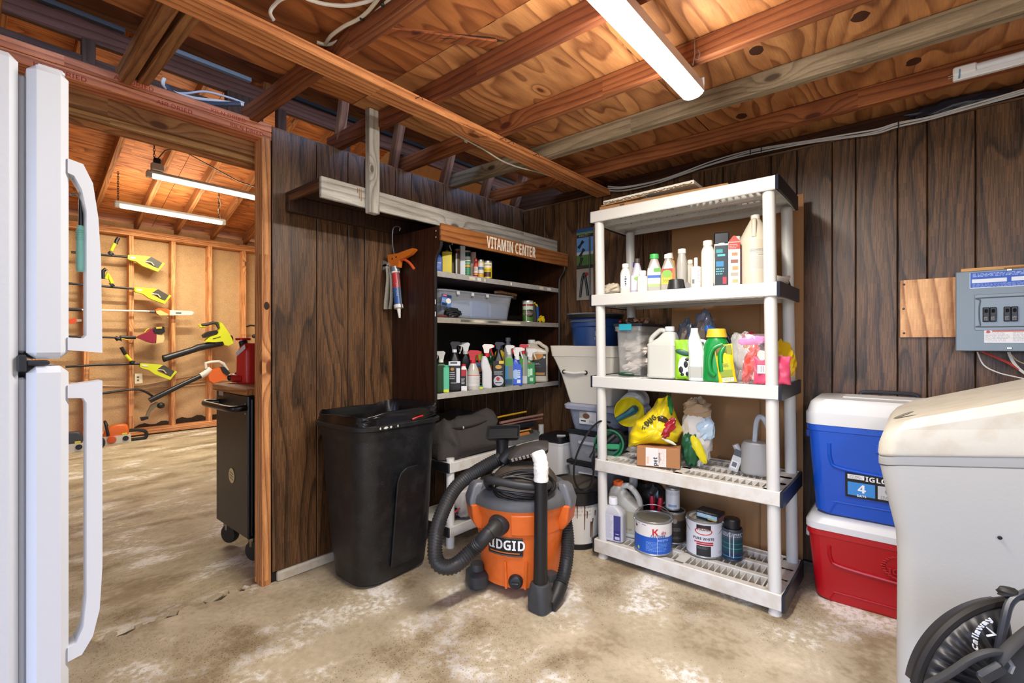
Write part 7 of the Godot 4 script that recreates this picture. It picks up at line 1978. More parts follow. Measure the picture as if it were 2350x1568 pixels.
	part(wb, "lid", M.new().loft([[0.52, 0.20, 0.24, 0.03], [0.545, 0.20, 0.24, 0.03], [0.56, 0.18, 0.22, 0.03]], 4), mk("14151a", 0.4), "black lid")
	part(wb, "silver_clip", M.new().at(Vector3(0.06, 0.565, 0.06), 0.7).box(Vector3.ZERO, Vector3(0.06, 0.012, 0.008), 0.002), mk("d0d0d0", 0.3, 0.8))
	# stack of drawers, tote, canvas bin and pail
	var d := thing("drawer_tower", "narrow tower of translucent plastic drawers with dark frames, behind the shelf unit", "drawers", Vector3(0.84, 0, 0.205))
	var fr := mk("1b1d22", 0.45)
	var glassy := clear("ccd0d8", 0.32, 0.2)
	for k in 3:
		var y := 0.03 + k * 0.2
		part(d, "frame", M.new().box(Vector3(0, y + 0.185, 0), Vector3(0.345, 0.024, 0.35), 0.006), fr, "dark plastic frame")
		var dr := part(d, "drawer", M.new().loft([[y, 0.30, 0.30, 0.02], [y + 0.165, 0.33, 0.335, 0.02], [y + 0.165, 0.318, 0.323, 0.018], [y + 0.006, 0.29, 0.29, 0.018]], 4), glassy)
		part(dr, "pull", M.new().at(Vector3(0, y + 0.12, 0.17)).box(Vector3.ZERO, Vector3(0.16, 0.022, 0.02), 0.006), mk("c0c4cc", 0.3))
		part(dr, "stored_cloth", M.new().at(Vector3(0, y + 0.006, 0.02)).ball(Vector3(0, 0.05, 0), Vector3(0.13, 0.05, 0.12), 10, 16, 0.35, k, 2.0), mk(["b8b0b0", "c8a8b0", "a8acb4"][k], 0.8))
	part(d, "base", M.new().box(Vector3(0, 0.015, 0), Vector3(0.34, 0.03, 0.34), 0.006), fr)
	var to := thing("clear_tote", "blue grey translucent lidded tote on top of the drawer tower", "tote", Vector3(0.86, 0.628, 0.205))
	part(to, "tote_wall", M.new().loft([[0.002, 0.31, 0.30, 0.03], [0.135, 0.36, 0.35, 0.03], [0.135, 0.345, 0.335, 0.03], [0.01, 0.30, 0.29, 0.03]], 4), clear("a8b4cc", 0.36, 0.2))
	part(to, "lid", M.new().loft([[0.135, 0.40, 0.385, 0.03], [0.16, 0.41, 0.395, 0.03], [0.172, 0.38, 0.36, 0.03]], 4), mk("a4a8b8", 0.4))
	part(to, "stored_cloth", M.new().ball(Vector3(0.02, 0.055, 0.06), Vector3(0.12, 0.05, 0.08), 10, 16, 0.3, 5, 2.0), mk("d8dce4", 0.8))
	part(to, "picture_label", M.new().card(-0.09, 0.035, 0.045, 0.125, 0.1742), printed("tote label", "d8d8d4", [[0.0, 0.0, 0.45, 0.55, "a8a49c"], ["o", 0.4, 0.35, 0.2, 0.22, "6c4c38"], [0.1, 0.72, 0.3, 0.12, "202022"], ["t", 0.6, 0.7, 0.35, 0.2, "606060", 0.08]], 64, 48))
	var cb := thing("canvas_bin", "cream canvas storage bin with rope handles standing on the clear tote", "bin", Vector3(0.80, 0.802, 0.225))
	var canvas := mk("d8d2c4", 0.9, 0.0, 0.05)
	var cm := M.new().loft([[0, 0.30, 0.30, 0.02, 0.04], [0.02, 0.31, 0.31, 0.02, 0.04], [0.18, 0.38, 0.33, 0.02, 0.02], [0.28, 0.44, 0.36, 0.02, 0.005], [0.30, 0.452, 0.37, 0.02], [0.302, 0.46, 0.378, 0.02], [0.37, 0.475, 0.385, 0.02, -0.005], [0.37, 0.45, 0.36, 0.02], [0.02, 0.29, 0.29, 0.02, 0.04]], 3)
	part(cb, "canvas", cm, canvas)
	for x in [-0.135, 0.03]:
		var gm := M.new().at(Vector3(x, 0.20, 0.172), 0.0, Vector3(PI / 2 - 0.15, 0, 0))
		gm.lathe([[0.008, 0.0], [0.014, 0.0], [0.014, 0.004], [0.008, 0.004]], 16)
		part(cb, "eyelet", gm, mk("4c4844", 0.35, 0.7))
	part(cb, "rope_handle", M.new().tube(curve([Vector3(-0.135, 0.20, 0.165), Vector3(-0.12, 0.20, 0.185), Vector3(-0.05, 0.195, 0.19), Vector3(0.015, 0.202, 0.185), Vector3(0.03, 0.20, 0.165)]), 0.008, 8), mk("e4e0d8", 0.9))
	var pl := thing("blue_pail", "dark blue pail with a black tray over its rim, standing in the canvas bin", "pail", Vector3(0.80, 0.84, 0.235))
	pl.scale = Vector3(0.96, 1, 0.96)
	part(pl, "body", M.new().lathe([[0.125, 0.0], [0.15, 0.34], [0.158, 0.45], [0.168, 0.46], [0.17, 0.50], [0.172, 0.505], [0.162, 0.505], [0.15, 0.45], [0.12, 0.01]], 36), mk("23447c", 0.4))
	part(pl, "black_tray", M.new().lathe([[0.155, 0.50], [0.19, 0.512], [0.198, 0.535], [0.192, 0.538], [0.14, 0.522], [0.0, 0.515]], 36, 1, 1, Vector3.ZERO, false), mk("1e2024", 0.4))
	part(pl, "clear_lip", M.new().lathe([[0.17, 0.515], [0.203, 0.535], [0.2, 0.542], [0.16, 0.53]], 36), clear("b0b4bc", 0.3, 0.15))
	part(pl, "wire_bail", M.new().tube(curve([Vector3(-0.165, 0.49, 0.04), Vector3(-0.13, 0.492, 0.125), Vector3(-0.06, 0.49, 0.17), Vector3(0.03, 0.488, 0.176)]), 0.004, 6), mk("b0b4b8", 0.3, 0.8))
	part(pl, "white_lettering", M.new().text("L Z", 0.04, 0.001, Vector3(0.05, 0.41, 0.0), 0.1555, 0.9), mk("a8b0bc", 0.6))
	part(pl, "white_lettering", M.new().text("BIANCO", 0.02, 0.001, Vector3(0.06, 0.38, 0.0), 0.154, 1.0), mk("8c98b0", 0.6))
	pl.rotation.y = 0.35
	# drum of drips with a black lid
	var bk := thing("drip_bucket", "white bucket streaked with brown drips under a wide black lid, beside the shelf unit's foot", "bucket", Vector3(0.865, 0, 0.56), 0.35)
	part(bk, "body", M.new().lathe([[0.125, 0.0], [0.13, 0.02], [0.132, 0.03], [0.14, 0.29]], 36), printed("drips", "dcdad4", [["t", 0.0, 0.2, 1.0, 0.7, "c0b8ac", 0.03], [0.41, 0.1, 0.012, 0.8, "5c3414"], [0.45, 0.0, 0.02, 0.95, "4a2a10"], [0.49, 0.2, 0.01, 0.5, "6c4018"], [0.53, 0.0, 0.012, 0.7, "5c3414"], [0.57, 0.3, 0.014, 0.6, "4a2a10"], [0.36, 0.0, 0.02, 0.5, "a02420"], [0.34, 0.5, 0.02, 0.4, "1c1a1a"]], 256, 96))
	var dr2 := M.new()
	var r := RandomNumberGenerator.new()
	r.seed = 12
	for k in 26:
		var a := r.randf_range(-1.2, 1.2)
		var y1 := r.randf_range(0.1, 0.29)
		var y0 := y1 - r.randf_range(0.03, 0.15)
		dr2.tube([Vector3(sin(a) * 0.141, y1, cos(a) * 0.141), Vector3(sin(a) * 0.138, maxf(y0, 0.02), cos(a) * 0.138)], [0.0035, 0.002], 5)
	part(bk, "brown_drips", dr2, mk("5c3416", 0.5))
	part(bk, "black_base", M.new().lathe([[0.13, 0.0], [0.134, 0.003], [0.136, 0.03], [0.13, 0.034]], 36), mk("15161a", 0.4))
	part(bk, "lid", M.new().lathe([[0.143, 0.255], [0.15, 0.26], [0.152, 0.33], [0.165, 0.34], [0.168, 0.36], [0.158, 0.362], [0.15, 0.352], [0.0, 0.35]], 40), mk("14151a", 0.35), "wide black lid")
	part(bk, "lid_dust", M.new().lathe([[0.148, 0.3525], [0.0, 0.3515]], 32, 1, 1, Vector3.ZERO, false), worn("4c463e", 0.8, 4.0, "dirt"))
	# packaged golf tools hanging on the wall
	var gx := onz(1322, 600, 0.02).x
	var top := onz(1340, 524, 0.02).y
	var gp := thing("golf_gadget_pack", "hanging pack of black grips over a golf course picture, left of the shelf unit", "pack", Vector3(gx + 0.07, top - 0.52, 0.012))
	part(gp, "backing_card", M.new().box(Vector3(0, 0.26, -0.003), Vector3(0.14, 0.52, 0.004), 0.001), mk("9c9488", 0.6))
	part(gp, "printed_card", M.new().card(-0.07, 0.07, 0.0, 0.52, -0.0004), printed("golf card", "a0988c", [[0, 0, 1, 0.05, "2c4c8c"], [0, 0.05, 1, 0.03, "4c8858"], [0, 0.08, 1, 0.05, "2c2824"], ["t", 0.15, 0.09, 0.7, 0.03, "d8c8a8", 0.02], [0, 0.13, 1, 0.2, "5c88c0"], [0, 0.33, 1, 0.05, "a8b4c0"], [0, 0.37, 1, 0.17, "4c7038"], [0, 0.52, 1, 0.05, "343028"]], 64, 192))
	for q in [[-0.03, 0.405, 0.7], [-0.02, 0.345, 0.6], [-0.03, 0.28, 0.3]]:
		part(gp, "black_grip", M.new().at(Vector3(q[0], q[1], 0.006), 0.0, Vector3(0, 0, -q[2])).loft([[-0.03, 0.022, 0.012, 0.005], [0.0, 0.012, 0.012, 0.005], [0.03, 0.024, 0.012, 0.005]], 3), mk("16181c", 0.4))
	part(gp, "black_tongs", M.new().tube(curve([Vector3(-0.035, 0.02, 0.006), Vector3(-0.02, 0.13, 0.008), Vector3(0.0, 0.19, 0.01), Vector3(0.015, 0.13, 0.008), Vector3(0.03, 0.03, 0.006)]), 0.009, 8), mk("16181c", 0.4))
	part(gp, "red_knob", M.new().ball(Vector3(0.022, 0.185, 0.012), Vector3(0.013, 0.011, 0.01), 8, 12), mk("b01820", 0.4))
	part(gp, "clear_rail", M.new().tube([Vector3(0.045, 0.0, 0.006), Vector3(0.045, 0.45, 0.006)], 0.006, 8), mk("3c3e42", 0.25))

func fill_hanging() -> void:
	# caulking gun and snips beside the cabinet
	var z := 1.315
	var p := onz(905, 590, z)
	var g := thing("caulking_gun", "orange caulking gun with a red and blue tube, wired up beside the cabinet", "caulking gun", p)
	var o := Transform3D(Basis(), -p)
	var at := func(px: float, py: float, dz := 0.0) -> Vector3: return o * onz(px, py, z + dz)
	var orange := mk("e07820", 0.45)
	part(g, "wire_hook", M.new().tube(curve([at.call(917, 530), at.call(918, 522), at.call(908, 520), at.call(902, 528), at.call(901, 560), at.call(905, 585)]), 0.003, 6), mk("b8bcc0", 0.3, 0.8))
	var hd := M.new()
	var hp := []
	for q in [[893, 586], [917, 582], [935, 575], [951, 570], [955, 573], [946, 584], [932, 592], [920, 598], [918, 614], [895, 614]]:
		var w: Vector3 = at.call(q[0], q[1])
		hp.append(Vector2(w.x, w.y))
	hd.prism(hp, -0.012, 0.012)
	part(g, "orange_frame", hd, orange)
	part(g, "trigger", M.new().tube(curve([at.call(916, 600), at.call(926, 596), at.call(938, 602), at.call(948, 614), at.call(950, 618)]), 0.0075, 8), mk("d85c34", 0.45))
	for q in [[900, 594], [909, 590]]: part(g, "rivet", M.new().ball(at.call(q[0], q[1], 0.012), Vector3(0.006, 0.006, 0.003), 6, 10), mk("2a2018", 0.4, 0.5))
	part(g, "front_ring", M.new().tube([at.call(906, 613), at.call(907, 624)], 0.029, 16), mk("8c9094", 0.35, 0.7))
	part(g, "tube_top", M.new().tube([at.call(907, 621), at.call(908, 628)], 0.025, 16), mk("e8e6e2", 0.4))
	part(g, "red_tube", M.new().tube([at.call(908, 627), at.call(911, 662)], 0.0225, 18), mk("c03038", 0.35))
	part(g, "blue_tube", M.new().tube([at.call(911, 662), at.call(914, 700)], 0.0225, 18), mk("2c5ca0", 0.35))
	part(g, "white_stripe", M.new().at(at.call(911, 664, 0.0228), 0.0, Vector3(0, 0, PI / 2 + 0.09)).text("SEALANT", 0.018, 0.001, Vector3.ZERO), mk("e8e8e8", 0.4))
	part(g, "end_plate", M.new().tube([at.call(914, 700), at.call(915, 708)], 0.027, 16), mk("e0e0dc", 0.4))
	part(g, "nozzle", M.new().tube([at.call(915, 708), at.call(917, 730)], [0.012, 0.006], 10), mk("e8e6e0", 0.4))
	for q in [[-0.027], [0.027]]: part(g, "side_rail", M.new().tube([at.call(906, 618) + Vector3(q[0], 0, 0), at.call(915, 706) + Vector3(q[0], 0, 0)], 0.004, 6), mk("8c9094", 0.35, 0.7))
	var sp := onz(880, 610, 1.33)
	var s := thing("tin_snips", "grey metal tin snips with open blades hanging behind the caulking gun", "snips", sp)
	var o2 := Transform3D(Basis(), -sp)
	var at2 := func(px: float, py: float) -> Vector3: return o2 * onz(px, py, 1.33)
	var steel := mk("a4a8a4", 0.35, 0.6)
	for q in [[[848, 592], [858, 601], [875, 612], [894, 612], [893, 603], [870, 594]], [[858, 631], [864, 631], [878, 622], [894, 610], [884, 606], [866, 617]]]:
		var bl := M.new()
		var pts := []
		for k in q:
			var w: Vector3 = at2.call(k[0], k[1])
			pts.append(Vector2(w.x, w.y))
		bl.prism(pts, -0.004, 0.004)
		part(s, "blade", bl, steel)
	part(s, "pivot_bolt", M.new().ball(at2.call(890, 607), Vector3(0.012, 0.012, 0.01), 8, 12), steel)
	part(s, "handle", M.new().tube(curve([at2.call(890, 612), at2.call(892, 640), at2.call(887, 690), at2.call(886, 710)]), 0.017, 10, false, 0.6), worn("9c988c", 0.7, 9.0, "scuff"))
	part(s, "handle", M.new().tube(curve([at2.call(896, 614), at2.call(899, 650), at2.call(898, 690), at2.call(895, 709)]), 0.012, 10, false, 0.6), worn("8a867c", 0.7, 9.0, "scuff"))

func fill_cables() -> void:
	var white := mk("e0dcd4", 0.5)
	# bundle along the top of the back wall
	var c := thing("cable_bundle", "grey white cable bundle stapled along the top of the panelled back wall", "cable", Vector3(1.8, 2.26, 0.03))
	var o := Transform3D(Basis(), -Vector3(1.8, 2.26, 0.03))
	for k in 3:
		var pts := []
		for q in [[2480, 172], [2350, 209], [2240, 243], [2130, 270], [2060, 285], [2015, 301], [1965, 311], [1850, 326], [1730, 347], [1640, 374], [1560, 401], [1500, 418], [1430, 432], [1395, 432]]:
			var w := onz(q[0], q[1] + (k - 1) * (3.5 + 2.5 * sin(q[0] * 0.02 + k * 2.0)), 0.03 + 0.006 * k)
			pts.append(o * w)
		part(c, "cable", M.new().tube(curve(pts, 5), 0.0042, 7), mk(["e4e4e2", "d8dadc", "ccd0d4"][k], 0.5))
	for q in [[2062, 285], [1747, 343], [1722, 349]]: part(c, "staple", M.new().at(o * onz(q[0], q[1], 0.048)).box(Vector3.ZERO, Vector3(0.005, 0.03, 0.004), 0.001), mk("2c2c2c", 0.4))
	# white loop at the top edge
	var l := thing("white_cable_loop", "thick white cable looping under the roof sheets at the top of the picture", "cable", ony(720, 5, 2.30))
	var o1 := Transform3D(Basis(), -ony(720, 5, 2.30))
	var p1 := []
	for q in [[628, 46, 2.28], [620, 30, 2.30], [627, 14, 2.32], [650, -4, 2.33], [690, -8, 2.33], [712, 0, 2.33], [745, 9, 2.33], [790, 13, 2.33], [830, 7, 2.33], [870, -8, 2.33], [910, -40, 2.33]]: p1.append(o1 * ony(q[0], q[1], q[2]))
	part(l, "cable", M.new().tube(curve(p1, 6), 0.0062, 8), white)
	var f := thing("flat_cable_pair", "pair of pale cables clipped along the side of a joist at the top", "cable", ony(800, 60, 2.28))
	var o2 := Transform3D(Basis(), -ony(800, 60, 2.28))
	for q in [[[[727, 97], [745, 101], [752, 92], [762, 80], [790, 60], [820, 45], [842, 28], [862, 5], [880, -20]], 0.0065], [[[735, 100], [755, 102], [780, 92], [810, 74], [835, 54], [860, 30], [885, 8], [905, -15]], 0.0065]]:
		var pts := []
		for a in q[0]: pts.append(o2 * ony(a[0], a[1], 2.315))
		part(f, "cable", M.new().tube(curve(pts, 6), q[1], 8), mk("d8d2c0", 0.5))
	for q in [[830, 42], [878, 10]]: part(f, "black_tie", M.new().ball(o2 * ony(q[0], q[1], 2.312), Vector3(0.008, 0.008, 0.008), 6, 8), mk("1c1c1c", 0.5))
	# thin cable under the flat stringer
	var t := thing("stringer_cable", "thin white cable drooping beside the flat stringer towards the back wall", "cable", Vector3(0.66, 2.2, 1.0))
	var o3 := Transform3D(Basis(), -Vector3(0.66, 2.2, 1.0))
	var p3 := []
	for q in [[928, 252], [970, 268], [1010, 288], [1060, 316], [1110, 343], [1150, 368], [1190, 384], [1235, 395], [1290, 412], [1350, 425], [1395, 431]]: p3.append(o3 * onx(q[0], q[1], 0.665))
	part(t, "cable", M.new().tube(curve(p3, 5), 0.004, 7), mk("d0ccbc", 0.5))
	part(t, "paper_tag", M.new().at(o3 * onx(1069, 323, 0.66)).box(Vector3.ZERO, Vector3(0.002, 0.02, 0.02), 0.0), mk("d8d0b8", 0.7))
	# coil above the doorway
	var k2 := thing("coiled_cable", "black and white cables sagging above the doorway header", "cable", onx(450, 215, -0.12))
	var o4 := Transform3D(Basis(), -onx(450, 215, -0.12))
	for q in [[[[377, 180], [374, 192], [385, 204], [410, 216], [450, 226], [500, 232], [558, 240]], "d4d0c8", 0.008], [[[372, 186], [380, 200], [400, 212], [430, 214], [470, 210], [520, 222], [560, 236]], "b8bcc8", 0.005], [[[380, 195], [400, 216], [440, 232], [490, 238], [550, 238]], "3c4250", 0.012]]:
		var pts := []
		for a in q[0]: pts.append(o4 * onx(a[0], a[1], -0.16))
		part(k2, "cable", M.new().tube(curve(pts, 6), q[2], 8), mk(q[1], 0.5))
	# black plastic stuffed above the back wall
	var b := thing("plastic_sheeting", "dark plastic sheeting stuffed above the panelled back wall", "plastic sheet", Vector3(2.58, 2.266, -0.04))
	part(b, "film", lump(Vector3(0.17, 0.035, 0.03), 0.4, 6, 2.4, 12, 26), mk("2c3040", 0.18))
# a power tool's own outline drawn in (along the wall, up), given thickness off the wall
func wallx(px: float, py: float, off := 0.06) -> Vector3: return onx(px, py, -5.205 + off)

func slab(o: Transform3D, pts: Array, off: float, thick: float) -> M:
	var pp := []
	for q in pts:
		var w := wallx(q[0], q[1], off)
		pp.append(Vector2(-w.z, w.y))
	var m := M.new()
	m.xf = o * Transform3D(Basis(Vector3(0, 0, -1), Vector3.UP, Vector3.RIGHT), Vector3(-5.205 + off, 0, 0))
	m.prism(pp, -thick / 2, thick / 2)
	return m

func rod(o: Transform3D, pts: Array, r, off := 0.06, seg := 10) -> M:
	var pp := []
	for q in pts: pp.append(o * wallx(q[0], q[1], off))
	return M.new().tube(pp, r, seg)

func trimmer(label: String, dx: float, dy: float, handle: Array, pole: Array) -> void:
	var p := wallx(320 + dx, 600 + dy)
	var t := thing("string_trimmer", label, "trimmer", p)
	var o := Transform3D(Basis(), -p)
	var lime := mk("d4dc28", 0.4)
	var black := mk("222224", 0.4)
	part(t, "pole", rod(o, pole, 0.014), black)
	var sh := func(a: Array) -> Array:
		var out := []
		for q in a: out.append([q[0] + dx, q[1] + dy])
		return out
	part(t, "motor_housing", slab(o, sh.call([[292, 586], [298, 586], [330, 588], [345, 590], [331, 600], [333, 605], [362, 617], [372, 603], [377, 605], [361, 624], [326, 611], [312, 601], [296, 597], [292, 594]]), 0.06, 0.06), lime, "lime yellow motor housing")
	part(t, "grip", slab(o, sh.call([[331, 599], [338, 590], [348, 591], [372, 605], [362, 617], [345, 606]]), 0.06, 0.05), mk("4a463c", 0.45))
	part(t, "trigger", rod(o, sh.call([[333, 600], [339, 601], [347, 602], [353, 609]]), 0.007, 0.095, 6), mk("d8d0bc", 0.4))
	part(t, "badge", slab(o, sh.call([[298, 589], [311, 590], [311, 594], [298, 593]]), 0.092, 0.004), mk("e0dcc8", 0.4))
	part(t, "handle", rod(o, handle[0], 0.02, 0.08), black)
	part(t, "handle_yoke", rod(o, handle[1], 0.02, 0.08), lime)
	part(t, "handle_clamp", rod(o, handle[2], 0.03, 0.06), mk("2c3238", 0.4))

func fill_workshop() -> void:
	trimmer("lime yellow string trimmer hung highest on the workshop wall", 0, 0, [[[265, 560], [268, 551], [272, 546]], [[255, 576], [259, 567], [264, 559]], [[252, 584], [256, 580]]], [[163, 579], [292, 590]])
	trimmer("lime yellow string trimmer hung second on the workshop wall", 15, 74, [[[236, 640], [236, 622], [240, 618], [244, 622]], [[257, 651], [252, 638], [247, 627], [243, 640]], [[254, 655], [259, 652]]], [[150, 650], [306, 663]])
	trimmer("lime yellow string trimmer hung low, crossing two studs under the red one", 28, 248, [[[278, 797], [283, 806], [288, 814]], [[288, 814], [295, 823], [300, 828]], [[302, 834], [304, 828]]], [[150, 842], [222, 838], [248, 837], [324, 835]])
	var orange := mk("e06a20", 0.4)
	var p := wallx(350, 715)
	var o := Transform3D(Basis(), -p)
	var ps := thing("pole_saw", "orange pole saw with a white pole and bar hung across the workshop studs", "pole saw", p)
	part(ps, "pole", rod(o, [[185, 711], [346, 715]], 0.012), mk("e8dccc", 0.4))
	part(ps, "foam_grip", rod(o, [[150, 710], [187, 711]], 0.02), mk("2a2a2e", 0.6))
	part(ps, "collar", rod(o, [[343, 715], [356, 716]], 0.02), mk("5c5c5c", 0.4))
	part(ps, "saw_head", slab(o, [[355, 712], [362, 708], [384, 709], [388, 714], [387, 724], [366, 724], [357, 720]], 0.06, 0.07), orange, "orange saw head")
	part(ps, "cream_panel", slab(o, [[358, 714], [368, 712], [386, 721], [385, 724], [366, 724], [359, 719]], 0.098, 0.006), mk("e4c478", 0.4))
	part(ps, "guide_bar", slab(o, [[387, 712], [440, 714], [445, 718], [440, 723], [387, 724]], 0.06, 0.02), mk("e0d8cc", 0.4), "white guide bar")
	part(ps, "bar_mark", slab(o, [[403, 717], [416, 717], [416, 720], [403, 720]], 0.072, 0.002), mk("5c564c", 0.5))
	part(ps, "tension_knob", M.new().ball(o * wallx(384, 729), Vector3(0.015, 0.012, 0.012), 6, 10), mk("d8d0c0", 0.4))
	p = wallx(345, 770)
	o = Transform3D(Basis(), -p)
	var rt := thing("petrol_trimmer", "dark red petrol string trimmer with a cream engine on the workshop wall", "trimmer", p)
	part(rt, "pole", rod(o, [[150, 772], [264, 775]], 0.013), mk("222224", 0.4))
	part(rt, "grip", rod(o, [[264, 774], [272, 779], [276, 782], [276, 774], [311, 775]], [0.018, 0.03, 0.018, 0.022, 0.022]), mk("1c1c1e", 0.5))
	part(rt, "yellow_trigger", rod(o, [[278, 777], [296, 781]], 0.008, 0.07), mk("d8a828", 0.4))
	part(rt, "red_shroud", slab(o, [[311, 775], [322, 769], [335, 764], [344, 755], [352, 754], [357, 775], [352, 788], [338, 785], [322, 778]], 0.07, 0.11), mk("8c1c34", 0.35), "dark red shroud")
	part(rt, "air_filter", slab(o, [[348, 757], [356, 751], [374, 750], [376, 762], [368, 768], [352, 764]], 0.08, 0.11), mk("1e1c18", 0.4))
	part(rt, "yellow_plate", slab(o, [[358, 751], [371, 750], [372, 754], [358, 755]], 0.138, 0.006), mk("d8bc50", 0.4))
	part(rt, "engine_block", slab(o, [[357, 768], [373, 767], [375, 777], [372, 786], [356, 788]], 0.075, 0.1), mk("dcc488", 0.5), "cream engine block")
	part(rt, "fuel_line", rod(o, [[332, 763], [338, 756], [342, 755]], 0.008, 0.09), mk("d8b828", 0.4))
	# leaf blowers
	p = wallx(450, 800)
	o = Transform3D(Basis(), -p)
	var lb := thing("leaf_blower", "lime yellow leaf blower with a long black tube on the workshop wall", "leaf blower", p)
	var lime := mk("d4dc28", 0.4)
	part(lb, "tube", rod(o, [[376, 823], [440, 804], [455, 798], [480, 793], [509, 787]], [0.044, 0.042, 0.048, 0.046, 0.046], 0.09, 18), mk("1e1e20", 0.35))
	part(lb, "tube_mouth", rod(o, [[374, 823.5], [377, 823]], [0.046, 0.046], 0.09, 18), mk("0e0e10", 0.6))
	part(lb, "fan_housing", slab(o, [[468, 785], [478, 774], [496, 768], [503, 754], [500, 739], [507, 743], [514, 753], [522, 765], [530, 780], [532, 788], [520, 794], [512, 792], [508, 784], [486, 786]], 0.09, 0.12), lime, "lime yellow fan housing")
	part(lb, "handle", rod(o, [[463, 746], [474, 745], [488, 741], [497, 742], [503, 752]], [0.02, 0.022, 0.022, 0.024, 0.026], 0.09), mk("3c3c34", 0.45))
	part(lb, "lime_tip", rod(o, [[455, 744], [459, 750], [470, 751]], 0.012, 0.09), lime)
	part(lb, "battery", slab(o, [[464, 769], [474, 762], [496, 758], [499, 764], [472, 774], [467, 776]], 0.09, 0.08), mk("202020", 0.45))
	part(lb, "intake_grille", M.new().ball(o * wallx(530, 779, 0.09), Vector3(0.03, 0.06, 0.03), 8, 12), mk("1c1c1c", 0.5))
	part(lb, "badge", slab(o, [[493, 786], [508, 782], [509, 787], [495, 791]], 0.142, 0.006), mk("1e1e1c", 0.4))
	part(lb, "lettering", rod(o, [[488, 778], [506, 773]], 0.005, 0.151), mk("3c4020", 0.4))
	p = wallx(440, 880)
	o = Transform3D(Basis(), -p)
	var ob := thing("leaf_blower", "orange and white leaf blower with a thin black tube above the tool chest", "leaf blower", p)
	part(ob, "tube", rod(o, [[343, 920], [420, 882], [463, 862]], [0.035, 0.032, 0.030], 0.1, 16), mk("1c1c1e", 0.35))
	part(ob, "white_elbow", rod(o, [[460, 863], [472, 857], [484, 848]], [0.036, 0.042, 0.046], 0.1, 14), mk("dcd8cc", 0.45))
	part(ob, "engine_cover", slab(o, [[475, 863], [483, 850], [500, 844], [515, 848], [519, 868], [505, 874], [486, 879], [477, 873]], 0.1, 0.13), orange, "orange engine cover")
	part(ob, "white_handle", rod(o, [[473, 846], [472, 834], [485, 831], [502, 830], [512, 835], [522, 850]], [0.02, 0.022, 0.02, 0.02, 0.024, 0.02], 0.1), mk("e0dcd0", 0.45), "white handle")
	part(ob, "black_starter", slab(o, [[503, 845], [512, 842], [525, 856], [518, 862], [508, 855]], 0.12, 0.12), mk("1c1c1c", 0.45))
	part(ob, "cream_tank", slab(o, [[518, 858], [527, 858], [524, 868], [518, 868]], 0.1, 0.1), mk("d8cc88", 0.5))
	# curved edger and hedge trimmer
	p = wallx(330, 910)
	o = Transform3D(Basis(), -p)
	var ed := thing("lawn_edger", "black curved shaft edger hung low on the workshop wall", "edger", p)
	part(ed, "curved_shaft", M.new().tube(curve([o * wallx(150, 910), o * wallx(234, 903), o * wallx(270, 898), o * wallx(306, 894), o * wallx(325, 896), o * wallx(340, 903), o * wallx(350, 910)]), 0.014, 8), mk("1c1c1e", 0.4))
	part(ed, "guard", slab(o, [[324, 958], [328, 966], [340, 960], [345, 945], [358, 934], [366, 926], [360, 922], [346, 930], [338, 944], [334, 955]], 0.06, 0.04), mk("8c7c60", 0.4, 0.3))
	part(ed, "spool_head", M.new().ball(o * wallx(369, 931, 0.08), Vector3(0.04, 0.04, 0.045), 10, 14), mk("1e1e1e", 0.45))
	part(ed, "blade_clamp", slab(o, [[322, 958], [338, 956], [340, 961], [324, 966]], 0.07, 0.05), mk("1c1a18", 0.45))
	p = wallx(172, 735)
	o = Transform3D(Basis(), -p)
	var ht := thing("hedge_trimmer", "small orange tool glimpsed through the refrigerator handle on the workshop wall", "hedge trimmer", p)
	part(ht, "body", slab(o, [[155, 735], [163, 732], [173, 729], [175, 738], [168, 743], [155, 742]], 0.06, 0.06), mk("d8542c", 0.4))
	part(ht, "blade", slab(o, [[174, 733], [187, 733], [187, 738], [174, 739]], 0.06, 0.015), mk("b4a894", 0.4, 0.4))
	p = wallx(317, 870, 0.0)
	var sw := thing("outlet_box", "cream outlet box on a workshop stud", "outlet", p)
	o = Transform3D(Basis(), -p)
	part(sw, "cover_plate", slab(o, [[308, 858], [325, 857], [326, 879], [308, 881]], 0.0, 0.05), mk("e8dcb8", 0.5))
	for q in [864, 871]: part(sw, "socket_slot", slab(o, [[314, q], [319, q], [319, q + 4], [314, q + 4]], 0.026, 0.003), mk("6c6450", 0.5))
	# saws on the floor
	for q in [[272, 1003, "orange and white chainsaw on the workshop floor below the tools", 0.0], [168, 1022, "grey and black chainsaw on the workshop floor, half hidden by the refrigerator handle", 1.0]]:
		var f := ony(q[0], q[1], 0.0) + Vector3(0.30, -0.018, 0.02)
		var cs := thing("chainsaw", q[2], "chainsaw", f, PI / 2 - 0.15)
		var b := orange if q[3] == 0.0 else mk("3a3c3e", 0.45)
		part(cs, "engine_cover", M.new().loft([[0.09, 0.24, 0.13, 0.03, -0.06], [0.15, 0.23, 0.13, 0.03, -0.05], [0.20, 0.16, 0.11, 0.03, -0.03], [0.215, 0.10, 0.08, 0.03, -0.02]], 4), b)
		part(cs, "crankcase", M.new().loft([[0.0, 0.27, 0.15, 0.02, -0.05], [0.09, 0.26, 0.15, 0.02, -0.05]], 4), mk("d8d0bc", 0.5))
		part(cs, "side_disc", M.new().at(Vector3(-0.10, 0.05, 0.078), 0.0, Vector3(PI / 2, 0, 0)).lathe([[0.045, 0], [0.04, 0.01], [0, 0.012]], 20), mk("d85c2c" if q[3] == 0.0 else "8c8c88", 0.4))
		part(cs, "muffler", M.new().at(Vector3(0.03, 0.05, 0.078), 0.0, Vector3(PI / 2, 0, 0)).lathe([[0.03, 0], [0.028, 0.008], [0, 0.006]], 18), mk("242220", 0.5))
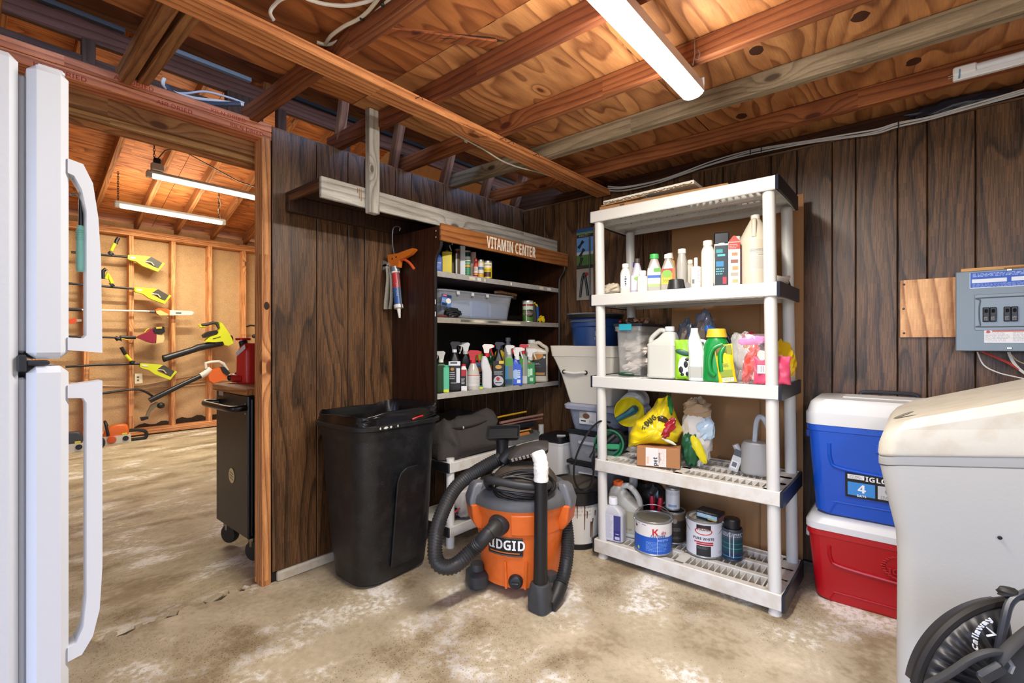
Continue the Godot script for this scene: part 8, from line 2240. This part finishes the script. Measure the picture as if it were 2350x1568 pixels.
		part(cs, "rear_handle", M.new().tube(curve([Vector3(0.06, 0.13, 0), Vector3(0.15, 0.125, 0), Vector3(0.22, 0.10, 0), Vector3(0.235, 0.05, 0), Vector3(0.21, 0.018, 0), Vector3(0.08, 0.014, 0)]), 0.02, 8), mk("1a1a1a", 0.45))
		part(cs, "front_handle", M.new().tube(curve([Vector3(-0.13, 0.10, 0.07), Vector3(-0.15, 0.22, 0.05), Vector3(-0.16, 0.26, -0.02), Vector3(-0.14, 0.2, -0.07)]), 0.015, 8), mk("1a1a1a", 0.45))
		part(cs, "yellow_tab", M.new().at(Vector3(0.02, 0.10, 0.068)).box(Vector3.ZERO, Vector3(0.05, 0.03, 0.01), 0.003), mk("d8c440", 0.4))
		part(cs, "guide_bar", M.new().box(Vector3(-0.36, 0.06, 0.0), Vector3(0.40, 0.07, 0.012), 0.004), mk("3c3a36", 0.4, 0.5))
	# rolling tool chest
	var c := thing("tool_chest", "black rolling tool chest with a wooden top, half hidden by the door post", "tool chest", Vector3(-0.52, 0, 1.72))
	var steel := worn("1d1d1f", 0.35, 2.0, "scuff")
	part(c, "cabinet", M.new().box(Vector3(-0.022, 0.52, 0.0), Vector3(0.47, 0.775, 0.5), 0.006), steel)
	part(c, "wooden_top", plank(Vector3(-0.022, 0.927, 0.0), Vector3(0.49, 0.035, 0.53), 0, 0.004), wood("d8a468", "lumber"))
	part(c, "drawer_bank", M.new().box(Vector3(0.2175, 0.52, 0.0), Vector3(0.012, 0.74, 0.47), 0.004), mk("101012", 0.3))
	part(c, "push_handle", M.new().tube(curve([Vector3(-0.215, 0.84, 0.25), Vector3(-0.225, 0.845, 0.305), Vector3(-0.20, 0.84, 0.325), Vector3(0.0, 0.84, 0.325), Vector3(0.17, 0.84, 0.315), Vector3(0.195, 0.842, 0.25)]), 0.017, 12), mk("121214", 0.3))
	for y in [0.86, 0.81]: part(c, "handle_bolt", M.new().ball(Vector3(0.18, y, 0.251), Vector3(0.007, 0.007, 0.004), 6, 10), mk("a8a49c", 0.3, 0.8))
	part(c, "maker_plate", M.new().box(Vector3(-0.175, 0.895, 0.251), Vector3(0.07, 0.025, 0.002), 0.0), mk("b8b0a4", 0.4, 0.4))
	var st := M.new().at(Vector3(-0.01, 0.44, 0.2515), 0.0, Vector3(PI / 2, 0, 0))
	st.lathe([[0.042, 0.0], [0.042, 0.001], [0.0, 0.001]], 28)
	part(c, "round_sticker", st, mk("d8c088", 0.5), "round tan sticker")
	for k in 3: part(c, "sticker_line", M.new().at(Vector3(-0.01, 0.455 - k * 0.016, 0.2535), 0.0, Vector3(0, 0, -0.2)).box(Vector3.ZERO, Vector3(0.05, 0.004, 0.001), 0.0), mk("8c7440", 0.5))
	for x in [-0.2, 0.16]:
		for z in [-0.2, 0.2]:
			var w := M.new().at(Vector3(x + 0.02, 0.055, z), 0.4, Vector3(PI / 2, 0, 0))
			w.lathe([[0.02, -0.018], [0.052, -0.018], [0.055, -0.01], [0.055, 0.01], [0.052, 0.018], [0.02, 0.018]], 20)
			var cw := part(c, "caster_wheel", w, mk("1a1a1a", 0.5))
			part(cw, "caster_fork", M.new().box(Vector3(x, 0.10, z), Vector3(0.05, 0.065, 0.05), 0.01), mk("8c7c5c", 0.4, 0.6))
	var fcp := Vector3(onz(575, 870, 1.80).x, 0.945, 1.80)
	var fc := thing("fuel_can", "tall red fuel can standing on the tool chest behind the door post", "fuel can", fcp, 0.2)
	part(fc, "body", M.new().loft([[0, 0.12, 0.12, 0.03], [0.01, 0.13, 0.13, 0.03], [0.19, 0.125, 0.125, 0.03], [0.23, 0.09, 0.09, 0.03], [0.245, 0.05, 0.05, 0.02]], 5), mk("d83028", 0.35))
	part(fc, "spout_collar", M.new().tube([Vector3(-0.03, 0.215, 0.02), Vector3(-0.045, 0.255, 0.02)], 0.025, 12), mk("201c1c", 0.4))
	part(fc, "red_lid", M.new().at(Vector3(-0.045, 0.262, 0.02)).loft([[0, 0.075, 0.07, 0.02], [0.014, 0.075, 0.07, 0.02]], 4), mk("c01c28", 0.35))
	part(fc, "white_flash", M.new().at(Vector3(0.0, 0.20, 0.063), 0.0, Vector3(-0.2, 0, 0.6)).box(Vector3.ZERO, Vector3(0.09, 0.03, 0.002), 0.0), mk("e8dcd8", 0.4))
	var gp := Vector3(onz(546, 870, 1.86).x, 0.945, 1.86)
	var dr := thing("red_drill", "small red and black power tool lying on the tool chest", "power tool", gp, 0.3)
	part(dr, "body", M.new().tube([Vector3(-0.07, 0.028, 0), Vector3(-0.04, 0.03, 0), Vector3(0.06, 0.028, 0)], [0.02, 0.028, 0.026], 12), mk("b81c20", 0.35))
	part(dr, "chuck", M.new().ball(Vector3(-0.045, 0.032, 0.022), Vector3(0.018, 0.018, 0.012), 8, 12), mk("161616", 0.4))
	part(dr, "battery", M.new().at(Vector3(0.01, 0.055, -0.02)).ball(Vector3.ZERO, Vector3(0.06, 0.022, 0.03), 8, 12, 0.3, 2), mk("241c20", 0.5))
	var bw := thing("black_bracket", "black wire bracket on the workshop end stud above the fuel can", "bracket", wallx(572, 748))
	o = Transform3D(Basis(), -wallx(572, 748))
	part(bw, "wire", rod(o, [[565, 750], [575, 747], [585, 748], [595, 749]], 0.012), mk("1c1c1c", 0.5))
	part(bw, "knob", M.new().ball(o * wallx(583, 772), Vector3(0.03, 0.03, 0.03), 8, 10), mk("1c1c1c", 0.5))
func _ready() -> void:
	set_view()
	rng.seed = 7
	make_textures()
	build_floor()
	build_walls()
	build_doorway()
	build_ceiling()
	build_eaves()
	build_workshop()
	build_lamps()
	build_fridge()
	build_wall_shelf()
	build_cabinet()
	build_shelves()
	build_trash()
	build_vacuum()
	build_vacuum_tools()
	build_coolers()
	build_bin()
	build_panel()
	build_golf_bag()
	fill_cabinet()
	fill_unit()
	fill_corner()
	fill_hanging()
	fill_cables()
	fill_workshop()
